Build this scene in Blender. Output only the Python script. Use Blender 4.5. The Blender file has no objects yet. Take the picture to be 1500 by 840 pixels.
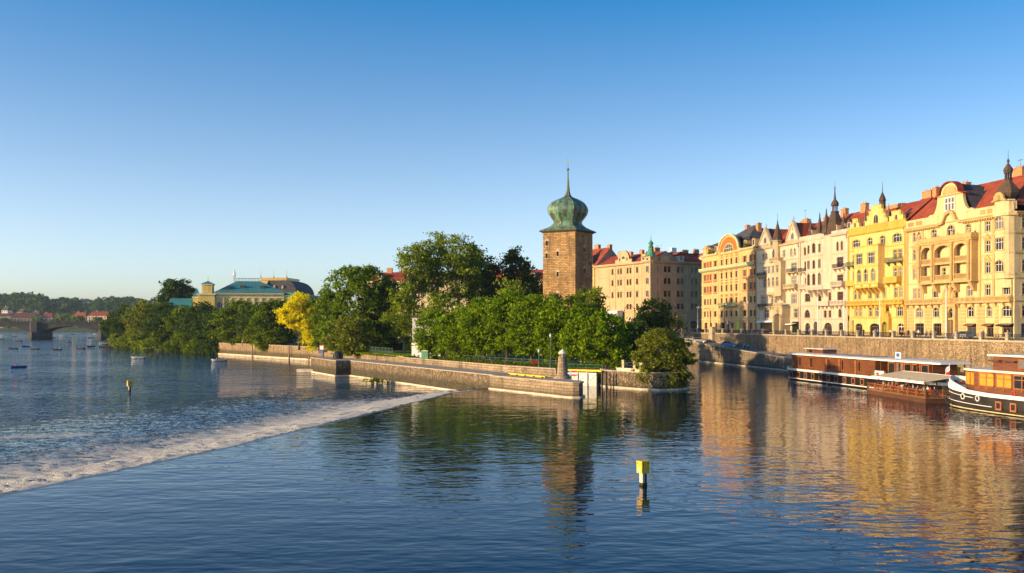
import bpy, math, random
import numpy as np
from mathutils import Vector, Matrix
R = math.radians
C = bpy.context.scene.collection
rnd = random.Random(7)
# ------------------------------------------------------------------ view geometry (metres; camera at the origin, 10 m above the river)
FPX, CXP, HZP, EYE = 1400.0, 750.0, 474.0, 10.0
STREET = 7.1
def at(px, py, Y):
    return Vector(((px-CXP)/FPX*Y, Y, EYE-(py-HZP)/FPX*Y))
def on(px, py, z=0.0):
    Y = (EYE-z)*FPX/(py-HZP)
    return Vector(((px-CXP)/FPX*Y, Y, z))
def line_s(px, s):            # point on an embankment-parallel line  X + .179 Y = s
    k = (px-CXP)/FPX
    Y = s/(k+.179)
    return Vector((k*Y, Y, 0))
EDIR = Vector((.179, -1, 0)).normalized()       # along the embankment, towards the camera
EROT = math.atan2(EDIR.y, EDIR.x)

# ------------------------------------------------------------------ objects
def tag(o, label=None, cat=None, group=None, kind=None):
    if label: o['label'] = label
    if cat: o['category'] = cat
    if group: o['group'] = group
    if kind: o['kind'] = kind
    return o
def empty(name, loc=(0, 0, 0), rz=0, label=None, cat=None, group=None):
    o = bpy.data.objects.new(name, None); C.objects.link(o)
    o.location = loc; o.rotation_euler = (0, 0, rz); o.empty_display_size = .5
    return tag(o, label, cat, group)
def link_mesh(name, me, parent=None, M=None):
    o = bpy.data.objects.new(name, me); C.objects.link(o)
    if parent is not None: o.parent = parent
    if M is not None: o.matrix_local = M
    return o
def kids(o): return list(o.children)
def copy_tree(o, parent=None):
    c = o.copy(); C.objects.link(c)
    if parent is not None: c.parent = parent
    for ch in kids(o): copy_tree(ch, c)
    return c

class MB:
    def __init__(s): s.v = []; s.f = []; s.m = []
    def add(s, vs, fs, mi=0):
        b = len(s.v); s.v.extend([tuple(p) for p in vs])
        for f in fs: s.f.append(tuple(b+i for i in f)); s.m.append(mi)
    def quad(s, a, b, c, d, mi=0): s.add([a, b, c, d], [(0, 1, 2, 3)], mi)
    def box(s, x0, y0, z0, x1, y1, z1, mi=0):
        v = [(x0,y0,z0),(x1,y0,z0),(x1,y1,z0),(x0,y1,z0),(x0,y0,z1),(x1,y0,z1),(x1,y1,z1),(x0,y1,z1)]
        s.add(v, [(0,3,2,1),(4,5,6,7),(0,1,5,4),(1,2,6,5),(2,3,7,6),(3,0,4,7)], mi)
    def obox(s, c, u, l, w, h, mi=0):     # oriented box: base centre c, direction u, length, width, height
        c = Vector(c); u = Vector((u[0], u[1], 0)).normalized(); n = Vector((-u.y, u.x, 0)); z = Vector((0, 0, h))
        p = [c-u*l/2-n*w/2, c+u*l/2-n*w/2, c+u*l/2+n*w/2, c-u*l/2+n*w/2]
        s.add(p+[q+z for q in p], [(0,3,2,1),(4,5,6,7),(0,1,5,4),(1,2,6,5),(2,3,7,6),(3,0,4,7)], mi)
    def prism(s, poly, z0, z1, mi=0, mtop=None):       # xy polygon, extruded up
        n = len(poly)
        zz0 = z0 if hasattr(z0, '__len__') else [z0]*n
        zz1 = z1 if hasattr(z1, '__len__') else [z1]*n
        v = [(p[0], p[1], z) for p, z in zip(poly, zz0)]+[(p[0], p[1], z) for p, z in zip(poly, zz1)]
        s.add(v, [(i, (i+1) % n, n+(i+1) % n, n+i) for i in range(n)]+[tuple(range(n-1, -1, -1))], mi)
        s.add(v[n:], [tuple(range(n))], mi if mtop is None else mtop)
    def ext(s, poly, y0, y1, mi=0):                    # xz polygon, extruded along y
        n = len(poly)
        v = [(p[0], y0, p[1]) for p in poly]+[(p[0], y1, p[1]) for p in poly]
        s.add(v, [(i, (i+1) % n, n+(i+1) % n, n+i) for i in range(n)]+[tuple(range(n-1, -1, -1)), tuple(range(n, 2*n))], mi)
    def extx(s, poly, x0, x1, mi=0, mend=None):        # yz polygon, extruded along x
        n = len(poly)
        v = [(x0, p[0], p[1]) for p in poly]+[(x1, p[0], p[1]) for p in poly]
        s.add(v, [(i, (i+1) % n, n+(i+1) % n, n+i) for i in range(n)], mi)
        s.add(v, [tuple(range(n-1, -1, -1)), tuple(range(n, 2*n))], mi if mend is None else mend)
    def tube(s, p, q, r0, r1=None, n=8, mi=0):
        r1 = r0 if r1 is None else r1
        p = Vector(p); q = Vector(q); d = (q-p)
        if d.length < 1e-6: return
        d.normalize(); a = d.orthogonal().normalized(); b = d.cross(a)
        v = []
        for c, r in ((p, r0), (q, r1)):
            for i in range(n):
                t = 2*math.pi*i/n; v.append(c+(a*math.cos(t)+b*math.sin(t))*r)
        s.add(v, [(i, (i+1) % n, n+(i+1) % n, n+i) for i in range(n)]+[tuple(range(n-1, -1, -1)), tuple(range(n, 2*n))], mi)
    def path(s, pts, rs, n=8, mi=0):
        for i in range(len(pts)-1):
            s.tube(pts[i], pts[i+1], rs[i] if hasattr(rs, '__len__') else rs, rs[i+1] if hasattr(rs, '__len__') else rs, n, mi)
    def lathe(s, prof, cx=0, cy=0, n=12, rot=0, mi=0):
        b = []
        for r, z in prof:
            b.append([(cx+r*math.cos(rot+2*math.pi*i/n), cy+r*math.sin(rot+2*math.pi*i/n), z) for i in range(n)])
        v = [p for ring in b for p in ring]; f = []
        for k in range(len(prof)-1):
            for i in range(n):
                f.append((k*n+i, k*n+(i+1) % n, (k+1)*n+(i+1) % n, (k+1)*n+i))
        f.append(tuple(range(n-1, -1, -1))); f.append(tuple(range((len(prof)-1)*n, len(prof)*n)))
        s.add(v, f, mi)
    def ball(s, c, r, n=8, mi=0, sz=1.0):
        s.lathe([(max(.001, r*math.sin(math.pi*k/6)), c[2]-r*sz*math.cos(math.pi*k/6)) for k in range(7)], c[0], c[1], n, 0, mi)
    def mesh(s, name, mats, smooth=False, M=None):
        me = bpy.data.meshes.new(name)
        v = s.v if M is None else [tuple(M @ Vector(p)) for p in s.v]
        me.from_pydata(v, [], s.f)
        for m in (mats if isinstance(mats, (list, tuple)) else [mats]): me.materials.append(m)
        me.polygons.foreach_set('material_index', s.m)
        if smooth: me.polygons.foreach_set('use_smooth', [True]*len(s.f))
        me.update(); return me
    def build(s, name, mats, parent=None, smooth=False, M=None):
        return link_mesh(name, s.mesh(name, mats, smooth, M), parent)

def vnoise(x, y, seed=0):
    x = np.asarray(x, float); y = np.asarray(y, float)
    xi = np.floor(x).astype(np.int64); yi = np.floor(y).astype(np.int64); xf = x-xi; yf = y-yi
    def h(a, b):
        n = (a*374761393+b*668265263+seed*1442695041) & 0x7fffffff
        n = ((n ^ (n >> 13))*1274126177) & 0x7fffffff
        return ((n ^ (n >> 16)) & 0xffff)/65535.0
    u = xf*xf*(3-2*xf); w = yf*yf*(3-2*yf)
    return (h(xi, yi)*(1-u)+h(xi+1, yi)*u)*(1-w)+(h(xi, yi+1)*(1-u)+h(xi+1, yi+1)*u)*w

# ------------------------------------------------------------------ materials
MATS = {}
class NT:
    def __init__(s, name):
        s.mat = bpy.data.materials.new(name); s.mat.use_nodes = True
        s.nt = s.mat.node_tree; s.nt.nodes.clear()
        s.out = s.nt.nodes.new('ShaderNodeOutputMaterial')
    def n(s, typ, **kw):
        nd = s.nt.nodes.new(typ)
        for k, v in kw.items(): setattr(nd, k, v)
        return nd
    def l(s, a, b): s.nt.links.new(a, b)
    def pos(s, scale=(1, 1, 1), rot=(0, 0, 0), kind='Object'):
        tc = s.n('ShaderNodeTexCoord'); mp = s.n('ShaderNodeMapping')
        mp.inputs['Scale'].default_value = scale; mp.inputs['Rotation'].default_value = rot
        if kind == 'World':
            g = s.n('ShaderNodeNewGeometry'); s.l(g.outputs['Position'], mp.inputs['Vector'])
        else: s.l(tc.outputs[kind], mp.inputs['Vector'])
        return mp.outputs['Vector']
    def noise(s, vec, scale, detail=4, rough=.55):
        nd = s.n('ShaderNodeTexNoise'); nd.inputs['Scale'].default_value = scale
        nd.inputs['Detail'].default_value = detail; nd.inputs['Roughness'].default_value = rough
        s.l(vec, nd.inputs['Vector']); return nd.outputs['Fac']
    def ramp(s, fac, stops):
        r = s.n('ShaderNodeValToRGB'); e = r.color_ramp.elements
        while len(e) < len(stops): e.new(.5)
        for q, (p, c) in zip(e, stops):
            q.position = p; q.color = (c[0], c[1], c[2], 1) if hasattr(c, '__len__') else (c, c, c, 1)
        s.l(fac, r.inputs['Fac']); return r.outputs['Color']
    def mix(s, fac, a, b, blend='MIX'):
        m = s.n('ShaderNodeMix', data_type='RGBA', blend_type=blend)
        for sock, v in ((m.inputs['Factor'], fac), (m.inputs[6], a), (m.inputs[7], b)):
            if hasattr(v, 'is_linked') or hasattr(v, 'links'): s.l(v, sock)
            elif hasattr(v, '__len__'): sock.default_value = (v[0], v[1], v[2], 1)
            else: sock.default_value = v
        return m.outputs[2]
    def math(s, op, a, b=0.0, clamp=False):
        m = s.n('ShaderNodeMath', operation=op); m.use_clamp = clamp
        for sock, v in ((m.inputs[0], a), (m.inputs[1], b)):
            if hasattr(v, 'links'): s.l(v, sock)
            else: sock.default_value = v
        return m.outputs[0]
    def bsdf(s, color, rough=.8, bump=None, bd=.05, metal=0, spec=.3):
        b = s.n('ShaderNodeBsdfPrincipled')
        if hasattr(color, 'links'): s.l(color, b.inputs['Base Color'])
        else: b.inputs['Base Color'].default_value = (*color, 1)
        if hasattr(rough, 'links'): s.l(rough, b.inputs['Roughness'])
        else: b.inputs['Roughness'].default_value = rough
        b.inputs['Metallic'].default_value = metal; b.inputs['Specular IOR Level'].default_value = spec
        if bump is not None:
            bp = s.n('ShaderNodeBump'); bp.inputs['Distance'].default_value = bd; bp.inputs['Strength'].default_value = 1
            s.l(bump, bp.inputs['Height']); s.l(bp.outputs['Normal'], b.inputs['Normal'])
        return b
    def done(s, sh):
        s.l(sh.outputs[0] if hasattr(sh, 'outputs') else sh, s.out.inputs['Surface']); return s.mat

def sc(c, k): return tuple(min(1, max(0, q*k)) for q in c)
def plain(name, col, rough=.7, var=.25, scale=1.2, metal=0, spec=.3, bd=.01):
    if name in MATS: return MATS[name]
    t = NT(name); v = t.pos()
    f = t.noise(v, scale, 5)
    c = t.ramp(f, [(.3, sc(col, 1-var)), (.7, sc(col, 1+var))])
    MATS[name] = t.done(t.bsdf(c, rough, t.noise(v, scale*6, 3), bd, metal, spec)); return MATS[name]
def plaster(name, col, grime=.75):
    t = NT(name); v = t.pos()
    big = t.noise(v, .22, 4); fine = t.noise(v, 2.5, 6, .65)
    streak = t.noise(t.pos((1.6, 1.6, .12)), 1.0, 5, .6)
    c = t.ramp(big, [(.3, sc(col, .82)), (.7, sc(col, 1.08))])
    c = t.mix(t.math('MULTIPLY', t.ramp(fine, [(.4, 0.), (.7, 1.)]), .45), c, sc(col, .62))
    c = t.mix(t.math('MULTIPLY', t.ramp(streak, [(.50, 0.), (.68, 1.)]), grime), c, sc((col[0]*.9, col[1]*.85, col[2]*.8), .6))
    MATS[name] = t.done(t.bsdf(c, .88, fine, .03)); return MATS[name]
def masonry(name, c1, c2, mortar, bw, bh, msize=.03, wall=True, offset=.5):
    """squared stone blocks laid in courses; coordinates from the face's own direction, so it wraps any vertical wall"""
    t = NT(name); g = t.n('ShaderNodeNewGeometry'); sp = t.n('ShaderNodeSeparateXYZ'); t.l(g.outputs['Position'], sp.inputs[0])
    sn = t.n('ShaderNodeSeparateXYZ'); t.l(g.outputs['True Normal'], sn.inputs[0])
    # horizontal run along the wall = x*(-ny) + y*nx
    run = t.math('SUBTRACT', t.math('MULTIPLY', sp.outputs[1], sn.outputs[0]), t.math('MULTIPLY', sp.outputs[0], sn.outputs[1]))
    cb = t.n('ShaderNodeCombineXYZ'); t.l(run, cb.inputs[0]); t.l(sp.outputs[2], cb.inputs[1])
    wob = t.n('ShaderNodeTexNoise'); wob.inputs['Scale'].default_value = .9; t.l(cb.outputs[0], wob.inputs['Vector'])
    mx = t.n('ShaderNodeMix', data_type='VECTOR'); mx.inputs[0].default_value = .06
    t.l(cb.outputs[0], mx.inputs[4])
    ad = t.n('ShaderNodeVectorMath', operation='ADD'); t.l(cb.outputs[0], ad.inputs[0]); t.l(wob.outputs['Color'], ad.inputs[1]); t.l(ad.outputs[0], mx.inputs[5])
    b = t.n('ShaderNodeTexBrick'); b.offset = offset
    b.inputs['Scale'].default_value = 1; b.inputs['Brick Width'].default_value = bw; b.inputs['Row Height'].default_value = bh
    b.inputs['Mortar Size'].default_value = msize; b.inputs['Mortar Smooth'].default_value = .3; b.inputs['Bias'].default_value = -.1
    b.inputs['Color1'].default_value = (*c1, 1); b.inputs['Color2'].default_value = (*c2, 1); b.inputs['Mortar'].default_value = (*mortar, 1)
    t.l(mx.outputs[1], b.inputs['Vector'])
    v = t.pos(kind='World'); n1 = t.noise(v, .25, 5, .6); n2 = t.noise(v, 3.0, 6, .7)
    c = t.mix(.75, b.outputs['Color'], t.ramp(n1, [(.25, .45), (.75, 1.35)]), 'MULTIPLY')
    c = t.mix(.65, c, t.ramp(n2, [(.3, .45), (.7, 1.4)]), 'MULTIPLY')
    c = wet(t, c, sp.outputs[2], n1, n2)
    h = t.math('ADD', t.math('MULTIPLY', b.outputs['Fac'], -.8), n2)
    MATS[name] = t.done(t.bsdf(c, .92, h, .08)); return MATS[name]
def wet(t, c, z, n1, n2):
    k = t.math('ADD', t.math('MULTIPLY', z, -1.1), t.math('ADD', t.math('MULTIPLY', n1, 1.1), t.math('MULTIPLY', n2, .7)), False)
    return t.mix(t.math('MULTIPLY', t.math('ADD', k, .25, True), .75), t.mix(t.math('MULTIPLY', t.ramp(t.noise(t.pos((1.1, 1.1, .10), kind='World'), 1, 5, .65), [(.48, 0.), (.66, 1.)]), .55), c, (.06, .05, .035)), (.040, .038, .020))
def rubble(name, c1, c2, scale=1.4, mortar=(.22, .17, .12)):
    t = NT(name); v = t.pos(kind='World')
    vo = t.n('ShaderNodeTexVoronoi'); vo.inputs['Scale'].default_value = scale; vo.inputs['Randomness'].default_value = .9; t.l(v, vo.inputs['Vector'])
    ve = t.n('ShaderNodeTexVoronoi', feature='DISTANCE_TO_EDGE'); ve.inputs['Scale'].default_value = scale; ve.inputs['Randomness'].default_value = .9; t.l(v, ve.inputs['Vector'])
    sx = t.n('ShaderNodeSeparateColor'); t.l(vo.outputs['Color'], sx.inputs[0])
    c = t.ramp(sx.outputs[0], [(.1, sc(c1, .75)), (.45, c1), (.9, c2)])
    n1 = t.noise(v, .3, 5, .6); n2 = t.noise(v, 4, 5, .7)
    edge = t.ramp(ve.outputs['Distance'], [(.0, 1.), (.09, 0.)])
    c = t.mix(t.math('MULTIPLY', edge, .6), c, mortar)
    c = t.mix(.7, c, t.ramp(n1, [(.25, .55), (.75, 1.3)]), 'MULTIPLY')
    c = t.mix(.6, c, t.ramp(n2, [(.3, .5), (.7, 1.35)]), 'MULTIPLY')
    g = t.n('ShaderNodeSeparateXYZ'); t.l(v, g.inputs[0]); c = wet(t, c, g.outputs[2], n1, n2)
    MATS[name] = t.done(t.bsdf(c, .93, t.math('SUBTRACT', n2, edge), .1)); return MATS[name]
def roof_tiles(name, col, course=.35):
    t = NT(name); v = t.pos()
    w = t.n('ShaderNodeTexWave', wave_type='BANDS', bands_direction='Z'); w.inputs['Scale'].default_value = 1/course*.5; w.inputs['Distortion'].default_value = .6
    t.l(v, w.inputs['Vector'])
    n1 = t.noise(v, .5, 5, .65); n2 = t.noise(v, 5, 4, .7)
    c = t.ramp(n1, [(.25, sc(col, .6)), (.55, col), (.8, sc(col, 1.3))])
    c = t.mix(.6, c, t.ramp(n2, [(.3, .55), (.7, 1.35)]), 'MULTIPLY')
    MATS[name] = t.done(t.bsdf(c, .85, w.outputs['Fac'], .05)); return MATS[name]
def wood(name, col):
    t = NT(name); v = t.pos((.5, .5, 7))
    n1 = t.noise(v, 1.2, 6, .65); n2 = t.noise(t.pos(), .5, 3)
    c = t.ramp(n1, [(.25, sc(col, .5)), (.5, col), (.8, sc(col, 1.5))])
    c = t.mix(.5, c, t.ramp(n2, [(.3, .6), (.7, 1.3)]), 'MULTIPLY')
    MATS[name] = t.done(t.bsdf(c, .4, n1, .01, 0, .5)); return MATS[name]
def leafmat(name, dark, light, trans=.4):
    t = NT(name); g = t.n('ShaderNodeNewGeometry')
    c = t.ramp(g.outputs['Random Per Island'], [(0., dark), (.55, tuple((a+b)/2 for a, b in zip(dark, light))), (1., light)])
    big = t.noise(t.pos(), .35, 3)
    c = t.mix(.5, c, t.ramp(big, [(.3, .65), (.7, 1.35)]), 'MULTIPLY')
    d = t.bsdf(c, .6, spec=.12); tr = t.n('ShaderNodeBsdfTranslucent')
    ct = t.mix(1.0, c, (1.25, 1.35, .55), 'MULTIPLY'); t.l(ct, tr.inputs['Color'])
    m = t.n('ShaderNodeMixShader'); m.inputs[0].default_value = trans
    t.l(d.outputs[0], m.inputs[1]); t.l(tr.outputs[0], m.inputs[2])
    MATS[name] = t.done(m); return MATS[name]
def glassmat(name, dark, pale, cut=.7):
    t = NT(name); oi = t.n('ShaderNodeObjectInfo')
    c = t.ramp(oi.outputs['Random'], [(0., dark), (cut-.02, sc(dark, 1.8)), (cut+.02, pale), (1., sc(pale, .75))])
    v = t.pos()
    b = t.bsdf(c, t.ramp(oi.outputs['Random'], [(0., .04), (.9, .2)]), t.noise(v, .6, 2), .03, 0, .55)
    MATS[name] = t.done(b); return MATS[name]

def water(name, A, deep=(.006, .018, .028), scale_x=.55, fine=1.0, rough=.03):
    """river surface: crossing wave trains as bump; lengths are metres"""
    t = NT(name)
    v1 = t.pos((scale_x*.30, .34, 1), (0, 0, R(8)), 'World'); v2 = t.pos((scale_x*1.1, 1.25, 1), (0, 0, R(-14)), 'World'); v3 = t.pos((2.2, 3.6, 1), (0, 0, R(20)), 'World')
    patch = t.noise(t.pos((.018, .03, 1), (0, 0, R(10)), 'World'), 1, 3)
    gain = t.ramp(patch, [(.3, .55), (.7, 1.25)])
    n1 = t.noise(v1, 1, 3, .5); n2 = t.noise(v2, 1, 3, .5); n3 = t.noise(v3, 1, 2, .5)
    h = t.math('ADD', t.math('MULTIPLY', n1, A[0]), t.math('ADD', t.math('MULTIPLY', n2, A[1]), t.math('MULTIPLY', n3, A[2]*fine)))
    h = t.math('MULTIPLY', h, gain)
    b = t.bsdf(deep, rough, h, 1.0, 0, .5); b.inputs['IOR'].default_value = 1.333
    MATS[name] = t.done(b); return MATS[name]

m_stone = rubble('rubble_stone', (.36, .25, .14), (.44, .32, .19), 2.6, (.27, .19, .11))
m_pier = masonry('pier_stone', (.30, .22, .14), (.40, .30, .20), (.16, .12, .08), 1.3, .42, .03)
m_pierrub = rubble('pier_rubble', (.20, .145, .09), (.36, .27, .17), 2.6, (.17, .125, .08))
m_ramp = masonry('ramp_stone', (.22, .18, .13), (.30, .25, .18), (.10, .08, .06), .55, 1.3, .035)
m_cop = plain('coping_stone', (.38, .31, .22), .85, .3, 1.5)
m_ledge = plain('pale_ledge', (.60, .50, .36), .8, .3, .8)
m_pave = plain('paving', (.24, .21, .18), .9, .25, .8)
m_asph = plain('asphalt', (.055, .053, .05), .9, .3, .6)
m_kerb = plain('kerb', (.3, .28, .25), .85, .2)
m_paint = plain('road_paint', (.75, .74, .7), .6, .1)
m_soil = plain('ground_soil', (.10, .10, .05), .95, .4, .3)
m_lawn = plain('lawn_turf', (.055, .10, .02), .95, .45, 1.5)
m_towerst = masonry('tower_stone', (.46, .29, .125), (.29, .165, .065), (.09, .055, .03), 1.15, .46, .035)
m_lintel = plain('pale_lintel', (.36, .29, .2), .85)
m_iron = plain('dark_iron', (.025, .027, .03), .5, .2, 3, .3)
m_metal = plain('pale_metal', (.5, .5, .48), .45, .15, 2, .3)
m_white = plain('white_paint', (.72, .70, .66), .5, .12)
m_black = plain('black_paint', (.013, .013, .015), .35, .4, .8, 0, .5)
m_yellow = plain('yellow_paint', (.75, .50, .015), .5, .15)
m_orangepost = plain('amber_paint', (.72, .36, .02), .5, .15)
m_red = plain('red_paint', (.55, .03, .025), .5, .12)
m_blue = plain('blue_paint', (.03, .10, .35), .5, .12)
m_green = plain('green_paint', (.05, .22, .11), .55, .15)
m_woodr = wood('varnished_wood', (.15, .052, .020))
m_woodo = wood('orange_wood', (.32, .11, .03))
m_woodd = wood('dark_wood', (.10, .045, .022))
m_deck = wood('deck_boards', (.30, .2, .11))
m_canvas = plain('awning_canvas', (.62, .47, .27), .8, .15)
m_roofsheet = plain('roof_sheet', (.66, .60, .50), .55, .2, .5)
m_solar = plain('blue_panel', (.05, .10, .26), .25, .2, .7, .1, .6)
m_amber = plain('amber_blind', (.56, .24, .025), .6, .15)
m_bark = plain('bark', (.10, .075, .05), .95, .4, 3, 0, .1, .03)
m_barkpale = plain('pale_bark', (.26, .21, .15), .95, .35, 3, 0, .1, .03)
m_glass = glassmat('window_glass', (.010, .013, .017), (.15, .14, .13), .80)
m_glassd = glassmat('dark_glass', (.012, .013, .015), (.05, .06, .07), .8)
m_copper = None
def copper():
    t = NT('patina_copper'); v = t.pos()
    n1 = t.noise(t.pos((.9, .9, .22)), .8, 6, .7); n2 = t.noise(v, 2.2, 5, .7)
    c = t.ramp(n1, [(.32, (.045, .042, .028)), (.44, (.09, .09, .055)), (.52, (.11, .21, .14)), (.68, (.20, .40, .28))])
    c = t.mix(.6, c, t.ramp(n2, [(.3, .5), (.7, 1.3)]), 'MULTIPLY')
    return t.done(t.bsdf(c, .6, n2, .03, .15, .4))
m_copper = copper()
m_teal = roof_tiles('teal_copper_roof', (.05, .23, .22), .8)
m_slate = roof_tiles('slate_roof', (.075, .07, .075), .3)
m_darkmetal = roof_tiles('bronze_roof', (.10, .065, .045), .3)
m_redroof = roof_tiles('red_tile_roof', (.29, .058, .025), .35)
m_redroof2 = roof_tiles('deep_red_tile_roof', (.27, .045, .022), .35)
m_chim = plain('chimney_brick', (.40, .2, .09), .9, .3, 2)
m_gold = plain('gilding', (.50, .34, .1), .4, .2, 1, .4)
m_wframe = plain('white_frame', (.55, .52, .46), .5, .1)
m_bframe = plain('brown_frame', (.16, .08, .04), .5, .2)
m_stucco_side = plaster('firewall_plaster', (.38, .27, .17))
L_bright = leafmat('leaves_bright', (.042, .078, .001), (.29, .41, .006), .55)
L_mid = leafmat('leaves_mid', (.034, .062, .003), (.19, .26, .012), .5)
L_dark = leafmat('leaves_dark', (.016, .040, .007), (.085, .14, .020), .4)
L_olive = leafmat('leaves_olive', (.070, .085, .008), (.29, .31, .036), .5)
L_poplar = leafmat('leaves_poplar', (.070, .100, .005), (.30, .37, .024), .5)
L_yellow = leafmat('leaves_yellow', (.46, .38, .002), (.88, .78, .010), .5)
L_willow = leafmat('leaves_willow', (.050, .085, .004), (.24, .34, .016), .5)
def worn_paint():
    t = NT('worn_yellow_paint'); v = t.pos(); n1 = t.noise(v, 3.5, 6, .7); n2 = t.noise(t.pos((6, 6, .8)), 1, 5, .6)
    c = t.mix(t.ramp(n1, [(.58, 0.), (.66, 1.)]), (.72, .47, .015), (.50, .30, .03)); c = t.mix(t.math('MULTIPLY', t.ramp(n2, [(.56, 0.), (.68, 1.)]), .7), c, (.16, .07, .02))
    return t.done(t.bsdf(c, .55, n1, .01))
m_yellowworn = worn_paint()
# ------------------------------------------------------------------ facades
def arc_pts(u0, u1, vs, h, n=10):
    c = (u0+u1)/2; r = (u1-u0)/2
    return [(c+r*math.cos(math.pi*(1-i/n)), vs+h*math.sin(math.pi*(1-i/n))) for i in range(n+1)]
class Fac:
    """one street front: local x along the front (left to right), y into the house, z up"""
    cache = {}
    def __init__(s, P0, P1, z0, root=None, name='townhouse', label=None, cat='building', group=None, wallmat=None, trim=None, frame=None, z_root=None):
        s.P0 = Vector((P0[0], P0[1], 0)); s.P1 = Vector((P1[0], P1[1], 0)); s.z0 = z0
        s.u = (s.P1-s.P0).normalized(); s.P0 += s.u*.012; s.P1 -= s.u*.012; s.W = (s.P1-s.P0).length
        mw = Matrix.Translation((s.P0.x, s.P0.y, z0)) @ Matrix.Rotation(math.atan2(s.u.y, s.u.x), 4, 'Z')
        if root is None:
            s.root = empty(name, (s.P0.x, s.P0.y, z0), math.atan2(s.u.y, s.u.x), label, cat, group); s.rw = mw
        else: s.root, s.rw = root.root, root.rw
        s.M = s.rw.inverted() @ mw
        s.ops = []; s.wallmat = wallmat; s.trim = trim; s.frame = frame or m_wframe
        s.mb = MB(); s.tb = MB()
    def U(s, px):
        k = (px-CXP)/FPX
        return (k*s.P0.y-s.P0.x)/(s.u.x-k*s.u.y)
    def V(s, px, py):
        Y = s.P0.y+s.u.y*s.U(px); return EYE-(py-HZP)/FPX*Y-s.z0
    # -- windows
    def winmesh(s, w, h, arch, nm, tr, sur, key):
        k = (round(w, 1), round(h, 1), arch, nm, tr, sur, key)
        if k in Fac.cache: return Fac.cache[k]
        b = MB(); t = .075
        b.box(0, .16, 0, t, .24, h, 0); b.box(w-t, .16, 0, w, .24, h, 0); b.box(t, .16, 0, w-t, .24, t, 0); b.box(t, .16, h-t, w-t, .24, h, 0)
        for i in range(nm):
            x = w*(i+1)/(nm+1); b.box(x-.045, .15, t, x+.045, .235, h-t, 0)
        if tr: b.box(t, .145, h*tr-.05, w-t, .232, h*tr+.05, 0)
        if sur:
            e = .16*sur
            b.box(-.12-e, -.14, -.2, w+.12+e, .0, -.02, 1)                         # sill
            if not arch:
                b.box(-e, -.07, -.02, -.005, .0, h+.005, 1); b.box(w+.005, -.07, -.02, w+e, .0, h+.005, 1)
                b.box(-e-.05, -.1, h+.005, w+e+.05, .0, h+.22*sur, 1)
                if sur > 1.2: b.box(-e-.15, -.26, h+.22*sur, w+e+.15, .0, h+.22*sur+.13, 1)
            else:
                vs = h-w/2*arch
                b.box(-e, -.07, -.02, -.005, .0, vs, 1); b.box(w+.005, -.07, -.02, w+e, .0, vs, 1)
                o = arc_pts(-e, w+e, vs, w/2*arch+e, 10); i_ = arc_pts(-.005, w+.005, vs, w/2*arch+.005, 10)
                for q in range(10): b.ext([o[q], o[q+1], i_[q+1], i_[q]], -.08, 0, 1)
                b.box(w/2-.13, -.14, h-.02, w/2+.13, -.0, h+.3, 1)
        me = b.mesh('window', [s.frame, s.trim])
        p = MB(); p.quad((.02, .225, .02), (w-.02, .225, .02), (w-.02, .225, h-.02), (.02, .225, h-.02))
        pm = p.mesh('pane', m_glass)
        Fac.cache[k] = (me, pm); return me, pm
    def win(s, u0, u1, v0, v1, arch=0, nm=1, tr=.66, sur=1.0, y=0, ops=None, name='window', parent=None):
        w, h = u1-u0, v1-v0
        me, pm = s.winmesh(w, h, arch, nm, tr, sur, s.root.name)
        o = link_mesh(name, me, s.root, s.M @ Matrix.Translation((u0, y, v0)))
        link_mesh('pane', pm, o)
        (s.ops if ops is None else ops).append((u0, u1, v0, v1, arch)); return o
    def winp(s, a, b, v, **k): return s.win(s.U(a), s.U(b), v[0], v[1], **k)
    def plane(s, b, u0, u1, v0, v1, y, ops, mi=0, dep=.3, back=True):
        us = sorted(set([u0, u1]+[q for o in ops for q in o[:2]])); vs = sorted(set([v0, v1]+[q for o in ops for q in o[2:4]]))
        for j in range(len(vs)-1):
            start = None
            for i in range(len(us)-1):
                cu, cv = (us[i]+us[i+1])/2, (vs[j]+vs[j+1])/2
                hole = any(o[0] < cu < o[1] and o[2] < cv < o[3] for o in ops)
                if not hole and start is None: start = us[i]
                if start is not None and (hole or i == len(us)-2):
                    e = us[i] if hole else us[i+1]
                    b.quad((start, y, vs[j]), (e, y, vs[j]), (e, y, vs[j+1]), (start, y, vs[j+1]), mi); start = None
        for o in ops:
            a, c, d, e = o[:4]
            b.quad((a, y, d), (a, y+dep, d), (a, y+dep, e), (a, y, e), mi); b.quad((c, y, d), (c, y, e), (c, y+dep, e), (c, y+dep, d), mi)
            b.quad((a, y, d), (c, y, d), (c, y+dep, d), (a, y+dep, d), mi); b.quad((a, y, e), (a, y+dep, e), (c, y+dep, e), (c, y, e), mi)
            if o[4]:
                h = (c-a)/2*o[4]; pts = arc_pts(a, c, e-h, h, 12); m = 6
                b.ext([(a, e)]+[(p[0], p[1]) for p in pts[:m+1]], y+.002, y+.27, mi); b.ext([(c, e)]+[(p[0], p[1]) for p in reversed(pts[m:])], y+.002, y+.27, mi)
    def band(s, v, h, d, u0=0, u1=None, b=None, y=0):
        u1 = s.W if u1 is None else u1
        (s.tb if b is None else b).box(u0, y-d, v, u1, y-.002, v+h)
    def part(s, mb, name, mats, parent=None, smooth=False):
        if parent is None: return mb.build(name, mats, s.root, smooth, s.M)
        return mb.build(name, mats, parent, smooth, s.M @ Matrix())
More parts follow.
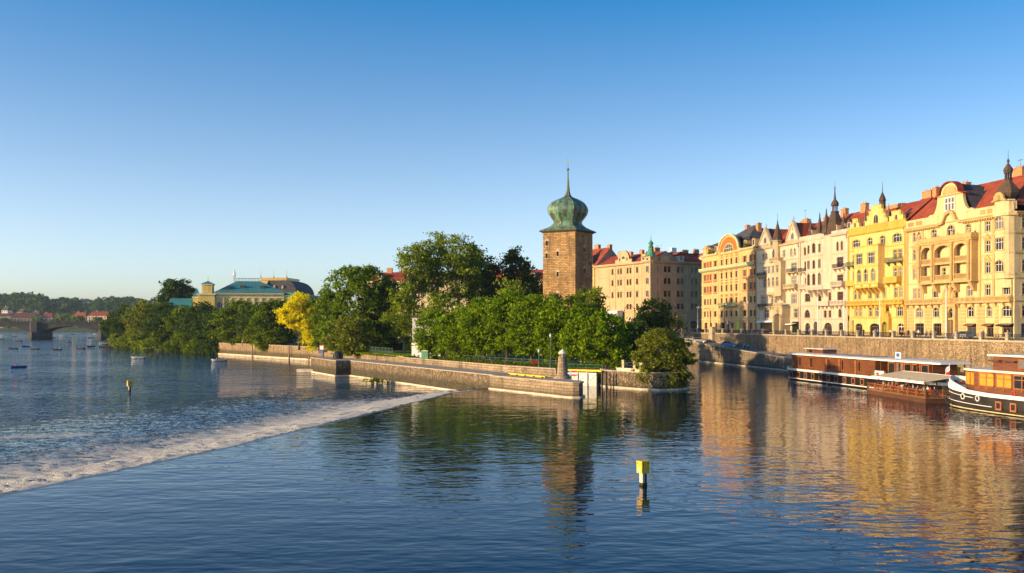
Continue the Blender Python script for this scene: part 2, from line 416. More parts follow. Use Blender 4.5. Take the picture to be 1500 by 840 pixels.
    def cornice(s, v, d=.7, h=.8, u0=0, u1=None, dent=.7):
        u1 = s.W if u1 is None else u1; b = MB()
        b.box(u0, -d*.35, v-h*.45, u1, -.003, v-h*.15); b.box(u0, -d*.8, v-h*.15, u1, -.003, v+h*.2); b.box(u0-.1, -d, v+h*.2, u1+.1, -.003, v+h*.45)
        n = int((u1-u0)/dent)
        for i in range(n):
            x = u0+(i+.5)*(u1-u0)/n; b.box(x-.13, -d*.72, v-h*.45, x+.13, -d*.352, v-h*.152)
        return s.part(b, 'cornice', s.trim)
    def balcony(s, u0, u1, v, d=1.1, kind='stone', rail=1.0, mat=None, nb=None, y=0):
        b = MB(); b.box(u0, y-d, v-.22, u1, y-.004, v); b.box(u0-.06, y-d-.06, v-.1, u1+.06, y-.004, v-.03)
        nb = nb or max(2, int((u1-u0)/1.5))
        for i in range(nb):
            x = u0+.25+(u1-u0-.5)*i/(nb-1)
            b.extx([(y-.004, v-.22), (y-d*.85, v-.22), (y-d*.55, v-.55), (y-.25, v-1.0), (y-.004, v-1.05)], x-.14, x+.14)
        o = s.part(b, 'balcony', mat or s.trim)
        r = MB()
        if kind == 'stone':
            r.box(u0, y-d, v+.002, u1, y-d+.16, v+.16); r.box(u0-.03, y-d-.03, v+rail-.16, u1+.03, y-d+.19, v+rail)
            r.box(u0, y-d+.17, v+.002, u0+.14, y, v+rail-.162); r.box(u1-.14, y-d+.17, v+.002, u1, y, v+rail-.162)
            n = max(3, int((u1-u0)/.34))
            for i in range(n):
                x = u0+(i+.5)*(u1-u0)/n; wd = .16 if i % 5 == 0 else .09
                r.box(x-wd, y-d+.03, v+.16, x+wd, y-d+.13, v+rail-.16)
            m = mat or s.trim
        elif kind == 'solid':
            r.box(u0, y-d, v+.002, u1, y-d+.16, v+rail); r.box(u0, y-d+.162, v+.002, u0+.14, y, v+rail); r.box(u1-.14, y-d+.162, v+.002, u1, y, v+rail)
            r.box(u0-.03, y-d-.04, v+rail-.12, u1+.03, y-d-.002, v+rail+.02); m = mat or s.trim
        else:
            r.box(u0, y-d, v+rail-.05, u1, y-d+.05, v+rail); r.box(u0, y-d, v+.08, u1, y-d+.04, v+.12)
            n = int((u1-u0)/.16)
            for i in range(n+1):
                x = u0+(u1-u0-.03)*i/n; r.box(x, y-d+.01, v, x+.035, y-d+.045, v+rail-.05)
            for x in (u0, u1-.04):
                r.box(x, y-d+.06, v+rail-.05, x+.04, y, v+rail)
                for q in range(int(d/.16)): r.box(x, y-d+.1+q*.16, v, x+.035, y-d+.135+q*.16, v+rail-.05)
            m = mat or m_iron
        rl = s.part(r, 'railing', m, o); return o
    def finish(s, v1, depth=15, v0=-.3, sides=True, base=None):
        s.plane(s.mb, 0, s.W, v0, v1, 0, s.ops)
        if sides:
            W = s.W; d = depth
            s.mb.quad((0, 0, v0), (0, 0, v1), (0, d, v1), (0, d, v0))
            if sides != 'open_right': s.mb.quad((W, 0, v0), (W, d, v0), (W, d, v1), (W, 0, v1))
            s.mb.quad((0, d, v0), (0, d, v1), (W, d, v1), (W, d, v0)); s.mb.quad((0, .32, v1), (W, .32, v1), (W, d, v1), (0, d, v1)); s.mb.quad((0, 0, v1), (W, 0, v1), (W, .32, v1), (0, .32, v1))
            # dark rooms behind the panes
        wl = s.part(s.mb, 'wall', s.wallmat)
        if s.z0 == STREET and depth < 20:
            dp = MB(); x = s.W-.5; dp.tube((x, -.12, 0), (x, -.12, v1-1.2), .075, .075, 6); dp.tube((x, -.12, v1-1.2), (x, -.5, v1-.5), .075, .09, 6); dp.box(x-.2, -.32, v1-1.5, x+.2, -.02, v1-1.15); s.part(dp, 'downpipe', m_iron)
        if s.tb.f: s.part(s.tb, 'stone_trim', s.trim)
        return wl
    def roof(s, ve, vr, yr=7, depth=15, u0=0, u1=None, mat=None, mend=None, ye=.3, hip0=0, hip1=0):
        u1 = s.W if u1 is None else u1; b = MB()
        f0, f1 = (u0, ye, ve), (u1, ye, ve); r0, r1 = (u0+hip0, yr, vr), (u1-hip1, yr, vr); k0, k1 = (u0, depth, ve), (u1, depth, ve)
        b.quad(f0, f1, r1, r0, 0); b.quad(k1, k0, r0, r1, 0)
        b.add([f0, r0, k0], [(0, 1, 2)], 0 if hip0 else 1); b.add([f1, k1, r1], [(0, 1, 2)], 0 if hip1 else 1)
        b.box(u0+hip0, yr-.16, vr-.06, u1-hip1, yr+.16, vr+.14, 0)
        return s.part(b, 'roof', [mat or m_redroof, mend or m_stucco_side])
    def chimney(s, roof, u, y, v0, v1, w=1.2, d=.8, pots=2, mat=None):
        b = MB(); b.box(u-w/2, y-d/2, v0-3.2, u+w/2, y+d/2, v1); b.box(u-w/2-.1, y-d/2-.1, v1, u+w/2+.1, y+d/2+.1, v1+.18)
        for i in range(pots):
            x = u-w/2+w*(i+.5)/pots; b.lathe([(.13, v1+.18), (.11, v1+.6)], x, y, 7)
        s.part(b, 'chimney', mat or m_chim, roof)
    def skylight(s, roof, u, y, v, w=.9, slope=.9):
        b = MB(); b.extx([(y, v+.08), (y+1.0, v+1.0*slope+.08), (y+1.0, v+1.0*slope-.2), (y, v-.2)], u-w/2, u+w/2); s.part(b, 'skylight', m_glassd, roof)
    def antenna(s, roof, u, y, v, h=2.6):
        b = MB(); b.tube((u, y, v), (u, y, v+h), .035, .025, 5); b.tube((u-.6, y, v+h-.2), (u+.6, y, v+h-.2), .02, .02, 4)
        for i in range(5): b.tube((u-.5+i*.25, y-.3, v+h-.2), (u-.5+i*.25, y+.3, v+h-.2), .015, .015, 4)
        s.part(b, 'antenna', m_iron, roof)
    def gable(s, poly, name='gable', y0=-.06, y1=.5, mat=None, cap=None):
        b = MB(); b.ext(poly, y0, y1, 0)
        return s.part(b, name, [mat or s.wallmat])
    def dormer(s, roof, u, v, w, h, y0=.4, y1=3.5, top=1.2, mat=None, rmat=None):
        b = MB(); b.box(u-w/2, y0, v, u+w/2, y1, v+h, 0)
        b.box(u-w*.3, y0-.05, v+h*.2, u+w*.3, y0-.004, v+h*.9, 2)
        b.ext([(u-w/2-.15, v+h), (u+w/2+.15, v+h), (u, v+h+top)], y0-.2, y1, 1)
        s.part(b, 'dormer', [mat or s.wallmat, rmat or m_slate, m_glassd], roof)
    def spire(s, u, y, prof, n=8, name='turret', mat=None, rot=None, smooth=False):
        b = MB(); b.lathe(prof, u, y, n, math.pi/n if rot is None else rot)
        return s.part(b, name, mat or m_darkmetal, None, smooth)
    def door(s, u0, u1, v1, arch=1, mat=None, y=0):
        b = MB(); w = u1-u0; h = v1+.2
        b.box(u0+.02, .3+y, -.3, u1-.02, .38+y, v1-.02, 0)
        b.box((u0+u1)/2-.04, .26+y, -.2, (u0+u1)/2+.04, .3+y, v1-.3, 0); b.box(u0+.05, .25+y, v1*.68, u1-.05, .3+y, v1*.68+.12, 0)
        for a in (u0+w*.12, u0+w*.58):
            b.box(a, .27+y, .3, a+w*.3, .298+y, v1*.3, 0); b.box(a, .27+y, v1*.36, a+w*.3, .298+y, v1*.62, 0)
        s.part(b, 'door', mat or m_woodd); s.ops.append((u0, u1, -.3, v1, arch))
    def shop(s, u0, u1, v1, mat=None, fr=None, n=2, arch=0, v0=.35, inner=None):
        b = MB(); b.box(u0+.02, .3, v0, u1-.02, .34, v1-.02, 0)
        for i in range(n+1):
            x = u0+(u1-u0-.1)*i/n; b.box(x, .22, v0, x+.1, .298, v1-.02, 1)
        b.box(u0, .2, v1*.72, u1, .296, v1*.72+.12, 1)
        o = s.part(b, 'shopfront', [mat or m_glassd, fr or m_bframe]); s.ops.append((u0, u1, v0, v1, arch)); return o
    def awning(s, u0, u1, v, d=1.2, mat=None, drop=.5):
        b = MB(); b.extx([(-.01, v), (-d, v-drop), (-d, v-drop-.22), (-.01, v-.12)], u0, u1); return s.part(b, 'awning', mat or m_white)

def text_mesh(body, size, mat, parent, M, name='lettering', ext=.02, align='CENTER'):
    cu = bpy.data.curves.new(name, 'FONT'); cu.body = body; cu.size = size; cu.extrude = ext; cu.align_x = align; cu.align_y = 'CENTER'
    o = bpy.data.objects.new('tmp_text', cu); C.objects.link(o)
    me = bpy.data.meshes.new_from_object(o.evaluated_get(bpy.context.evaluated_depsgraph_get()))
    bpy.data.objects.remove(o); me.materials.clear(); me.materials.append(mat)
    return link_mesh(name, me, parent, M)

FS = 125.0                                   # embankment house fronts:  X + .179 Y = FS
def fpt(px): return line_s(px, FS)

# ---- house 1: seven storeys, cream plaster with orange brick panels and a round gable
def house_orange():
    wm = plaster('cream_plaster', (.62, .40, .16)); tm = plaster('pale_stone_trim', (.58, .46, .27), .35)
    grn = plain('verdigris_cornice', (.36, .40, .22), .7, .2); brick = plain('orange_brick', (.56, .12, .022), .85, .22, 4)
    f = Fac(fpt(1028), fpt(1108), STREET, name='townhouse', label='cream house with orange brick panels and a round arched gable, beside the side street', cat='house', wallmat=wm, trim=tm, frame=m_bframe)
    rows = [(5.1, 7.0), (9.2, 11.2), (13.3, 15.4), (17.5, 19.5), (21.9, 23.8)]
    cc = [(1056, 1058.6), (1063, 1065.6), (1070, 1072.6), (1077.4, 1080.2)]
    sd = [(1031.5, 1034), (1036.2, 1038), (1039.8, 1042), (1046.2, 1049.6), (1089, 1093), (1098.5, 1101.5), (1104, 1107)]
    for r in rows:
        for a, b in cc+sd: f.winp(a, b, r, nm=1, tr=.62, sur=.7)
    bp = []
    for i, (a, b) in enumerate(sd):                       # brick panels round the side windows, storeys 3 to 5
        m = MB(); u0, u1 = f.U(a), f.U(b); e = .42
        for j in (2, 3, 4):
            v0, v1 = rows[j]
            m.box(u0-e-.14, -.05, v0-.9, u0-.14, -.003, v1+.25); m.box(u1+.14, -.05, v0-.9, u1+e+.14, -.003, v1+.25)
            m.box(u0-.138, -.05, v0-.9, u1+.138, -.003, v0-.22)
        f.part(m, 'brick_panel', brick)
    m = MB()                                              # brick checks over and under the central windows
    for a, b in cc:
        u0, u1 = f.U(a), f.U(b)
        for v0, v1 in ((11.6, 12.35), (15.9, 17.1), (19.9, 20.25)): m.box(u0-.1, -.045, v0, u1+.1, -.003, v1)
        for v in (15.75, 16.35, 19.9, 24.25, 24.95):
            m.box(u0-.05, -.05, v, u0+(u1-u0)*.42, -.003, v+.42); m.box(u0+(u1-u0)*.58, -.05, v, u1+.05, -.003, v+.42)
        for k in range(5): m.box(u1+.35, -.05, 21.9+k*.85, u1+.8, -.003, 22.35+k*.85)
    f.part(m, 'brick_panel', brick)
    for v, d in ((4.0, .25), (8.3, .2), (12.4, .2), (16.5-.2, .15)): f.band(v, .28, d, 0, f.W)
    for a in (1044, 1052, 1083.5, 1096): f.tb.box(f.U(a)-.3, -.16, 0, f.U(a)+.3, -.004, 20.3)
    b = MB(); b.box(0-.2, -1.1, 20.7, f.W+.2, -.004, 21.0); b.box(-.2, -1.15, 21.002, f.W+.2, -1.0, 21.6)
    for i in range(60): b.box(i*f.W/60, -.9, 20.35, i*f.W/60+.3, -.15, 20.698)
    f.part(b, 'cornice', grn)
    f.balcony(f.U(1054.5), f.U(1081), 8.7, .9, 'iron', .9, grn, 8)
    f.cornice(25.9, .7, .7, 0, f.U(1052.5)); f.cornice(25.9, .7, .7, f.U(1085.5), f.W)
    # gable
    u0, u1 = f.U(1053), f.U(1085); c = (u0+u1)/2; r = (u1-u0)/2
    f.gable([(u0, 25.4)]+[(u0, 26.6), (u0+.7, 26.7)]+[(c-(r-.7)*math.cos(t), 26.7+4.9*math.sin(t)) for t in [math.pi*i/18 for i in range(1, 18)]]+[(u1-.7, 26.7), (u1, 26.6), (u1, 25.4)], y0=-.35, y1=.4)
    m = MB(); o = arc_pts(c-r*.78, c+r*.78, 26.2, 4.5, 16); i_ = arc_pts(c-r*.5, c+r*.5, 26.2, 2.6, 16)
    for q in range(16): m.ext([o[q], o[q+1], i_[q+1], i_[q]], -.42, -.352)
    f.part(m, 'brick_panel', brick)
    m = MB(); o = arc_pts(c-r*.98, c+r*.98, 26.7, 5.0, 18); i_ = arc_pts(c-r*.86, c+r*.86, 26.7, 4.55, 18)
    for q in range(18): m.ext([o[q], o[q+1], i_[q+1], i_[q]], -.7, -.354)
    f.part(m, 'gable_moulding', tm)
    m = MB(); m.ext(arc_pts(c-r*.44, c+r*.44, 26.1, 2.3, 14), -.40, -.356, 1)
    for k in range(-2, 3): m.box(c+k*r*.19-.11, -.46, 26.1, c+k*r*.19+.11, -.402, 26.2+2.2*math.sqrt(max(.05, 1-(k*.19/.46)**2)), 0)
    m.box(c-r*.44, -.47, 27.0, c+r*.44, -.404, 27.15, 0)
    f.part(m, 'gable_window', [tm, m_glassd])
    # ground floor
    for a, b, md in ((1032, 1036, None), (1040, 1044.5, None), (1047.5, 1052, None), (1056.5, 1062, None), (1088, 1093.5, None), (1097.5, 1102, None)):
        f.shop(f.U(a), f.U(b), 3.1, n=1)
    f.door(f.U(1064), f.U(1068), 3.2, .5); f.door(f.U(1071), f.U(1074.5), 3.1, .4)
    m = MB(); m.box(f.U(1079.5), -.09, .6, f.U(1084), -.004, 3.5); f.part(m, 'poster_panel', plain('lime_poster', (.45, .6, .02), .5, .1))
    m = MB(); m.ext([(f.U(1070.5), 2.7), (f.U(1074), 2.7), ((f.U(1070.5)+f.U(1074))/2, 4.0)], -1.6, -1.55); m.box((f.U(1070.5)+f.U(1074))/2-.04, -1.6, -.1, (f.U(1070.5)+f.U(1074))/2+.04, -1.55, 2.7); f.part(m, 'parasol', m_white)
    f.awning(f.U(1064), f.U(1068.5), 3.5, 1.0, m_red, .35)
    f.finish(25.6, 16)
    # slate mansard
    g = MB(); W = f.W
    g.extx([(.6, 25.6), (2.2, 29.6), (8, 31.6), (14, 29.6), (16, 25.6)], 0, W*.40); g.extx([(.6, 25.6), (2.2, 29.0), (9, 30.6), (14, 29.0), (16, 25.6)], W*.62, W)
    g.add([(W*.30, 2.0, 29.8), (W*.78, 2.0, 29.8), (W*.78, 13, 29.8), (W*.30, 13, 29.8), (W*.55, 7.5, 34.4), (W*.62, 7.5, 34.4)], [(0, 1, 5, 4), (1, 2, 5), (2, 3, 4, 5), (3, 0, 4)])
    g.box(W*.32, 2.6, 25.6, W*.76, 12.5, 29.85)
    rf = f.part(g, 'roof', m_slate)
    for q, v in ((.50, 33.3), (.69, 33.1), (.88, 30.4), (.05, 30.4)): f.chimney(rf, W*q, 7, v-2, v+1.3, 1.8, 1.2)
    for q in (.12, .26, .79, .93): f.dormer(rf, W*q, 26.3, 2.0, 2.4, .5, 3.5, .5, wm)
    m = MB(); m.lathe([(2.0, 25.5), (2.0, 28.4), (2.3, 28.5), (2.0, 29.0), (.3, 29.9)], f.W*.045, 1.6, 8); f.part(m, 'turret', [wm])
    for q in (.18, .83):
        bush = MB()
        for k in range(260):
            a = rnd.uniform(0, 6.28); rr = rnd.random()**.5*1.5; h = rnd.random()
            p = Vector((W*q+rr*math.cos(a), .1+.7*math.sin(a), 26.3+h*1.7*(1-rr/2.4))); d = Vector((rnd.uniform(-1,1), rnd.uniform(-1,1), rnd.uniform(-1,1)))*.22; e = Vector((rnd.uniform(-1,1), rnd.uniform(-1,1), rnd.uniform(-1,1)))*.22
            bush.quad(p-d, p+e, p+d, p-e)
        f.part(bush, 'roof_plant', L_olive)
    return f

# ---- house 2: neo-gothic, two steep gables, bay and statue portal
def house_gothic():
    wm = plaster('grey_cream_plaster', (.52, .45, .34)); tm = plaster('sand_trim', (.46, .36, .22), .45)
    f = Fac(fpt(1108), fpt(1172), STREET, name='townhouse', label='grey cream house with two steep pointed gables and a slender turret between them', cat='house', wallmat=wm, trim=tm, frame=m_wframe)
    U = f.U
    R5, R4, R3, R2, R1 = (21.6, 23.5), (17.3, 19.6), (13.6, 15.9), (8.3, 10.9), (4.4, 6.9)
    for a, b in ((1117.2, 1119.6), (1121.8, 1124.2), (1158, 1160.4), (1163, 1165.4)): f.winp(a, b, R5, nm=0, tr=.6, arch=1, sur=.7)
    f.winp(1131.5, 1134.5, R5, nm=1, sur=.7); f.winp(1147, 1150.4, R5, nm=1, sur=.7)
    for a, b in ((1118, 1124.8), (1159.3, 1167)): f.winp(a, b, R4, nm=3, tr=.66)
    for a, b in ((1130, 1133.2), (1135, 1138), (1147.2, 1150.6)): f.winp(a, b, R4, nm=1)
    for a, b in ((1118, 1125), (1159.8, 1167)): f.winp(a, b, R3, nm=3, tr=.66)
    for a, b in ((1128.8, 1132.6), (1135.3, 1139)): f.winp(a, b, R3, nm=1, arch=1)
    for a, b in ((1115, 1121.8), (1159.5, 1167.2)): f.winp(a, b, R2, nm=2, tr=.62, sur=1.3)
    for a, b in ((1129.5, 1133), (1135, 1138.5), (1147.5, 1151)): f.winp(a, b, (8.6, 10.9), nm=1)
    for a, b, n in ((1119.6, 1127, 2), (1135, 1144, 3), (1163, 1169, 2)): f.winp(a, b, R1, nm=n, sur=1.3)
    f.shop(U(1113.5), U(1144.5), 3.0, n=7, fr=m_black); f.awning(U(1113), U(1145), 4.0, 1.3, m_white, .55)
    f.shop(U(1160), U(1171), 3.4, n=3, fr=m_black); f.awning(U(1156), U(1167), 3.0, 1.6, m_white, .25)
    for v in (4.3, 7.6, 12.2, 20.6, 16.6): f.band(v, .25, .18)
    f.cornice(25.0, .6, .7)
    f.tb.box(0, -.2, 0, .35, -.004, 25); f.tb.box(f.W-.35, -.2, 0, f.W, -.004, 25)
    for a0, a1, ap, vb, vt in ((1112.5, 1130.5, 1121.8, 25.3, 31.0), (1152.3, 1171.2, 1162, 25.0, 31.2)):
        u0, u1, c = U(a0), U(a1), U(ap)
        f.gable([(u0, vb), (u0, vb+1.2), (c-.5, vt-.2), (c, vt), (c+.5, vt-.2), (u1, vb+1.2), (u1, vb)], y0=-.25, y1=.45)
        m = MB(); m.ext([(u0-.1, vb+1.0), (c, vt+.25), (u1+.1, vb+1.0), (u1-.4, vb+1.0), (c, vt-.75), (u0+.4, vb+1.0)], -.45, -.252)
        for i in range(9):
            x = u0+.3+(u1-u0-.6)*i/8; m.box(x-.16, -.42, vb-.1, x+.16, -.254, vb+.9)
        m.lathe([(.16, vt), (.1, vt+.5), (.22, vt+.7), (.02, vt+1.3)], c, .1, 6)
        f.part(m, 'gable_moulding', tm)
        m = MB(); m.ext([(c-.75, vb+1.2), (c+.75, vb+1.2), (c+.75, vb+2.3), (c, vb+3.1), (c-.75, vb+2.3)], -.29, -.256, 1); m.box(c-.06, -.34, vb+1.2, c+.06, -.292, vb+2.9); m.box(c-.95, -.36, vb+1.0, c+.95, -.258, vb+1.19)
        m.ext([(c-.25, vb+3.7), (c+.25, vb+3.7), (c, vb+4.4)], -.29, -.256, 1); f.part(m, 'gable_window', [tm, m_glassd])
    # central bay with arcaded corbel
    for (a, b, v0, v1, d) in ((1127.5, 1140.3, 11.6, 20.4, .9), (1140.9, 1151, 10.6, 20.2, 1.5)):
        u0, u1 = U(a), U(b); m = MB(); ops = []
        n = 2 if d < 1 else 1
        for k in range(n):
            w = 1.5; x = u0+(u1-u0)*(k+.5)/n
            f.win(x-w/2, x+w/2, 13.5, 16.0, arch=1, nm=1, y=-d, ops=ops, sur=.8); f.win(x-w/2, x+w/2, 17.4, 19.4, nm=1, y=-d, ops=ops, sur=.8)
        f.plane(m, u0, u1, v0, v1, -d, ops)
        m.quad((u0, -d, v0), (u0, -.004, v0), (u0, -.004, v1), (u0, -d, v1)); m.quad((u1, -d, v0), (u1, -d, v1), (u1, -.004, v1), (u1, -.004, v0)); m.quad((u0, -d, v1), (u1, -d, v1), (u1, -.004, v1), (u0, -.004, v1)); m.quad((u0, -d, v0), (u0, -.004, v0), (u1, -.004, v0), (u1, -d, v0))
        nn = max(2, int((u1-u0)/2))
        for i in range(nn):
            x0 = u0+(u1-u0)*i/nn; x1 = u0+(u1-u0)*(i+1)/nn
            m.extx([(-.004, v0-1.4), (-d*.4, v0-.9), (-d*.95, v0-.003), (-.004, v0-.003)], x0, x0+.3); m.extx([(-.004, v0-1.4), (-d*.4, v0-.9), (-d*.95, v0-.003), (-.004, v0-.003)], x1-.3, x1-.002)
        m.box(u0-.1, -d-.12, v1+.002, u1+.1, -.004, v1+.3); m.box(u0-.08, -d-.1, v0-.001, u1+.08, -d-.003, v0+.35)
        f.part(m, 'oriel', wm if d < 1 else tm)
    u0, u1 = U(1136.5), U(1143.5); c = (u0+u1)/2
    f.balcony(u0-1.2, u1+1.8, 20.7, 1.6, 'stone', 1.0)
    m = MB(); m.lathe([(1.35, 20.9), (1.35, 26.2), (1.6, 26.3), (1.6, 26.6)], c, -.2, 8, math.pi/8); m.ext(arc_pts(c-.55, c+.55, 23.4, .8, 8)+[(c+.55, 21.6), (c-.55, 21.6)], -1.49, -1.44, 1)
    f.part(m, 'turret', [tm, m_glassd])
    f.spire(c, -.2, [(1.55, 26.6), (1.1, 28.2), (.55, 30.1), (.12, 31.8), (.2, 32.0), (.05, 32.3), (.03, 34.4)], name='turret_spire')
    # statue portal
    u0, u1 = U(1145), U(1158); m = MB()
    for a in (u0+.1, u1-1.0): m.box(a, -2.6, -.3, a+.9, -.004, 5.2); m.box(a-.1, -2.7, 5.2, a+1.0, -.004, 5.5)
    for a in (u0+.1, u1-1.0): m.lathe([(.42, .4), (.35, 2.4), (.5, 2.6), (.34, 2.9), (.33, 4.6), (.48, 5.0)], a+.45, -2.75, 8)
    m.ext([(u0, 5.5), (u1, 5.5), (u1, 7.4), (u0, 7.4)], -2.5, -.004); m.box(u0-.25, -2.8, 7.4, u1+.25, -.004, 7.75); m.box(u0, -2.65, 7.75, u1, -2.4, 8.7)
    for i in range(12): m.lathe([(.1, 7.75), (.17, 8.1), (.1, 8.5)], u0+.3+(u1-u0-.6)*i/11, -2.72, 6)
    m.lathe([(.5, 5.6), (.6, 6.2), (.35, 7.0), (.25, 7.3)], (u0+u1)/2, -2.65, 8)
    o = f.part(m, 'portal', tm)
    f.door(U(1149), U(1155), 3.6, .8)
    f.balcony(U(1157.3), U(1170), 17.0, 1.2, 'iron'); f.balcony(U(1152.5), U(1169), 12.7, 1.2, 'stone', 1.1); f.balcony(U(1113), U(1126), 16.9, 1.1, 'iron'); f.balcony(U(1128), U(1139.5), 11.4, 1.0, 'solid', .4); f.balcony(U(1113), U(1142), 7.8, .8, 'iron', .9)
    f.finish(25.2, 15)
    rf = f.roof(25.3, 30.6, 7, 15)
    for a0, a1 in ((1112.5, 1130.5), (1152.3, 1171.2)):
        m = MB(); u0, u1 = U(a0), U(a1); c = (u0+u1)/2; m.add([(u0+.2, .5, 26.3), (u1-.2, .5, 26.3), (c, .5, 30.8), (c, 8, 30.7), (u0+.2, 6, 26.3), (u1-.2, 6, 26.3)], [(0, 2, 3, 4), (1, 5, 3, 2)]); f.part(m, 'cross_roof', m_redroof, rf)
    for a, v in ((1127, 31.4), (1143, 32.0), (1148, 32.3)): f.chimney(rf, U(a), 7, v-2, v, 2.2, 1.0)
    f.antenna(rf, U(1150.5), 6, 30.5, 4.5); f.skylight(rf, U(1149), 3.2, 27.7); return f

# ---- house 3: pale pink with a central oriel under a dark spire
def house_pink():
    wm = plaster('pale_pink_plaster', (.58, .46, .34)); tm = plaster('rose_trim', (.50, .40, .32), .45)
    f = Fac(fpt(1172), fpt(1243), STREET, name='townhouse', label='pale pink house with a central oriel and a tall dark pointed spire', cat='house', wallmat=wm, trim=tm, frame=m_bframe)
    U = f.U
    R5, R4, R3, R2, R1 = (21.2, 23.4), (17.1, 19.5), (13.0, 15.1), (8.7, 10.8), (4.4, 6.5)
    for a, b in ((1177.8, 1181), (1183.3, 1186.5), (1225.4, 1228.6), (1231.6, 1234.8)): f.winp(a, b, R5, nm=1, arch=1, sur=.9)
    for a, b in ((1178.6, 1187.4), (1226, 1235.6)): f.winp(a, b, R4, nm=3, tr=.64); f.winp(a+.6, b, R3, nm=3, tr=.64, sur=1.3); f.winp(a+.8, b-.2, R2, nm=3, tr=.62)
    f.winp(1178.8, 1186.6, R1, nm=1, arch=1); f.winp(1228.4, 1233, R1, nm=1, arch=1); f.winp(1207, 1211, (4.4, 6.2), nm=1); f.winp(1214, 1217.6, (4.4, 6.2), nm=1)
    f.winp(1198.6, 1203.4, R2, nm=1, sur=1.3); f.winp(1213.8, 1217.6, R2, nm=1, sur=1.3)
    # oriel
    u0, u1, u2, d = U(1189), U(1213.6), U(1220.5), 1.6; m = MB(); ops = []
    w3 = [(U(1190.4), U(1195)), (U(1198), U(1203)), (U(1206.4), U(1211.4))]
    for i, (a, b) in enumerate(w3):
        f.win(a+.1, b-.1, 12.9, 15.9, nm=1, arch=1, y=-d, ops=ops)
        f.win(a+.2, b-.2, 17.2, 19.4, nm=0 if i == 1 else 1, arch=1 if i == 1 else 0, tr=None if i == 1 else .66, y=-d, ops=ops, sur=.8)
        f.win(a+.3-(i == 1)*.3, b-.3+(i == 1)*.3, 21.3, 23.4+(i == 1)*.4, nm=1, arch=1 if i == 1 else 0, y=-d, ops=ops, sur=.8)
    f.plane(m, u0, u1, 11.6, 25.2, -d, ops)
    m.quad((u1, -d, 11.6), (u2, -.004, 11.6), (u2, -.004, 25.2), (u1, -d, 25.2)); m.quad((u0, -d, 11.6), (u0, -d, 25.2), (u0, -.004, 25.2), (u0, -.004, 11.6))
    m.add([(u0, -d, 25.2), (u1, -d, 25.2), (u2, -.004, 25.2), (u0, -.004, 25.2)], [(0, 1, 2, 3)]); m.add([(u0, -d, 11.6), (u1, -d, 11.6), (u2, -.004, 11.6), (u0, -.004, 11.6)], [(3, 2, 1, 0)])
    ori = f.part(m, 'oriel', wm)
    m = MB()
    for v, h in ((11.6, .9), (16.2, .3), (20.3, .3), (24.6, .5)): m.box(u0-.12, -d-.14, v, u1+.1, -d-.003, v+h)
    for x in (u0+.5, (u0+u1)/2-1.4, (u0+u1)/2+1.4, u1-.5): m.extx([(-.004, 9.6), (-.6, 10.2), (-d, 11.58), (-.004, 11.58)], x-.22, x+.22)
    for i in range(14): m.box(u0+.3+i*(u1-u0-.4)/14, -d-.19, 11.75, u0+.55+i*(u1-u0-.4)/14, -d-.142, 12.35)
    f.part(m, 'oriel_moulding', tm, ori)
    for v, d2 in ((3.9, .2), (7.5, .3), (12.0, .15), (16.3, .15), (20.4, .18)): f.band(v, .25, d2)
    f.tb.box(0, -.25, 0, .4, -.004, 25); f.tb.box(f.W-.4, -.25, 0, f.W, -.004, 25)
    f.cornice(25.2, .7, .8)
    m = MB(); m.box(0, -.3, 25.6, f.W, 0, 26.3); f.part(m, 'parapet', tm)
    f.balcony(U(1174), U(1187.6), 16.8, 1.0, 'iron'); f.balcony(U(1224), U(1239), 16.8, 1.1, 'iron'); f.balcony(U(1174), U(1187.4), 12.3, 1.0, 'stone', 1.1); f.balcony(U(1222), U(1239), 12.3, 1.2, 'stone', 1.2)
    f.balcony(U(1200), U(1219), 7.6, 1.1, 'solid', 1.0); f.balcony(U(1220.5), U(1240), 7.6, 1.0, 'stone', 1.0)
    f.shop(U(1179.4), U(1186.6), 3.0, n=2, arch=.8, v0=-.3); f.shop(U(1191.6), U(1198), 3.4, n=2, arch=1, v0=-.3); f.shop(U(1207), U(1218.6), 3.1, n=3, arch=.7, v0=-.3); f.shop(U(1228.6), U(1235), 3.1, n=2, arch=.6, v0=-.3)
    f.finish(25.4, 15)
    rf = f.roof(25.6, 31.2, 7, 15)
    c = U(1214.5)
    f.spire(c, 1.6, [(2.7, 25.5), (2.6, 26.8), (2.3, 27.9), (1.5, 29.8), (.95, 31.2), (1.05, 31.3), (1.05, 31.6)], 8, 'spire')
    m = MB()
    for i in range(8): a = math.pi/4*i; m.tube((c+.62*math.cos(a), 1.6+.62*math.sin(a), 31.6), (c+.62*math.cos(a), 1.6+.62*math.sin(a), 33.0), .1, .1, 5)
    m.lathe([(1.0, 33.0), (.98, 33.2), (1.0, 33.6), (.75, 34.1), (.35, 34.6), (.2, 35.8), (.12, 37.2), (.2, 37.5), (.1, 37.8), (.03, 38.4), (.02, 39.6)], c, 1.6, 8); f.part(m, 'lantern', m_darkmetal)
    for px, h, w in ((1183.2, 3.4, .9), (1196.2, 4.6, 1.25), (1212.6, 5.0, 1.4), (1231.3, 3.6, 1.1)):
        u = U(px); f.spire(u, .9 if px != 1212.6 else -.4, [(w, 26.0), (w, 26.4), (w*.55, 26.4+h*.45), (.16, 26.4+h), (.2, 26.6+h), (.02, 27.6+h)], 6, 'pinnacle')
    for px in (1183.2, 1205.5, 1220, 1231.5, 1240): f.dormer(rf, U(px), 26.2, 1.5, 1.7, .7, 3.2, .9, wm, m_darkmetal)
    for px, v in ((1176, 31.6), (1186, 32.0), (1201, 32.8), (1229, 33.0)): f.chimney(rf, U(px), 7, v-2.3, v, 2.4, 1.0)
    f.antenna(rf, U(1188), 7, 31, 3); return f

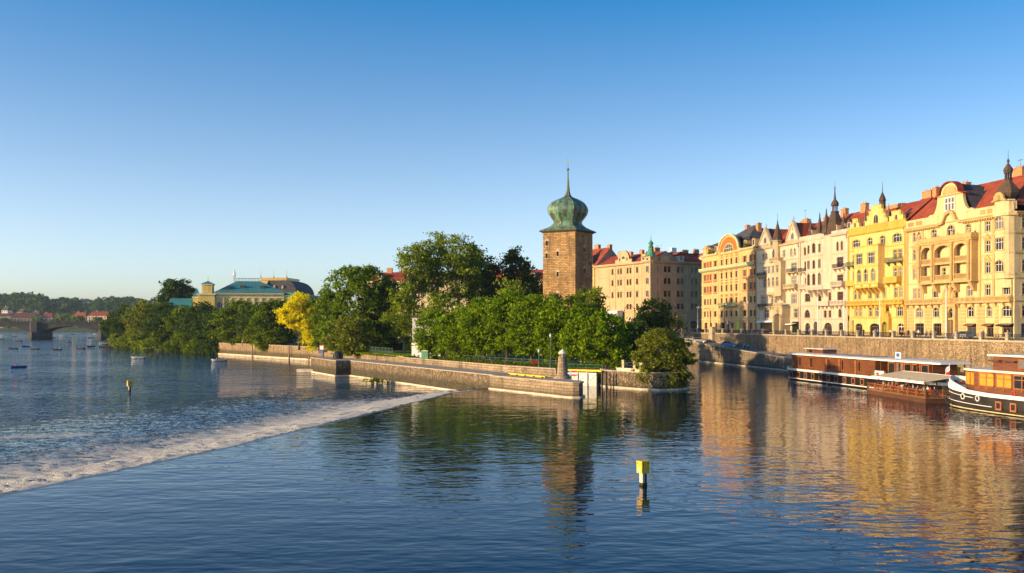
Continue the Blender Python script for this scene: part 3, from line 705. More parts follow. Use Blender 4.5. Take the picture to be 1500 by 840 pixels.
# ---- house 4: bright yellow with stepped gables
def house_yellow():
    wm = plaster('yellow_plaster', (.66, .47, .17), .55); tm = plaster('yellow_trim', (.56, .34, .06), .4)
    f = Fac(fpt(1243), fpt(1328), STREET, name='townhouse', label='bright yellow house with stepped gables and a square oriel', cat='house', wallmat=wm, trim=tm, frame=m_wframe)
    U = f.U
    R5, R4, R3, R2, R1 = (21.2, 23.1), (17.4, 19.5), (13.2, 15.4), (8.7, 11.0), (4.5, 6.6)
    f.winp(1249, 1260, R5, nm=2, arch=.35); f.winp(1308, 1321, R5, nm=2, arch=.4); f.winp(1271, 1278, R5, nm=1, arch=.5); f.winp(1289.4, 1296.6, R5, nm=1, arch=.5)
    for a, b in ((1249.4, 1254), (1256, 1260.4), (1308.6, 1314), (1316, 1321.4)):
        f.winp(a, b, R4, nm=1); f.winp(a+.4, b+.2, R3, nm=1, sur=1.3); f.winp(a+1.4, b+1, R2, nm=1)
    for a, b in ((1272.2, 1277), (1282.6, 1287.4), (1293.4, 1297.6)): f.winp(a, b, R2, nm=1)
    for a, b in ((1252.2, 1256.6), (1258.6, 1262.6), (1273.2, 1278), (1282.6, 1287.6)): f.winp(a, b, R1, nm=1, sur=1.3)
    f.winp(1313.6, 1323, R1, nm=2)
    u0, u1, d = U(1261), U(1296), 1.7; m = MB(); ops = []
    f.win(U(1263.6), U(1273), 16.9, 19.4, nm=2, y=-d, ops=ops); f.win(U(1281), U(1291), 16.9, 19.4, nm=2, y=-d, ops=ops)
    for a, b in ((1265.6, 1271), (1275.4, 1281), (1286, 1291.8)): f.win(U(a), U(b), 12.7, 15.6, nm=1, arch=1, y=-d, ops=ops)
    f.plane(m, u0, u1, 11.2, 21.0, -d, ops)
    m.quad((u1, -d, 11.2), (u1, -.004, 11.2), (u1, -.004, 21), (u1, -d, 21)); m.quad((u0, -d, 11.2), (u0, -d, 21), (u0, -.004, 21), (u0, -.004, 11.2)); m.quad((u0, -d, 21), (u1, -d, 21), (u1, -.004, 21), (u0, -.004, 21)); m.quad((u0, -d, 11.2), (u0, -.004, 11.2), (u1, -.004, 11.2), (u1, -d, 11.2))
    ori = f.part(m, 'oriel', wm); m = MB()
    m.box(u0-.12, -d-.12, 20.9, u1+.12, -.004, 21.2); m.box(u0-.1, -d-.1, 16.1, u1+.1, -d-.003, 16.35); m.box(u0-.2, -d-.2, 11.2, u1+.2, -d-.003, 11.5); m.box(u0-.2, -d-.2, 12.1, u1+.2, -d-.003, 12.3)
    for i in range(4): x = u0+(u1-u0)*i/3; m.box(x-.3, -d-.25, 11.5, x+.3, -d-.003, 12.1)
    for i in range(6): x = u0+.4+(u1-u0-.8)*i/5; m.extx([(-.004, 9.7), (-.8, 10.3), (-d, 11.18), (-.004, 11.18)], x-.25, x+.25)
    f.part(m, 'oriel_moulding', tm, ori)
    for v, d2 in ((4.1, .15), (12.0, .15), (16.4, .15), (20.4, .15)): f.band(v, .22, d2)
    f.tb.box(0, -.2, 0, .35, -.004, 24.6); f.tb.box(f.W-.35, -.2, 0, f.W, -.004, 24.6)
    f.cornice(24.4, .5, .6); m = MB(); m.box(0, -.25, 24.7, f.W, .1, 25.9); m.box(-.05, -.35, 25.9, f.W, .15, 26.1)
    for i in range(24): m.box(.3+i*(f.W-.6)/24, -.32, 24.95, .6+i*(f.W-.6)/24, -.252, 25.6)
    f.part(m, 'parapet', tm)
    for a, b, steps, vb, vt in ((1268, 1301, 4, 26.0, 30.4), (1247.5, 1259.5, 2, 26.0, 28.2), (1303.5, 1324, 2, 26.0, 28.2)):
        u0, u1 = U(a), U(b); c = (u0+u1)/2; hw = (u1-u0)/2; poly = []
        for i in range(steps):
            x = hw*(1-i*.72/(steps)); v = vb+(vt-vb)*(i+1)/steps; pv = vb+(vt-vb)*i/steps
            poly += [(x, pv), (x, v)]
        pts = [(c+x, v) for x, v in poly]+[(c-x, v) for x, v in reversed(poly)]
        f.gable(pts, y0=-.18, y1=.5)
        m = MB()
        for i in range(steps):
            x = hw*(1-i*.72/steps); v = vb+(vt-vb)*(i+1)/steps; xi = hw*(1-(i+1)*.72/steps) if i < steps-1 else 0
            m.box(c-x-.08, -.3, v, c-xi, .55, v+.14); m.box(c+xi, -.3, v, c+x+.08, .55, v+.14)
            if i: m.box(c-x+.3, -.22, v-.9, c-x+.65, -.182, v-.25); m.box(c+x-.65, -.22, v-.9, c+x-.3, -.182, v-.25)
        f.part(m, 'gable_moulding', tm)
        w = .85 if steps > 2 else .45; m = MB(); m.ext(arc_pts(c-w, c+w, vb+1.3*w+.3, w, 10)+[(c+w, vb+.3), (c-w, vb+.3)], -.25, -.184, 1); m.box(c-.05, -.3, vb+.3, c+.05, -.252, vb+2.2*w+.3); m.box(c-w-.15, -.36, vb+.1, c+w+.15, -.186, vb+.28); f.part(m, 'gable_window', [tm, m_glassd])
    f.balcony(U(1244.2), U(1260), 17.0, 1.0, 'iron', .9, plain('green_iron', (.10, .14, .08), .6)); f.balcony(U(1302.5), U(1323.5), 16.9, 1.2, 'iron', .9, MATS['green_iron']); f.balcony(U(1244.2), U(1258.6), 12.2, 1.1, 'solid', 1.1); f.balcony(U(1302), U(1321.6), 12.2, 1.4, 'solid', 1.2)
    f.balcony(U(1243.6), U(1327), 7.4, .9, 'stone', .9, None, 14)
    f.shop(U(1253), U(1263.4), 2.9, n=2, arch=.5, v0=-.3); f.shop(U(1274), U(1288.6), 2.9, n=3, arch=.4, v0=-.2); f.shop(U(1314.6), U(1324), 2.9, n=2, arch=.6, v0=.3, fr=m_white)
    # portal
    u0, u1 = U(1293), U(1306.5); c = (u0+u1)/2; m = MB()
    m.box(u0, -.8, -.3, u0+.8, -.004, 4.2); m.box(u1-.8, -.8, -.3, u1, -.004, 4.2)
    a_ = arc_pts(u0+.8, u1-.8, 2.2, 1.1, 10); m.ext([(u0+.8, 4.2)]+a_+[(u1-.8, 4.2)], -.7, -.006); m.ext([(u0, 4.2), (u1, 4.2), (c+.9, 5.6), (c, 6.1), (c-.9, 5.6)], -.75, -.006)
    m.box(c-.9, -1.0, 5.2, c+.9, -.76, 6.6)
    for q in (-.6, 0, .6): m.lathe([(.22, 6.6), (.28, 7.0), (.12, 7.5)], c+q, -.85, 6)
    f.part(m, 'portal', tm); f.door(u0+.9, u1-.9, 3.2, .8, m_green)
    f.finish(24.6, 15)
    rf = f.roof(25.2, 30.8, 7, 15, mat=m_redroof2)
    m = MB(); m.add([(U(1303), .6, 26), (U(1326), .6, 26), (U(1326), 7, 31.2), (U(1309), 7, 31.2)], [(0, 1, 2, 3)]); f.part(m, 'cross_roof', m_redroof, rf)
    m = MB(); m.box(U(1261), 6.4, 28, U(1284), 7.6, 31.2); f.part(m, 'chimney', m_chim, rf)
    f.spire(U(1284), 1.5, [(.75, 29.8), (.7, 31.4), (.85, 31.6), (.6, 32.4), (.35, 33.0), (.1, 33.6), (.03, 36)], 8, 'pinnacle')
    for px in (1265.3, 1299.6): f.spire(U(px), .4, [(.7, 26.1), (.35, 27.6), (.03, 30.4)], 6, 'pinnacle', plain('dark_pinnacle', (.11, .09, .06)))
    f.chimney(rf, U(1316), 7.5, 30, 32.6, 3.4, 1.2, 4); f.chimney(rf, U(1327), 7.5, 30, 33, 1.4, 1.2, 2); f.skylight(rf, U(1311), 3.0, 28.0); return f

# ---- house 5: cream corner house with loggias and an onion turret
def house_corner():
    wm = plaster('warm_cream_plaster', (.62, .48, .25), .6); tm = plaster('warm_trim', (.50, .33, .135), .45)
    f = Fac(fpt(1328), fpt(1486), STREET, name='corner_house', label='large cream corner house with two tiers of loggias and an onion topped turret', cat='house', wallmat=wm, trim=tm, frame=m_wframe)
    U = f.U
    R5, R4, R3, R2, R1 = (20.7, 22.6), (16.7, 18.9), (12.6, 14.7), (8.3, 10.4), (4.2, 6.2)
    for a, b in ((1337.6, 1342), (1344.2, 1348.6)):
        f.winp(a, b, R5, nm=1, arch=1, sur=.9); f.winp(a, b, R4, nm=1); f.winp(a+.4, b+.2, R3, nm=1, sur=1.3); f.winp(a+.8, b+.4, R2, nm=1)
    f.winp(1342, 1351.8, R1, nm=2, arch=.5); f.shop(U(1340.6), U(1353.4), 2.9, n=2)
    f.winp(1364.6, 1372, R5, nm=1, arch=.4); f.winp(1387.4, 1398.6, (20.7, 23.0), nm=2, arch=1); f.winp(1415, 1422, R5, nm=1, arch=.3)
    for a, b in ((1366.4, 1374), (1416.4, 1425)): f.winp(a, b, R2, nm=1, arch=.3); f.winp(a+1, b+1.6, R1, nm=1, arch=.7, sur=1.3)
    f.winp(1384.6, 1389, R2, nm=1, arch=1); f.winp(1399, 1403.4, R2, nm=1, arch=1)
    f.shop(U(1367), U(1379), 2.9, n=3); f.shop(U(1416.6), U(1430), 2.9, n=2); f.awning(U(1416.6), U(1430), 2.9, .9, m_bframe, .3)
    for r in (R5, R4, R3, R2): f.winp(1443.2, 1450.8, r, nm=1, sur=1.35 if r in (R4, R3) else 1.0)
    f.winp(1446, 1452.6, R1, nm=1, arch=.8); f.shop(U(1445), U(1455.4), 2.8, n=2); f.awning(U(1443), U(1456.4), 2.9, .9, m_bframe, .3)
    # pediments
    m = MB()
    for a, b in ((1336.6, 1349.6), (1442, 1452)):
        u0, u1 = U(a), U(b); c = (u0+u1)/2
        for v in (15.3, 19.3): m.ext([(u0, v), (u1, v), (c, v+.95)], -.3, -.006)
    f.part(m, 'pediment', tm)
    # loggia block
    u0, u1, d = U(1354.6), U(1433), 1.5; m = MB()
    piers = [U(1354.6), U(1358.4), U(1373.2), U(1378), U(1401.8), U(1407), U(1426), U(1433)]
    for i in (0, 2, 4, 6): m.box(piers[i], -d, 11.5, piers[i+1], -d+.7, 19.4)
    for i in (1, 3, 5):
        a, b = piers[i], piers[i+1]
        pts = arc_pts(a, b, 17.5, 1.4, 12); m.ext([(a, 19.4)]+pts+[(b, 19.4)], -d+.05, -d+.6)
        m.box(a, -d+.1, 15.0, b, -.004, 15.45); m.box(a, -d+.06, 11.5, b, -.004, 11.9)
        for v in (11.9, 15.45):
            n = max(4, int((b-a)/.35)); m.box(a, -d+.12, v+.85, b, -d+.4, v+1.0)
            for q in range(n): x = a+(q+.5)*(b-a)/n; m.box(x-.08, -d+.2, v, x+.08, -d+.34, v+.85)
    m.box(u0-.25, -d-.25, 11.1, u1+.25, -.004, 11.498); m.box(u0-.25, -d-.25, 19.4, u1+.25, -.004, 19.8); m.box(u0-.4, -d-.45, 19.8, u1+.4, -.004, 20.0)
    m.box(u0-.2, -d-.2, 20.0, u1+.2, -d+.05, 20.75); m.box(u1-.05, -d+.05, 20.0, u1+.2, -.004, 20.75); m.box(u0-.2, -d+.05, 20.0, u0+.05, -.004, 20.75); m.box(u1-.45, -d+.7, 11.5, u1, -.006, 19.4)
    for i in (0, 2, 4, 6):
        c = (piers[i]+piers[i+1])/2; m.lathe([(.35, 11.6), (.28, 12.3), (.27, 14.6), (.42, 15.0), (.3, 15.5), (.27, 18.4), (.45, 19.0), (.45, 19.4)], c, -d-.2, 8); m.lathe([(.3, 20.75), (.36, 21.15), (.1, 21.6)], c, -d, 6)
        m.extx([(-.004, 9.2), (-.7, 9.6), (-d, 11.08), (-.004, 11.08)], c-.45, c+.45)
    lg = f.part(m, 'loggia', tm)
    for i in (1, 3, 5):
        a, b = piers[i], piers[i+1]; w = min(1.7, (b-a)*.5)
        for v0 in (12.0, 15.6): f.win(b-w-.25, b-.25, v0, v0+2.4, nm=1, sur=.8)
        if i == 3: f.win(a+.5, a+1.7, 12.0, 14.4, nm=0, sur=.8)
    # statue group and portal
    m = MB(); c = U(1394.5); m.box(c-2.2, -.9, 6.6, c+2.2, -.004, 7.2)
    for q, h in ((-1.5, 1.6), (-.6, 2.8), (.5, 3.0), (1.5, 1.7)): m.lathe([(.5, 7.9), (.6, 8.3), (.42, 8.0+h*.6), (.18, 8.0+h*.85), (.24, 8.0+h), (.03, 8.3+h)], c+q, -.7, 7)
    f.part(m, 'statue_group', tm)
    m = MB(); u0p, u1p = U(1388.6), U(1403.6); c = (u0p+u1p)/2
    m.box(u0p, -.7, -.3, u0p+.7, -.004, 6.4); m.box(u1p-.7, -.7, -.3, u1p, -.004, 6.4); m.box(u0p-.2, -.9, 6.2, u1p+.2, -.004, 6.6)
    o_ = arc_pts(u0p+.7, u1p-.7, 4.4, 1.6, 12); m.ext([(u0p+.7, 6.2)]+o_+[(u1p-.7, 6.2)], -.5, -.006); m.box(u0p+.7, -.45, 3.6, u1p-.7, -.008, 4.0); f.part(m, 'portal', tm)
    f.door(u0p+.75, u1p-.75, 3.5, 0); f.winp(1391.2, 1401.4, (4.0, 5.9), nm=2, arch=1, sur=0)
    # cornices and rusticated base
    f.balcony(U(1330), f.W-.2, 7.1, .9, 'stone', .95, None, 16)
    for i in range(9):
        v = .1+i*.72
        for a, b in ((1329, 1338.6), (1355, 1365), (1380.5, 1388), (1405, 1415), (1431, 1442.4), (1457, 1463)): f.tb.box(U(a), -.1, v, U(b), -.004, v+.58)
    for v in (11.3, 15.9, 19.6): f.band(v, .22, .12)
    for a in (1329.6, 1352, 1436, 1456): f.tb.box(U(a)-.28, -.18, 7.4, U(a)+.28, -.004, 23)
    f.cornice(23.3, .9, .9, 0, U(1378)); f.cornice(23.3, .9, .9, U(1412), f.W)
    for q0, q1 in ((0, U(1375.5)), (U(1415), f.W)): m = MB(); m.box(q0, -.2, 23.75, q1, .1, 25.2); m.box(q0-.05, -.3, 25.2, q1, .15, 25.4); f.part(m, 'parapet', wm)
    m = MB()
    for a, b in ((1331, 1340), (1343, 1352.5), (1437, 1445), (1447, 1455)):
        n = 7
        for i in range(n): x = U(a)+(U(b)-U(a))*(i+.5)/n; m.box(x-.07, -.24, 24.1, x+.07, -.202, 24.9)
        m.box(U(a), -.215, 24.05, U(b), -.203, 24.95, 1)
    f.part(m, 'balustrade', [tm, plain('painted_niche_shade', (.2, .14, .07))])  # flat dark panels behind the balusters, recess shade put into their colour
    # curved gable
    a0, a1 = U(1361), U(1427); b0, b1 = U(1374), U(1411); c = (b0+b1)/2
    def vol(x0, x1, v0, v1, n=8): return [(x0+(x1-x0)*math.sin(math.pi/2*i/n), v0+(v1-v0)*(1-math.cos(math.pi/2*i/n))) for i in range(n+1)]
    top = [(b1+.5, 29.3), (b1-.2, 29.5)]+[(c+(b1-c-1.2)*math.cos(t), 29.6+2.2*math.sin(t)) for t in [math.pi*i/14 for i in range(15)]]+[(b0+.2, 29.5), (b0-.5, 29.3)]
    poly = [(a1, 23.7), (a1, 25.6), (a1-.9, 25.9)]+vol(a1-.9, b1, 25.6, 29.2)[1:]+top+list(reversed(vol(a0+.9, b0, 25.6, 29.2)[1:]))+[(a0+.9, 25.9), (a0, 25.6), (a0, 23.7)]
    f.gable(poly, y0=-.12, y1=.5)
    m = MB(); tp = [(b1+.8, 29.2)]+[(c+(b1-c-1.0)*math.cos(t), 29.75+2.3*math.sin(t)) for t in [math.pi*i/14 for i in range(15)]]+[(b0-.8, 29.2)]
    for i in range(len(tp)-1):
        p, q = tp[i], tp[i+1]; m.ext([p, q, (q[0], q[1]-.28), (p[0], p[1]-.28)], -.6, .9, 0)
    gm = f.part(m, 'gable_coping', m_redroof2)
    m = MB(); m.box(b0, -.35, 29.1, b1, -.124, 29.4); m.ext(arc_pts(c-2.2, c+2.2, 29.6, 1.6, 10), -.3, -.126); m.ext([(U(1376), 23.6), (U(1383), 23.9), (U(1388), 25.6), (U(1394), 26.2), (U(1400), 25.6), (U(1405), 23.9), (U(1412), 23.6), (U(1412), 23.2), (U(1404), 23.4), (U(1399), 25.0), (U(1394), 25.5), (U(1389), 25.0), (U(1384), 23.4), (U(1376), 23.2)], -.8, -.128); f.part(m, 'gable_moulding', tm)
    m = MB(); x0, x1 = U(1385.6), U(1399.4); m.box(x0, -.2, 26.2, x1, -.13, 28.6, 1)
    for i in range(4): x = x0+(x1-x0)*i/3; m.box(x-.1, -.26, 26.2, x+.1, -.202, 28.6)
    m.box(x0-.1, -.262, 27.5, x1+.1, -.204, 27.65); m.box(x0-.3, -.35, 25.98, x1+.3, -.132, 26.19); m.box(x0-.2, -.3, 28.6, x1+.2, -.132, 28.8); f.part(m, 'gable_window', [m_white, m_glass])
    # turret bay
    cu = U(1474); m = MB(); r = 3.1; cy = .6
    f.winp(1468, 1480.4, (20.6, 22.9), nm=2, arch=.6, y=-1.5); f.winp(1468, 1480.4, R4, nm=2, y=-1.5); f.winp(1468, 1480.4, R3, nm=2, arch=.7, y=-1.5); ops2 = f.ops[-3:]; del f.ops[-3:]
    f.winp(1469, 1480, R2, nm=2, arch=.5); f.winp(1468, 1482, R1, nm=2, arch=.7); f.shop(U(1468), U(1484), 2.8, n=3); f.awning(U(1465), f.W-.1, 2.9, 1.0, m_black, .3)
    ta, tb_ = U(1463), f.W+.02
    f.plane(m, ta+.9, tb_-.9, 11.6, 24.2, -1.5, ops2)
    for x0, y0, x1, y1 in ((ta, -.004, ta+.35, -.9), (ta+.35, -.9, ta+.9, -1.5), (tb_-.9, -1.5, tb_-.35, -.9), (tb_-.35, -.9, tb_, -.004)): m.quad((x0, y0, 11.6), (x1, y1, 11.6), (x1, y1, 24.2), (x0, y0, 24.2))
    def bay(e, back=-.004): return [(ta-e, back), (ta+.35-e, -.9-e), (ta+.9-e*.4, -1.5-e), (tb_-.9+e*.4, -1.5-e), (tb_-.35+e, -.9-e), (tb_+e, back)]
    m.prism(bay(0), 11.3, 11.598); m.prism(bay(.35), 23.0, 23.6); m.prism(bay(.02, .5), 24.2, 25.8); m.prism(bay(.2), 25.8, 26.0)
    m.prism([(ta+.6, -.004), (ta+1.6, -1.0), (tb_-1.6, -1.0), (tb_-.6, -.004)], 9.6, 11.298)
    for v in (16.1, 19.7, 12.0): m.prism(bay(.12), v, v+.28)
    o = f.part(m, 'turret_bay', wm)
    m = MB(); m.ext([(cu-2.2, 25.8)]+[(cu-1.4*math.cos(t), 26.2+1.3*math.sin(t)) for t in [math.pi*i/10 for i in range(11)]]+[(cu+2.2, 25.8)], -1.7, -1.3); m.lathe([(.5, 25.9), (.6, 26.5), (.3, 27.0)], cu, -1.75, 8); f.part(m, 'cartouche', tm)
    f.spire(cu, .4, [(1.9, 25.2), (1.5, 25.9), (1.2, 26.2), (1.6, 26.6), (2.05, 27.3), (2.0, 27.9), (1.5, 28.6), (1.0, 29.2), (.68, 29.7), (.66, 29.9), (.85, 30.0)], 8, 'onion_turret')
    m = MB()
    for i in range(8): a = math.pi/4*i; m.tube((cu+.52*math.cos(a), .4+.52*math.sin(a), 30.0), (cu+.52*math.cos(a), .4+.52*math.sin(a), 31.1), .12, .12, 5)
    m.lathe([(.8, 31.1), (.7, 31.2), (.85, 31.6), (.8, 31.95), (.5, 32.4), (.22, 32.9), (.1, 33.1), (.27, 33.3), (.22, 33.55), (.05, 33.9), (.02, 35.6)], cu, .4, 8); f.part(m, 'lantern', m_darkmetal)
    wl = f.finish(23.6, 17, sides='open_right')
    rf = f.roof(25.0, 31.6, 7.5, 17, hip1=6)
    m = MB(); m.add([(a0+1, .5, 25.5), (b0+.3, .5, 29.6), (b1-.3, .5, 29.6), (a1-1, .5, 25.5), (b0+.3, 6.5, 29.8), (b1-.3, 6.5, 29.8), (a1-1, 4.5, 25.5)], [(1, 2, 5, 4), (2, 3, 6, 5)]); m.add([(c-2.8, .5, 29.7), (c-1.4, .5, 31.4), (c+1.4, .5, 31.4), (c+2.8, .5, 29.7), (c-2.8, 6, 29.7), (c-1.4, 6, 31.2), (c+1.4, 6, 31.2), (c+2.8, 6, 29.7)], [(0, 1, 5, 4), (1, 2, 6, 5), (2, 3, 7, 6)]); f.part(m, 'gable_roof', m_slate, rf)
    f.chimney(rf, U(1367), 7.5, 29, 32.6, 2.2, 1.2, 3); f.chimney(rf, U(1437), 8.5, 31, 33.4, 2.8, 1.2, 4); f.chimney(rf, U(1352), 8.5, 30, 32.3, 1.4, 1.0, 2, m_white); f.chimney(rf, U(1484), 12, 28, 31.5, 2, 1.2, 3); f.chimney(rf, U(1466), 12, 29, 32.2, 1.2, 1.0, 2)
    f.skylight(rf, U(1446), 2.2, 27.2); f.antenna(rf, U(1441), 8, 31.5, 3.6); f.antenna(rf, U(1478), 9, 31.5, 3.0)
    # side street front of the same house
    g = Fac(f.P1, f.P1+Vector((-f.u.y, f.u.x, 0))*17, STREET, root=f, wallmat=wm, trim=tm, frame=m_wframe)
    for r in (R5, R4, R3, R2, R1):
        for k in range(4): x = 1.6+k*3.9; g.win(x, x+1.4, r[0], r[1], nm=1, sur=1.2)
    for k in range(3): g.shop(1.4+k*4.6, 4.6+k*4.6, 2.9, n=2)
    for v in (7.0, 11.3, 15.9, 19.6): g.band(v, .25, .15)
    g.cornice(23.3, .8, .9); g.plane(g.mb, 0, g.W, -.3, 23.7, -.006, g.ops); g.part(g.mb, 'wall', wm); g.part(g.tb, 'stone_trim', tm); return f
# ------------------------------------------------------------------ houses beyond the tower
def simple_rows(f, rows, n, w, m0=1.2, m1=1.2, **k):
    for r in rows:
        for i in range(n):
            x = m0+(f.W-m0-m1)*(i+.5)/n; f.win(x-w/2, x+w/2, r[0], r[1], **k)
def corner_block():
    wm = plaster('sand_plaster', (.50, .36, .20)); tm = plaster('sand_stone_trim', (.48, .35, .20), .4)
    c0 = Vector((49, 337, 0)); ul = Vector((-.535, 1, 0)).normalized(); ur = Vector((1, .535, 0)).normalized()
    f = Fac(c0+ul*35.5, c0, STREET, name='corner_house', label='sand coloured corner house with red roof and green copper spire, behind the stone tower', cat='house', wallmat=wm, trim=tm, frame=m_bframe)
    U = f.U
    rows = [(21.3-.2, 23.2), (16.9, 19.0), (12.4, 14.5), (8.0, 10.0)]
    cols = [(896, 898.6), (904.6, 907), (908.6, 911.2), (918.2, 920.8), (922.4, 925), (932, 934.8), (944, 946.8)]
    for i, r in enumerate(rows[:3]):
        for a, b in cols: f.winp(a, b, r, nm=1, sur=1.3)
    for a, b in cols: f.winp(a, b, (3.2, 6.6) if a < 915 else rows[3], nm=1, sur=1, arch=.6)
    for a, b in ((918.2, 925), (932, 936), (943, 948)): f.shop(U(a), U(b), 3.6, n=2, arch=.5)
    for v in (11.3, 15.7, 20.0): f.band(v, .3, .2)
    f.band(7.0, .5, .4)
    for a in (893, 901.5, 915, 929, 940, 951): f.tb.box(U(a)-.25, -.15, 7.5, U(a)+.25, -.004, 23.8)
    f.cornice(24.6, 1.0, 1.0)
    m = MB(); c = U(913.5); m.ext([(c-5.2, 25.1), (c-5.2, 26.4)]+[(c-3.6*math.cos(t), 26.4+3.4*math.sin(t)) for t in [math.pi*i/12 for i in range(13)]]+[(c+5.2, 26.4), (c+5.2, 25.1)], -.15, .5); f.part(m, 'gable', tm)
    m = MB(); m.ext(arc_pts(c-1.0, c+1.0, 26.6, 1.0, 8), -.2, -.155, 0)
    for q in (-2.3, 2.3): m.box(c+q-.35, -.2, 26.0, c+q+.35, -.155, 27)
    f.part(m, 'gable_window', m_glassd)
    m = MB(); m.box(U(939.5), -.1, 25.1, f.W-3.2, .4, 27.6, 0)
    for k in range(3): x = U(941.5)+k*1.9; m.box(x, -.14, 25.6, x+1.2, -.104, 26.9, 1)
    f.part(m, 'attic', [tm, m_glassd])
    f.finish(25, 22, sides='open_right')
    g = Fac(c0, c0+ur*29.5, STREET, root=f, wallmat=wm, trim=tm, frame=m_bframe)
    for r in rows:
        for x in (1.3, 5.2, 6.9, 11.0, 12.7, 17.2, 18.9, 23.3, 26.0): g.win(x+.4, x+1.7, r[0], r[1], nm=1, sur=1.3)
    for x in (1.5, 6, 11.5, 17.5, 23.5): g.shop(x, x+3, 3.8, n=2, arch=.6)
    for v in (11.3, 15.7, 20.0, 7.0): g.band(v, .3, .2)
    g.cornice(24.6, 1.0, 1.0); g.plane(g.mb, 0, g.W, -.3, 25.0, -.006, g.ops); g.part(g.mb, 'wall', wm); g.part(g.tb, 'stone_trim', tm)
    # roofs of the two wings
    W = f.W; rf = f.roof(25.0, 28.6, 7, 14, 0, W-.4, m_redroof2)
    gr = g.roof(25.0, 28.7, 7, 14, 3.2, g.W, m_redroof2, m_redroof2)
    for u, v in ((6, 30), (13, 29.6), (20, 29.8), (26.5, 30.2)): f.chimney(rf, u, 7.2, v-2.5, v, 2.0, 1.0, 3)
    for u, v in ((8, 30.2), (15.5, 30.4), (21, 29.8), (26, 30.2)): g.chimney(gr, u, 7.4, v-2.6, v, 2.2, 1.1, 3, m_chim if u != 15.5 else m_white)
    for u in (13.5, 25.5):
        m = MB(); m.box(u-1.3, .2, 25.1, u+1.3, 3.5, 27.2, 0); m.ext(arc_pts(u-1.5, u+1.5, 27.2, 1.5, 8), 0, 3.5, 1); m.ext(arc_pts(u-.6, u+.6, 26.6, .6, 8)+[(u+.6, 25.5), (u-.6, 25.5)], .14, .19, 2); g.part(m, 'dormer', [m_wframe, m_redroof, m_glassd], gr)
    m = MB(); m.box(4.0, -.1, 25.1, 8.5, .4, 26.8); g.part(m, 'attic', tm)
    # corner turret with green spire
    x = W-.6; m = MB(); m.box(x-2.6, -.5, 7, x+.9, 2.6, 26.2, 0); m.box(x-2.9, -.8, 24.4, x+1.2, 2.9, 25.0, 0); m.box(x-2.9, -.8, 26.2, x+1.2, 2.9, 26.6, 0)
    m.box(x-1.4, -.56, 25.2, x-.4, -.504, 26.0, 1)
    for r in rows[:3]: m.box(x-1.7, -.56, r[0], x-.1, -.504, r[1], 1); m.box(x-.95, -.6, r[0], x-.85, -.562, r[1], 0); m.box(x-1.9, -.75, r[0]-.3, x+.1, -.505, r[0]-.02, 0)
    f.part(m, 'turret', [tm, m_glassd])
    f.spire(x-.85, 1.05, [(2.5, 26.6), (1.7, 27.2), (1.3, 27.9), (1.1, 28.7), (.8, 29.7), (1.05, 29.9), (.7, 30.3), (.65, 30.9), (.95, 31.1), (.9, 31.5), (.4, 32.0), (.14, 32.5), (.07, 33.4), (.02, 35)], 8, 'spire', plain('green_spire_copper', (.06, .235, .14), .6, .35, .9))
    f.antenna(rf, 30, 7, 28.6, 2.6); g.antenna(gr, 10, 7.4, 28.6, 3)
    m = MB(); m.box(-.05, -3.0, .0, 19, -.6, 7.6); f.part(m, 'side_annex', plain('lilac_white_render', (.55, .54, .58), .8, .08)); return f
def olive_house():
    wm = plaster('olive_plaster', (.30, .27, .12)); tm = plaster('ochre_trim', (.34, .29, .13), .3)
    c0 = Vector((49, 337, 0)); ur = Vector((1, .535, 0)).normalized()
    f = Fac(c0+ur*29.7, c0+ur*46, STREET, name='townhouse', label='dark olive house in the shaded side street, next to the sand coloured corner house', cat='house', wallmat=wm, trim=tm, frame=m_bframe)
    simple_rows(f, [(21, 23.4), (16.8, 19.2), (12.6, 15), (8.6, 10.8)], 6, 1.4, nm=1, sur=1.2)
    for i in range(12): f.tb.box(0, -.12, .2+i*.6, f.W, -.004, .2+i*.6+.4)
    for x in (1, 5, 9, 13): f.shop(x, x+2.4, 3.6, n=2, arch=.6)
    f.cornice(24.6, 1, 1); f.finish(25, 14); rf = f.roof(25, 30, 7, 14, mat=m_redroof2)
    for u in (3, 9): f.chimney(rf, u, 7.2, 28.5, 31.6, 2, 1)
    f.dormer(rf, 5, 25.6, 2.2, 1.9, .6, 4, 1, m_wframe, m_slate)
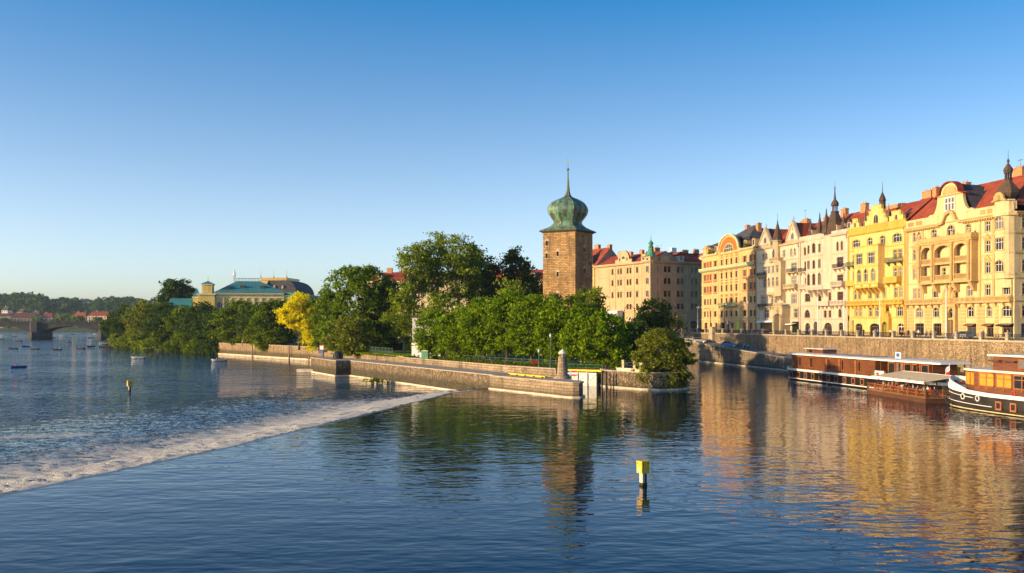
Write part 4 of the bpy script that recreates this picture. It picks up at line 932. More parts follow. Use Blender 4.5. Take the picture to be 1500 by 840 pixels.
def tower_neighbour():
    wm = plaster('ochre_plaster', (.58, .40, .16)); tm = plaster('ochre_stone_trim', (.58, .43, .22), .3)
    c0 = Vector((49, 337, 0)); ul = Vector((-.535, 1, 0)).normalized()
    f = Fac(c0+ul*60, c0+ul*35.7, STREET, name='townhouse', label='ochre house with ornate gable and steep red roof, right behind the stone tower', cat='house', wallmat=wm, trim=tm, frame=m_bframe)
    simple_rows(f, [(21.2, 23.4), (16.8, 19.2), (12.6, 15), (8.6, 10.8)], 7, 1.3, nm=1, sur=1.4)
    for v in (11.5, 16, 20.3): f.band(v, .3, .2)
    for x in (2, 8, 14, 20): f.shop(x, x+3, 3.6, n=2, arch=.6)
    f.cornice(25, 1, 1); f.balcony(f.W-9, f.W-4, 25.4, 1.2, 'stone')
    c = f.W-6.5; f.gable([(c-4, 25.3), (c-4, 28.4), (c-3, 28.8), (c-2.4, 30.6), (c-1.2, 31), (c-.9, 32.8), (c, 33.6), (c+.9, 32.8), (c+1.2, 31), (c+2.4, 30.6), (c+3, 28.8), (c+4, 28.4), (c+4, 25.3)], y0=-.2, y1=.6)
    m = MB(); m.ext(arc_pts(c-1.3, c+1.3, 28.3, 1.3, 8)+[(c+1.3, 26), (c-1.3, 26)], -.26, -.204, 1); m.box(c-.08, -.3, 26, c+.08, -.262, 29.3); m.box(c-.5, -.3, 31.1, c+.5, -.204, 32.2, 1); f.part(m, 'gable_window', [tm, m_glassd])
    f.finish(25.2, 14); rf = f.roof(25.2, 32.4, 7, 14)
    f.chimney(rf, f.W-1.4, 7.5, 29, 33.4, 2, 1.2); f.chimney(rf, f.W-10, 7.5, 31, 34, 3, 1.2)
    for u in (4, 11): f.antenna(rf, u, 7, 32.4, 3)
def backdrop_house(P0, P1, col, label, vr=32, n=8, mat=None, chims=(.3, .7), ve=25.3):
    nm = 'facade_'+label.split()[0]; wm = plaster(nm, col); tm = plaster(nm+'_trim', sc(col, 1.1), .3)
    f = Fac(P0, P1, 4.0, name='townhouse', label=label, cat='house', wallmat=wm, trim=tm, frame=m_bframe)
    simple_rows(f, [(21, 23.2), (16.8, 19.2), (12.6, 15), (8.6, 10.8), (4.4, 6.8)], n, 1.4, nm=1, sur=1.3)
    for v in (11.5, 16, 20.3, 7.2): f.band(v, .3, .2)
    f.cornice(ve-.6, 1, 1); f.finish(ve, 14); rf = f.roof(ve, vr, 7, 14, mat=mat)
    for q in chims: f.chimney(rf, f.W*q, 7.3, vr-2, vr+1.8, 2.4, 1.1)
    for q in (.2, .5, .8): f.dormer(rf, f.W*q, ve+.8, 2.0, 2.0, .8, 4.5, 1.0)

# ------------------------------------------------------------------ old water tower
def water_tower():
    th = R(-32); q = .937; c = Vector((18.3*q, 276*q, 0)); s = 10.8*q; zb = 2.8
    cen = c+Vector((-math.cos(-th)*s/2+math.sin(-th)*s/2, math.sin(-th)*s/2+math.cos(-th)*s/2, 0))
    root = empty('water_tower', (cen.x, cen.y, zb), th, 'tall square stone water tower with an onion shaped green copper roof', 'tower')
    h = s/2; top = 35.0-zb; b = MB(); hole = []
    def face(M, wins):
        fb = MB(); ops = [(u-.32, u+.32, v, v+1.25, 0) for u, v in wins]
        Fac.plane(None, fb, -h, h, 0, top, -h, ops, 0, .7)
        b.add([M @ Vector(p) for p in fb.v], fb.f)
        for u, v in wins:
            t = MB(); t.box(u-.6, -h-.05, v+1.26, u+.6, -h+.2, v+1.75); t.box(u-.5, -h-.06, v-.25, u+.5, -h+.2, v-.01); t.ext([(u-.42, v+1.75), (u+.42, v+1.75), (u, v+2.25)], -h-.05, -h+.1)
            t.box(u-.31, -h+.5, v+.01, u+.31, -h+.52, v+1.24, 1); t.box(u-.03, -h+.42, v, u+.03, -h+.495, v+1.25, 1)
            t.build('window', [m_lintel, m_glassd], root, False, M)
    wl = [(-.4, top-6.6), (-.4, top-12.2), (-.4, top-18.0), (-.4, top-24), (-3.8, top-3.6), (-3.9, top-7.0)]
    for k in range(4): face(Matrix.Rotation(k*math.pi/2, 4, 'Z'), wl if k % 2 == 0 else [(.2, top-5.4), (.2, top-11.2), (.2, top-16.6), (3.8, top-9)])
    b.build('wall', m_towerst, root)
    m = MB(); m.box(-h-.35, -h-.35, top, h+.35, h+.35, top+.25); m.box(-h-.8, -h-.8, top+.25, h+.8, h+.8, top+.5); m.build('cornice', m_darkmetal, root)
    # roof: rings of eight points, square at the eaves and octagonal above
    prof = [(8.7, .5, 1), (8.45, .7, 1), (6.7, 1.3, .9), (5.4, 1.9, .65), (4.55, 2.6, .35), (4.25, 3.1, .15), (4.45, 3.7, 0), (5.15, 4.6, 0), (5.9, 5.6, 0), (6.25, 6.6, 0), (6.2, 7.4, 0), (5.75, 8.3, 0), (4.85, 9.1, 0), (3.6, 9.8, 0), (2.2, 10.35, 0), (1.25, 10.8, 0), (.78, 11.5, 0), (.52, 12.6, 0), (.36, 14.2, 0), (.26, 16.0, 0), (.17, 18.6, 0)]
    prof = [(r*q, z*q, sq) for r, z, sq in prof]; m = MB(); v = []
    for r, z, sq in prof:
        for i in range(8):
            a = math.pi/4*i+math.pi/4; rr = r if i % 2 == 0 else r*(sq*.7071+(1-sq)); v.append((rr*math.cos(a), rr*math.sin(a), top+z))
    f = []
    for k in range(len(prof)-1):
        for i in range(8): f.append((k*8+i, k*8+(i+1) % 8, (k+1)*8+(i+1) % 8, (k+1)*8+i))
    m.add(v, f+[tuple(range(7, -1, -1))])
    for i in range(8):                                    # standing seams along the arrises
        for k in range(len(prof)-2): m.tube(v[k*8+i], v[(k+1)*8+i], .06, .06, 4)
    m.build('onion_roof', m_copper, root)
    m = MB(); z = top+18.6*q; m.lathe([(.1, z), (.3, z+.1), (.42, z+.35), (.3, z+.6), (.1, z+.75), (.05, z+1.1), (.04, z+3.4)], 0, 0, 10)
    m.ext([(0, z+2.3), (.8, z+2.4), (.9, z+2.8), (.5, z+2.7), (0, z+2.9)], -.03, .03); m.ext([(0, z+2.6), (-.9, z+2.75), (0, z+2.9)], -.03, .03)
    m.build('weather_vane', m_copper, root)
water_tower()
house_orange(); house_gothic(); house_pink(); house_yellow(); house_corner(); corner_block(); olive_house(); tower_neighbour()
backdrop_house((-22, 404), (16, 396), (.55, .42, .30), 'pinkish house with red roof half hidden behind the tall airy poplars', 28.6, 9, None, (.3, .7), 24.2)
backdrop_house((-66, 414), (-22.5, 404.2), (.60, .48, .30), 'cream house with tall chimneys behind the left side of the poplars', 28.2, 10, m_redroof2, (.25, .4), 24.2)

# ------------------------------------------------------------------ island palace and theatre
def palace():
    Y = 352; z0 = 2.8; wm = plaster('palace_yellow', (.74, .56, .16)); tm = plaster('palace_white', (.72, .64, .40), .25)
    P0, P1 = at(316, 474, Y), at(416, 474, Y+4)
    f = Fac(P0, P1, z0, name='palace', label='pale yellow island palace with a turquoise hipped roof and a square side tower', cat='palace', wallmat=wm, trim=tm, frame=m_wframe)
    W = f.W; n = 9
    for i in range(n):
        x = W*(i+.5)/n; f.win(x-.95, x+.95, 9.4, 15.2, arch=1, nm=2, tr=.6, sur=1.2); f.win(x-.8, x+.8, 3, 6, nm=1)
        f.tb.box(W*i/n-.3, -.25, 7.6, W*i/n+.3, -.004, 16.6)
    f.band(7.2, .5, .3); f.band(16.6, .8, .2); f.cornice(18.0, 1.0, .9)
    f.finish(18.0, 22)
    m = MB(); m.add([(-.9, -.9, 18.5), (W+.9, -.9, 18.5), (W+.9, 23, 18.5), (-.9, 23, 18.5), (6.4, 9, 23.2), (W-9.5, 9, 23.2), (W-9.5, 13, 23.2), (6.4, 13, 23.2)], [(0, 1, 5, 4), (1, 2, 6, 5), (2, 3, 7, 6), (3, 0, 4, 7), (4, 5, 6, 7)]); rf = f.part(m, 'roof', m_teal)
    m = MB(); m.box(6.4, 8.9, 24.2, W-9.5, 9.0, 24.35)
    for i in range(17): x = 6.4+(W-15.9)*i/16; m.box(x-.06, 8.9, 23.2, x+.06, 9.0, 24.2)
    f.part(m, 'roof_railing', m_iron, rf)
    for x in (9.2, 4.3, 16.5): m = MB(); y = 4.2 if x != 4.3 else 3; m.box(x-.8, y-1.5, 18.5+(y-.2)*.5-.8, x+.8, y+.8, 18.5+(y-.2)*.5+.8); f.part(m, 'roof_hatch', m_darkmetal, rf)
    m = MB(); m.box(5.2, 8.6, 22.5, 6.0, 9.4, 25.4); m.lathe([(.5, 25.4), (.3, 26.5), (.06, 27.8)], 5.6, 9, 6); f.part(m, 'chimney', m_white, rf)
    # left tower and low wing
    m = MB(); m.box(-6.2, -.8, 0, -.25, 8, 17.6, 0); m.box(-6.6, -1.2, 17.6, .1, 8.4, 18.2, 1); m.box(-5.0, 1, 18.2, -1.4, 6, 21.4, 0); m.box(-5.3, .7, 21.4, -1.1, 6.3, 21.8, 1); m.add([(-5.4, .6, 21.8), (-1.0, .6, 21.8), (-1.0, 6.4, 21.8), (-5.4, 6.4, 21.8), (-3.2, 3.5, 23.0)], [(0, 1, 4), (1, 2, 4), (2, 3, 4), (3, 0, 4)], 2)
    m.box(-4.4, -.86, 9, -2.4, -.804, 13.5, 3); m.box(-8.2, .6, 0, -6.204, 6, 16.5, 0); m.box(-8.5, .4, 16.5, -6.21, 6.2, 17, 1); m.add([(-8.3, .5, 17), (-6.2, .5, 17), (-6.2, 6, 17), (-8.3, 6, 17), (-7.2, 3.2, 20.5)], [(0, 1, 4), (1, 2, 4), (2, 3, 4), (3, 0, 4)], 2); m.box(-3.3, 3.4, 23, -3.1, 3.6, 24.4, 1)
    f.part(m, 'side_tower', [wm, tm, m_teal, m_glassd])
    m = MB(); m.box(-16.5, 0, 0, -8.6, 10, 13, 0); m.add([(-17, -.5, 13), (-8.6, -.5, 13), (-8.6, 10.5, 13), (-17, 10.5, 13), (-17, 5, 16.5), (-8.6, 5, 16.5)], [(0, 1, 5, 4), (2, 3, 4, 5), (1, 2, 5), (3, 0, 4)], 1)
    for k in range(3): m.box(-15.4+k*2.4, -.06, 8, -14.2+k*2.4, -.004, 11, 2)
    m.box(-17.1, -.6, 12.7, -16.6, 10, 13.4, 3); f.part(m, 'side_wing', [plaster('wing_white', (.55, .5, .38)), m_teal, m_glassd, tm])
    p = at(316, HZP, 430); k = 430/352; f.root.scale = (k, k, k); f.root.location = (p.x, p.y, EYE+(z0-EYE)*k)
palace()
def theatre():
    Y = 560; k = Y/FPX; c = at(402, 474, Y); root = empty('theatre', (c.x, c.y, 4), R(-6), 'dark domed theatre roof with gilded crown rail, showing over the palace roof', 'theatre')
    zt = 21.5; w, d = 13.2, 19; b = MB(); b.box(-w-3, -2, 0, w+3, 2*d, 22, 0); b.box(-w-3.6, -2.6, 22, w+3.6, 2*d+.6, 23, 1)
    for i in range(8): x = -w-1.5+(2*w+3)*i/7; b.box(x-.7, -2.08, 13, x+.7, -2.004, 19, 2)
    b.build('wall', [plaster('theatre_stone', (.50, .38, .20)), m_cop, m_glassd], root)
    m = MB(); rings = []
    for i in range(10):
        t = i/9; off = (1-math.cos(t*math.pi/2))*6.2; z = 23+8.4*math.sin(t*math.pi/2)
        rings.append([(-w+off*.55, off*.8, z), (w-off*1.25, off*.8, z), (w-off*1.25, 2*d-4-off, z), (-w+off*.55, 2*d-4-off, z)])
    v = [p for r in rings for p in r]; f = []
    for q in range(9):
        for i in range(4): f.append((q*4+i, q*4+(i+1) % 4, q*4+4+(i+1) % 4, q*4+4+i))
    m.add(v, f+[(36, 37, 38, 39)]); rf = m.build('dome_roof', m_slate, root)
    m = MB(); m.box(-w-.6, -.4, 23, -w+8.5, 2*d-8, 28.4, 0); m.box(-w-.9, -.7, 28.4, -w+8.8, 2*d-7.7, 29.0, 0); m.add([(-w-.6, -.4, 29), (-w+8.5, -.4, 29), (-w+8.5, 2*d-8, 29), (-w-.6, 2*d-8, 29), (-w+3, 3, 31.2), (-w+8.5, 3, 31.2), (-w+8.5, 2*d-12, 31.2), (-w+3, 2*d-12, 31.2)], [(0, 1, 5, 4), (1, 2, 6, 5), (2, 3, 7, 6), (3, 0, 4, 7), (4, 5, 6, 7)])
    for q in (1.2, 4.6): m.box(-w+q, -.46, 24.6, -w+q+1.6, -.404, 27.2, 1)
    m.build('attic', [plain('theatre_painted_sun', (.62, .42, .16)), m_glassd], root)  # attic stone coloured golden: sunlight on the left side put into its colour
    r = rings[-1]; m = MB(); x0, y0, x1, y1 = r[0][0]-.3, r[0][1]-.3, r[1][0]+.3, r[2][1]+.3
    m.box(x0, y0, 31.4, x1, y1, 31.9)
    for a, b_, c_, d_ in ((x0, y0, x1, y0+.4), (x0, y1-.4, x1, y1), (x0, y0+.402, x0+.4, y1-.402), (x1-.4, y0+.402, x1, y1-.402)): m.box(a, b_, 31.9, c_, d_, 33.0)
    for x in (x0, x0+(x1-x0)*.5, x1):
        m.lathe([(.5, 33.0), (.3, 33.8), (.14, 34.2), (.08, 36.4), (.03, 38.4)], x, y0+.2, 6)
    m.build('crown_rail', m_gold, root)
    for x in (-6, 0, 5):
        m = MB(); m.lathe([(.85, 26.4), (.85, 27.4), (.5, 28.1), (.1, 28.4)], x, .6, 8); m.build('dormer', m_cop, root)
    m = MB(); m.box(6, -9, 0, 22, -2.2, 21, 0); m.add([(5, -10, 21), (23.5, -10, 21), (23.5, -2.2, 21), (5, -2.2, 21), (9, -5.5, 24), (17, -5.5, 24)], [(0, 1, 5, 4), (1, 2, 5), (2, 3, 4, 5), (3, 0, 4)], 1)
    for i in range(7): x = 7+i*2.1; m.box(x, -9.06, 15, x+1.2, -9.004, 20, 2)
    m.build('side_pavilion', [MATS['theatre_stone'], m_teal, m_glassd], root)
theatre()

# ------------------------------------------------------------------ stone bridge down river
def bridge():
    Y = 680; root = empty('stone_bridge', (-290, Y, -1.2), 0, 'long dark stone arch bridge crossing the river in the distance', 'bridge')
    ms = masonry('bridge_stone', (.052, .055, .062), (.075, .076, .08), (.03, .03, .03), 1.6, .7, .04)
    sp = 49.0; zt = 13.2; D = 15
    d = MB()
    for k in range(-5, 2):
        b = MB(); x0 = k*sp+4; x1 = (k+1)*sp-4; n = 22
        pts = [(x0+(x1-x0)*i/n, 4.6+4.6*math.sin(math.pi*i/n)**.62) for i in range(n+1)]
        for y in (0, D):
            for i in range(n): b.quad((pts[i][0], y, pts[i][1]), (pts[i+1][0], y, pts[i+1][1]), (pts[i+1][0], y, zt-2.1), (pts[i][0], y, zt-2.1))
        for i in range(n): b.quad((pts[i][0], 0, pts[i][1]), (pts[i][0], D, pts[i][1]), (pts[i+1][0], D, pts[i+1][1]), (pts[i+1][0], 0, pts[i+1][1]))
        o = [(p[0], p[1]) for p in pts]; d2 = MB()
        for i in range(n):
            p, q = pts[i], pts[i+1]; d2.ext([p, q, (q[0], q[1]+.7), (p[0], p[1]+.7)], -.25, -.003)
        d2.build('arch_ring', ms, root); b.build('arch', ms, root)
    for k in range(-4, 2):
        p = MB(); x = k*sp; p.prism([(x-4, -2), (x, -5.5), (x+4, -2), (x+4, D+2), (x, D+5), (x-4, D+2)], -3, 4.9); p.prism([(x-4.4, -2.3), (x, -6), (x+4.4, -2.3), (x+4.4, D+2.3), (x, D+5.4), (x-4.4, D+2.3)], -3, .6); p.box(x-4, -.6, 4.9, x+4, D+.6, zt-2.1); p.prism([(x-4, -.6), (x-2, -2.6), (x+2, -2.6), (x+4, -.6)], 4.9, zt-1.0)
        p.build('pier', ms, root)
    d.box(-5*sp-6, -.9, zt-2.1, 2*sp, D+.9, zt-1.4); d.box(-5*sp-6, -.5, zt-1.4, 2*sp, D+.5, zt-1.2); d.build('deck', ms, root)
    p = MB()
    for y in (-.7, D+.3):
        p.box(-5*sp-6, y, zt-.25, 2*sp, y+.4, zt); p.box(-5*sp-6, y+.02, zt-1.2, 2*sp, y+.38, zt-1.0)
        for i in range(200):
            x = -5*sp+i*1.7; w = .5 if i % 6 == 0 else .16
            if x < 2*sp: p.box(x-w, y+.05, zt-1.0, x+w, y+.35, zt-.25)
    p.build('parapet', ms, root)
    for k in range(-9, 3):
        l = MB(); x = k*24.5+3; l.path([(x, .2, zt), (x, .2, zt+4.6)], [.14, .08], 6); l.ball((x, .2, zt+4.9), .34); l.build('lamp_standard', m_iron, root)
bridge()

# ------------------------------------------------------------------ far bank
def far_house(px0, px1, py0, pyr, Y, col, label, rmat=None, z0=4, hip=True, rows=2):
    Y = 1380+(Y-1010)*.45
    p0, p1 = at(px0, 474, Y), at(px1, 474, Y); W = p1.x-p0.x; ze = EYE-(py0-HZP)/FPX*Y-z0; zr = EYE-(pyr-HZP)/FPX*Y-z0
    ze = max(3, ze); D = min(22, max(10, W*.5)); root = empty('townhouse', (p0.x, Y, z0), rnd.uniform(-.18, .18), label, 'house', 'houses on the far bank')
    b = MB(); b.box(0, 0, -3, W, D, ze); b.build('wall', plain('far_wall_%d' % int(sum(col)*1000), col, .9, .15, .1), root)
    m = MB(); e = W*.14 if hip else 0; o = .5
    m.add([(-o, -o, ze), (W+o, -o, ze), (W+o, D+o, ze), (-o, D+o, ze), (e, D/2, max(zr, ze+2)), (W-e, D/2, max(zr, ze+2))], [(0, 1, 5, 4), (1, 2, 5), (2, 3, 4, 5), (3, 0, 4)]); rf = m.build('roof', rmat or m_redroof, root)
    c = MB(); c.box(W*.3, D*.5-.7, zr-1.5, W*.3+1.6, D*.5+.7, zr+1.6); c.build('chimney', m_chim, rf)
    n = max(3, int(W/4.5)); fl = max(1, int(ze/4.2))
    for j in range(min(fl, 4)):
        w = MB()
        for i in range(n): x = W*(i+.5)/n; w.box(x-.7, -.08, ze-1.2-j*4-1.9, x+.7, -.004, ze-1.2-j*4)
        w.build('window_row', m_glassd, root)
FW = [(-30, 14, 464, 459, 1050, (.50, .46, .42), 'low grey house at the far bridgehead, at the left edge', None),
      (2, 12, 455, 449, 1400, (.62, .58, .5), 'white house on the slope at the left edge', m_slate), (15, 52, 466, 458.4, 1010, (.40, .30, .2), 'wide house with a broad red roof behind the bridge', None),
      (11, 18, 463, 457, 1120, (.66, .52, .32), 'narrow sunlit cream house left of the broad red roof', None), (46, 57, 463, 456, 1200, (.55, .52, .5), 'white gabled house behind the broad red roof', m_slate),
      (25, 34, 458, 454, 1300, (.6, .45, .32), 'small house peeping over the broad red roof', None), (60, 76, 466, 459, 1040, (.66, .6, .5), 'white house with a pointed orange roof behind the bridge', m_redroof),
      (77, 92, 467, 461, 1100, (.5, .48, .45), 'grey white house right of the pointed orange roof', m_slate), (105, 127, 464, 458, 1150, (.60, .38, .22), 'salmon house with a flat red roof right of the trees', m_redroof),
      (128, 161, 463, 456.5, 1080, (.68, .5, .36), 'long pink house with an orange roof', m_redroof), (159, 168, 464, 459, 1060, (.68, .5, .36), 'small gabled pink house joined to the long one', m_redroof), (168, 182, 464, 459, 1120, (.5, .45, .42), 'pale house at the edge of the island trees', m_slate)]
m_farroof = roof_tiles('weathered_tile_roof', (.16, .065, .045), .5)
for q in FW: far_house(*q[:7], rmat=q[7] or m_farroof)
hv = at(118.5, 448, 1900); rt = empty('villa', (hv.x, 1900, hv.z-6), .1, 'white villa with a dark hipped roof on the wooded hilltop', 'villa')
m = MB(); m.box(0, 0, -4, 17, 14, 14, 0)
for i in range(5): m.box(1.6+i*3.1, -.1, 6, 3.0+i*3.1, -.004, 10, 1); m.box(1.6+i*3.1, -.1, 0, 3.0+i*3.1, -.004, 4, 1)
m.build('wall', [plain('villa_wall', (.55, .55, .55)), m_glassd], rt)
m = MB(); m.add([(-2, -2, 14), (19, -2, 14), (19, 16, 14), (-2, 16, 14), (5, 7, 20), (12, 7, 20)], [(0, 1, 5, 4), (1, 2, 5), (2, 3, 4, 5), (3, 0, 4)]); m.build('roof', m_slate, rt)
def hill_h(px, Y):
    pts = [(-400, 436), (-60, 434), (0, 437), (20, 437), (40, 436), (62, 438), (72, 446), (84, 446), (95, 443), (110, 444), (125, 446), (150, 443), (190, 442), (240, 446), (320, 450), (500, 458), (800, 464), (1500, 468)]
    for a, b in zip(pts, pts[1:]):
        if a[0] <= px <= b[0]: py = a[1]+(b[1]-a[1])*(px-a[0])/(b[0]-a[0]); break
    else: py = 468
    t = min(1, max(0, (Y-1500)/(1950-1500))); t = t*t*(3-2*t)
    zt = EYE-(py+4-HZP)/FPX*1950
    return 3+(zt-3)*t
def hills():
    v = []; f = []; pxs = list(range(-400, 1501, 20)); Ys = [1342, 1348, 1440, 1500, 1600, 1700, 1800, 1900, 1960, 2100, 2600, 4000]
    for Y in Ys:
        for px in pxs: h = hill_h(px, Y) if Y <= 1960 else hill_h(px, 1960)*(1 if Y < 2200 else .6 if Y < 3000 else .1); v.append(((px-CXP)/FPX*Y, Y, h if Y > 1342 else -3))
    n = len(pxs)
    for j in range(len(Ys)-1):
        for i in range(n-1): f.append((j*n+i, j*n+i+1, (j+1)*n+i+1, (j+1)*n+i))
    m = MB(); m.add(v, f); tag(m.build('hills', plain('hill_ground', (.05, .075, .03), .95, .4, .01), None, True), kind='structure')
hills()
# ------------------------------------------------------------------ river, weir, banks
def S(s, Y): return (s-.179*Y, Y)
def water_mat(name, A, deep, rough, patch_lo, patch_hi, fine=1.0, foam=False, rip=1.0):
    t = NT(name)
    v1 = t.pos((.18*rip, .34*rip, 1), (0, 0, R(12)), 'World'); v2 = t.pos((.75*rip, 1.25*rip, 1), (0, 0, R(-10)), 'World'); v3 = t.pos((2.5*rip, 4.0*rip, 1), (0, 0, R(18)), 'World')
    patch = t.noise(t.pos((.02, .035, 1), (0, 0, R(15)), 'World'), 1, 3)
    gain = t.ramp(patch, [(.3, patch_lo), (.7, patch_hi)])
    n1 = t.noise(v1, 1, 1, .4); n2 = t.noise(v2, 1, 1.5 if not foam else 3, .45); n3 = t.noise(v3, 1, 1, .5)
    h = t.math('ADD', t.math('MULTIPLY', n1, A[0]), t.math('ADD', t.math('MULTIPLY', n2, A[1]), t.math('MULTIPLY', n3, A[2]*fine)))
    h = t.math('MULTIPLY', h, gain)
    b = t.bsdf(deep, rough, h, 1.0, 0, .28); b.inputs['IOR'].default_value = 1.333
    if not foam: MATS[name] = t.done(b); return MATS[name]
    at_ = t.n('ShaderNodeAttribute', attribute_name='foam'); uv = t.n('ShaderNodeAttribute', attribute_name='flow')
    mp = t.n('ShaderNodeMapping'); t.l(uv.outputs['Vector'], mp.inputs['Vector']); mp.inputs['Scale'].default_value = (2.0, .75, 1)
    mp2 = t.n('ShaderNodeMapping'); t.l(uv.outputs['Vector'], mp2.inputs['Vector']); mp2.inputs['Scale'].default_value = (8.5, 3.2, 1)
    k = t.math('ADD', t.math('MULTIPLY', t.noise(mp.outputs[0], 1, 5, .7), .5), t.math('MULTIPLY', t.noise(mp2.outputs[0], 1, 5, .7), .5))
    k = t.math('SUBTRACT', t.math('ADD', k, at_.outputs['Fac']), .98)
    mask = t.math('MULTIPLY', k, 7.0, True)
    fo = t.bsdf((.93, .91, .87), .75, t.noise(mp2.outputs[0], 1.6, 5, .75), 1.8)
    m = t.n('ShaderNodeMixShader'); t.l(mask, m.inputs[0]); t.l(b.outputs[0], m.inputs[1]); t.l(fo.outputs[0], m.inputs[2])
    MATS[name] = t.done(m); return MATS[name]
m_pool = water_mat('pool_water', (.055, .036, .0035), (.002, .011, .026), .01, .55, 1.3)
m_lower = water_mat('river_water_lower', (.75, .30, .055), (.006, .024, .042), .03, .45, 1.5)
m_foam = water_mat('foaming_water', (.6, .34, .07), (.030, .034, .030), .05, .8, 1.3, 1.0, True, 1.3)
CREST = [(-120, -150), (-62, -25), (-46, 12), (-29.6, 55.3), (-22.6, 77.3), (-15.6, 106), (-8.3, 137.3), (-2.7, 146.3)]
def along(poly, n):
    P = [Vector((p[0], p[1], 0)) for p in poly]; L = [0]
    for a, b in zip(P, P[1:]): L.append(L[-1]+(b-a).length)
    out = []
    for i in range(n+1):
        d = L[-1]*i/n
        for j in range(len(P)-1):
            if d <= L[j+1]+1e-6: out.append((P[j].lerp(P[j+1], (d-L[j])/(L[j+1]-L[j])), d)); break
    return out
def river():
    m = MB(); a = [(p[0], p[1], 0) for p in CREST]
    m.add(a+[(4, 150, 0), (-30, 206, 0), (-42, 224, 0), (-30, 240, 0), (30, 360, 0), (60, 360, 0), S(104, 200)+(0,), S(104, -150)+(0,), (140, -150, 0)], [tuple(range(len(a)+9))[::-1]])
    tag(m.build('river_pool_water', m_pool), kind='structure')
    m = MB(); off = [(p[0]-6, p[1]+1.5, -1.2) for p in CREST]
    m.add(off+[(2, 152, -1.2), (20, 330, -1.2), (-40, 470, -1.2), (-120, 640, -1.2), (-120, 1346, -1.2), (-1600, 1346, -1.2), (-900, 500, -1.2), (-420, -150, -1.2)], [tuple(range(len(off)+8))])
    tag(m.build('river_lower_water', m_lower), kind='structure')
    # sloping weir face and the broken water below it
    pts = along(CREST[1:], 900); nt = 100; T = 42.0
    P = np.array([[p.x, p.y] for p, d in pts]); D = np.array([d for p, d in pts]); n = len(P)
    tan = np.gradient(P, axis=0); tan /= np.linalg.norm(tan, axis=1)[:, None]
    for _ in range(30): tan[1:-1] = (tan[:-2]+tan[1:-1]+tan[2:])/3
    nor = np.stack([-tan[:, 1], tan[:, 0]], 1)
    t = (np.linspace(0, 1, nt)**1.25)*T
    X = P[:, None, 0]+nor[:, None, 0]*t; Y = P[:, None, 1]+nor[:, None, 1]*t
    q = np.clip(t/11.0, 0, 1); z0 = -1.27*(q*q*(3-2*q))+.004
    amp = np.clip(t/2.5, 0, 1)*np.clip((T-t)/22, 0, 1)*np.interp(t, [0, 5, 10, 30], [1, 1, .45, .3])
    Dg, Tg = np.meshgrid(D, t, indexing='ij')
    nz = (vnoise(Dg*.55, Tg*.35, 3)-.5)*.25+(vnoise(Dg*1.6, Tg*1.0, 5)-.5)*.38+(vnoise(Dg*3.7, Tg*2.6, 8)-.5)*.34
    Z = z0[None, :]+amp[None, :]*nz*.75+np.clip((t-4)/2, 0, 1)*np.clip((T-t)/3, 0, 1)*.10
    end = np.clip((D[-1]-D)/16, 0.0, 1)[:, None]
    fm = np.interp(t, [0, .4, .8, 5, 8, 11, 15, 22, 42], [.2, .6, .98, .97, .85, .68, .54, .43, .2])[None, :]
    wv = vnoise(Dg*.06, Tg*.05, 11)
    fm = (fm+(wv-.5)*.16-.7*np.clip(1-t/1.3, 0, 1)[None, :]*(vnoise(Dg*.8, Dg*0, 21) > .45))*(.35+.65*end)
    # a boil of white water near the wall
    bx, by = -11.5, 148.5
    boil = np.exp(-(((X-bx)/2.6)**2+((Y-by)/6.5)**2)); fm = np.maximum(fm, boil*.95*(vnoise(Dg*.9, Tg*.8, 4)*.5+.6)); Z = Z+boil*.45
    st = np.exp(-(((X+46)/9)**2+((Y-95-.25*(X+46))/2.2)**2)); fm = np.maximum(fm, st*.85*(vnoise(Dg*.5, Tg*.9, 14)*.5+.6)); Z[:, -1] = -1.3
    idx = np.arange(n*nt).reshape(n, nt)
    f = np.stack([idx[:-1, :-1], idx[1:, :-1], idx[1:, 1:], idx[:-1, 1:]], -1).reshape(-1, 4)
    me = bpy.data.meshes.new('weir_water'); me.from_pydata(np.stack([X, Y, Z], -1).reshape(-1, 3).tolist(), [], f.tolist())
    a = me.attributes.new('foam', 'FLOAT', 'POINT'); a.data.foreach_set('value', fm.astype(np.float32).ravel())
    b = me.attributes.new('flow', 'FLOAT_VECTOR', 'POINT'); b.data.foreach_set('vector', np.stack([Dg, Tg, 0*Dg], -1).astype(np.float32).ravel())
    me.materials.append(m_foam); me.polygons.foreach_set('use_smooth', [True]*len(f)); me.update()
    tag(link_mesh('weir_water', me), kind='structure')
    m = MB()                                             # the sill itself, a thin wet edge
    for i in range(n-1):
        for o, z in ((0, 0),):
            p, r = P[i], P[i+1]; m.add([(p[0]+nor[i, 0]*-.1, p[1]+nor[i, 1]*-.1, .006), (r[0]-nor[i+1, 0]*.1, r[1]-nor[i+1, 1]*.1, .006), (r[0]+nor[i+1, 0]*.28, r[1]+nor[i+1, 1]*.28, .02), (p[0]+nor[i, 0]*.28, p[1]+nor[i, 1]*.28, .02)], [(0, 1, 2, 3)])
    tag(m.build('weir_sill', plain('wet_sill', (.13, .10, .055), .25, .4, .8)), kind='structure')
river()
g = MB(); g.quad((-6000, -400, -3.4), (6000, -400, -3.4), (6000, 9000, -3.4), (-6000, 9000, -3.4)); tag(g.build('ground', m_soil), kind='structure')

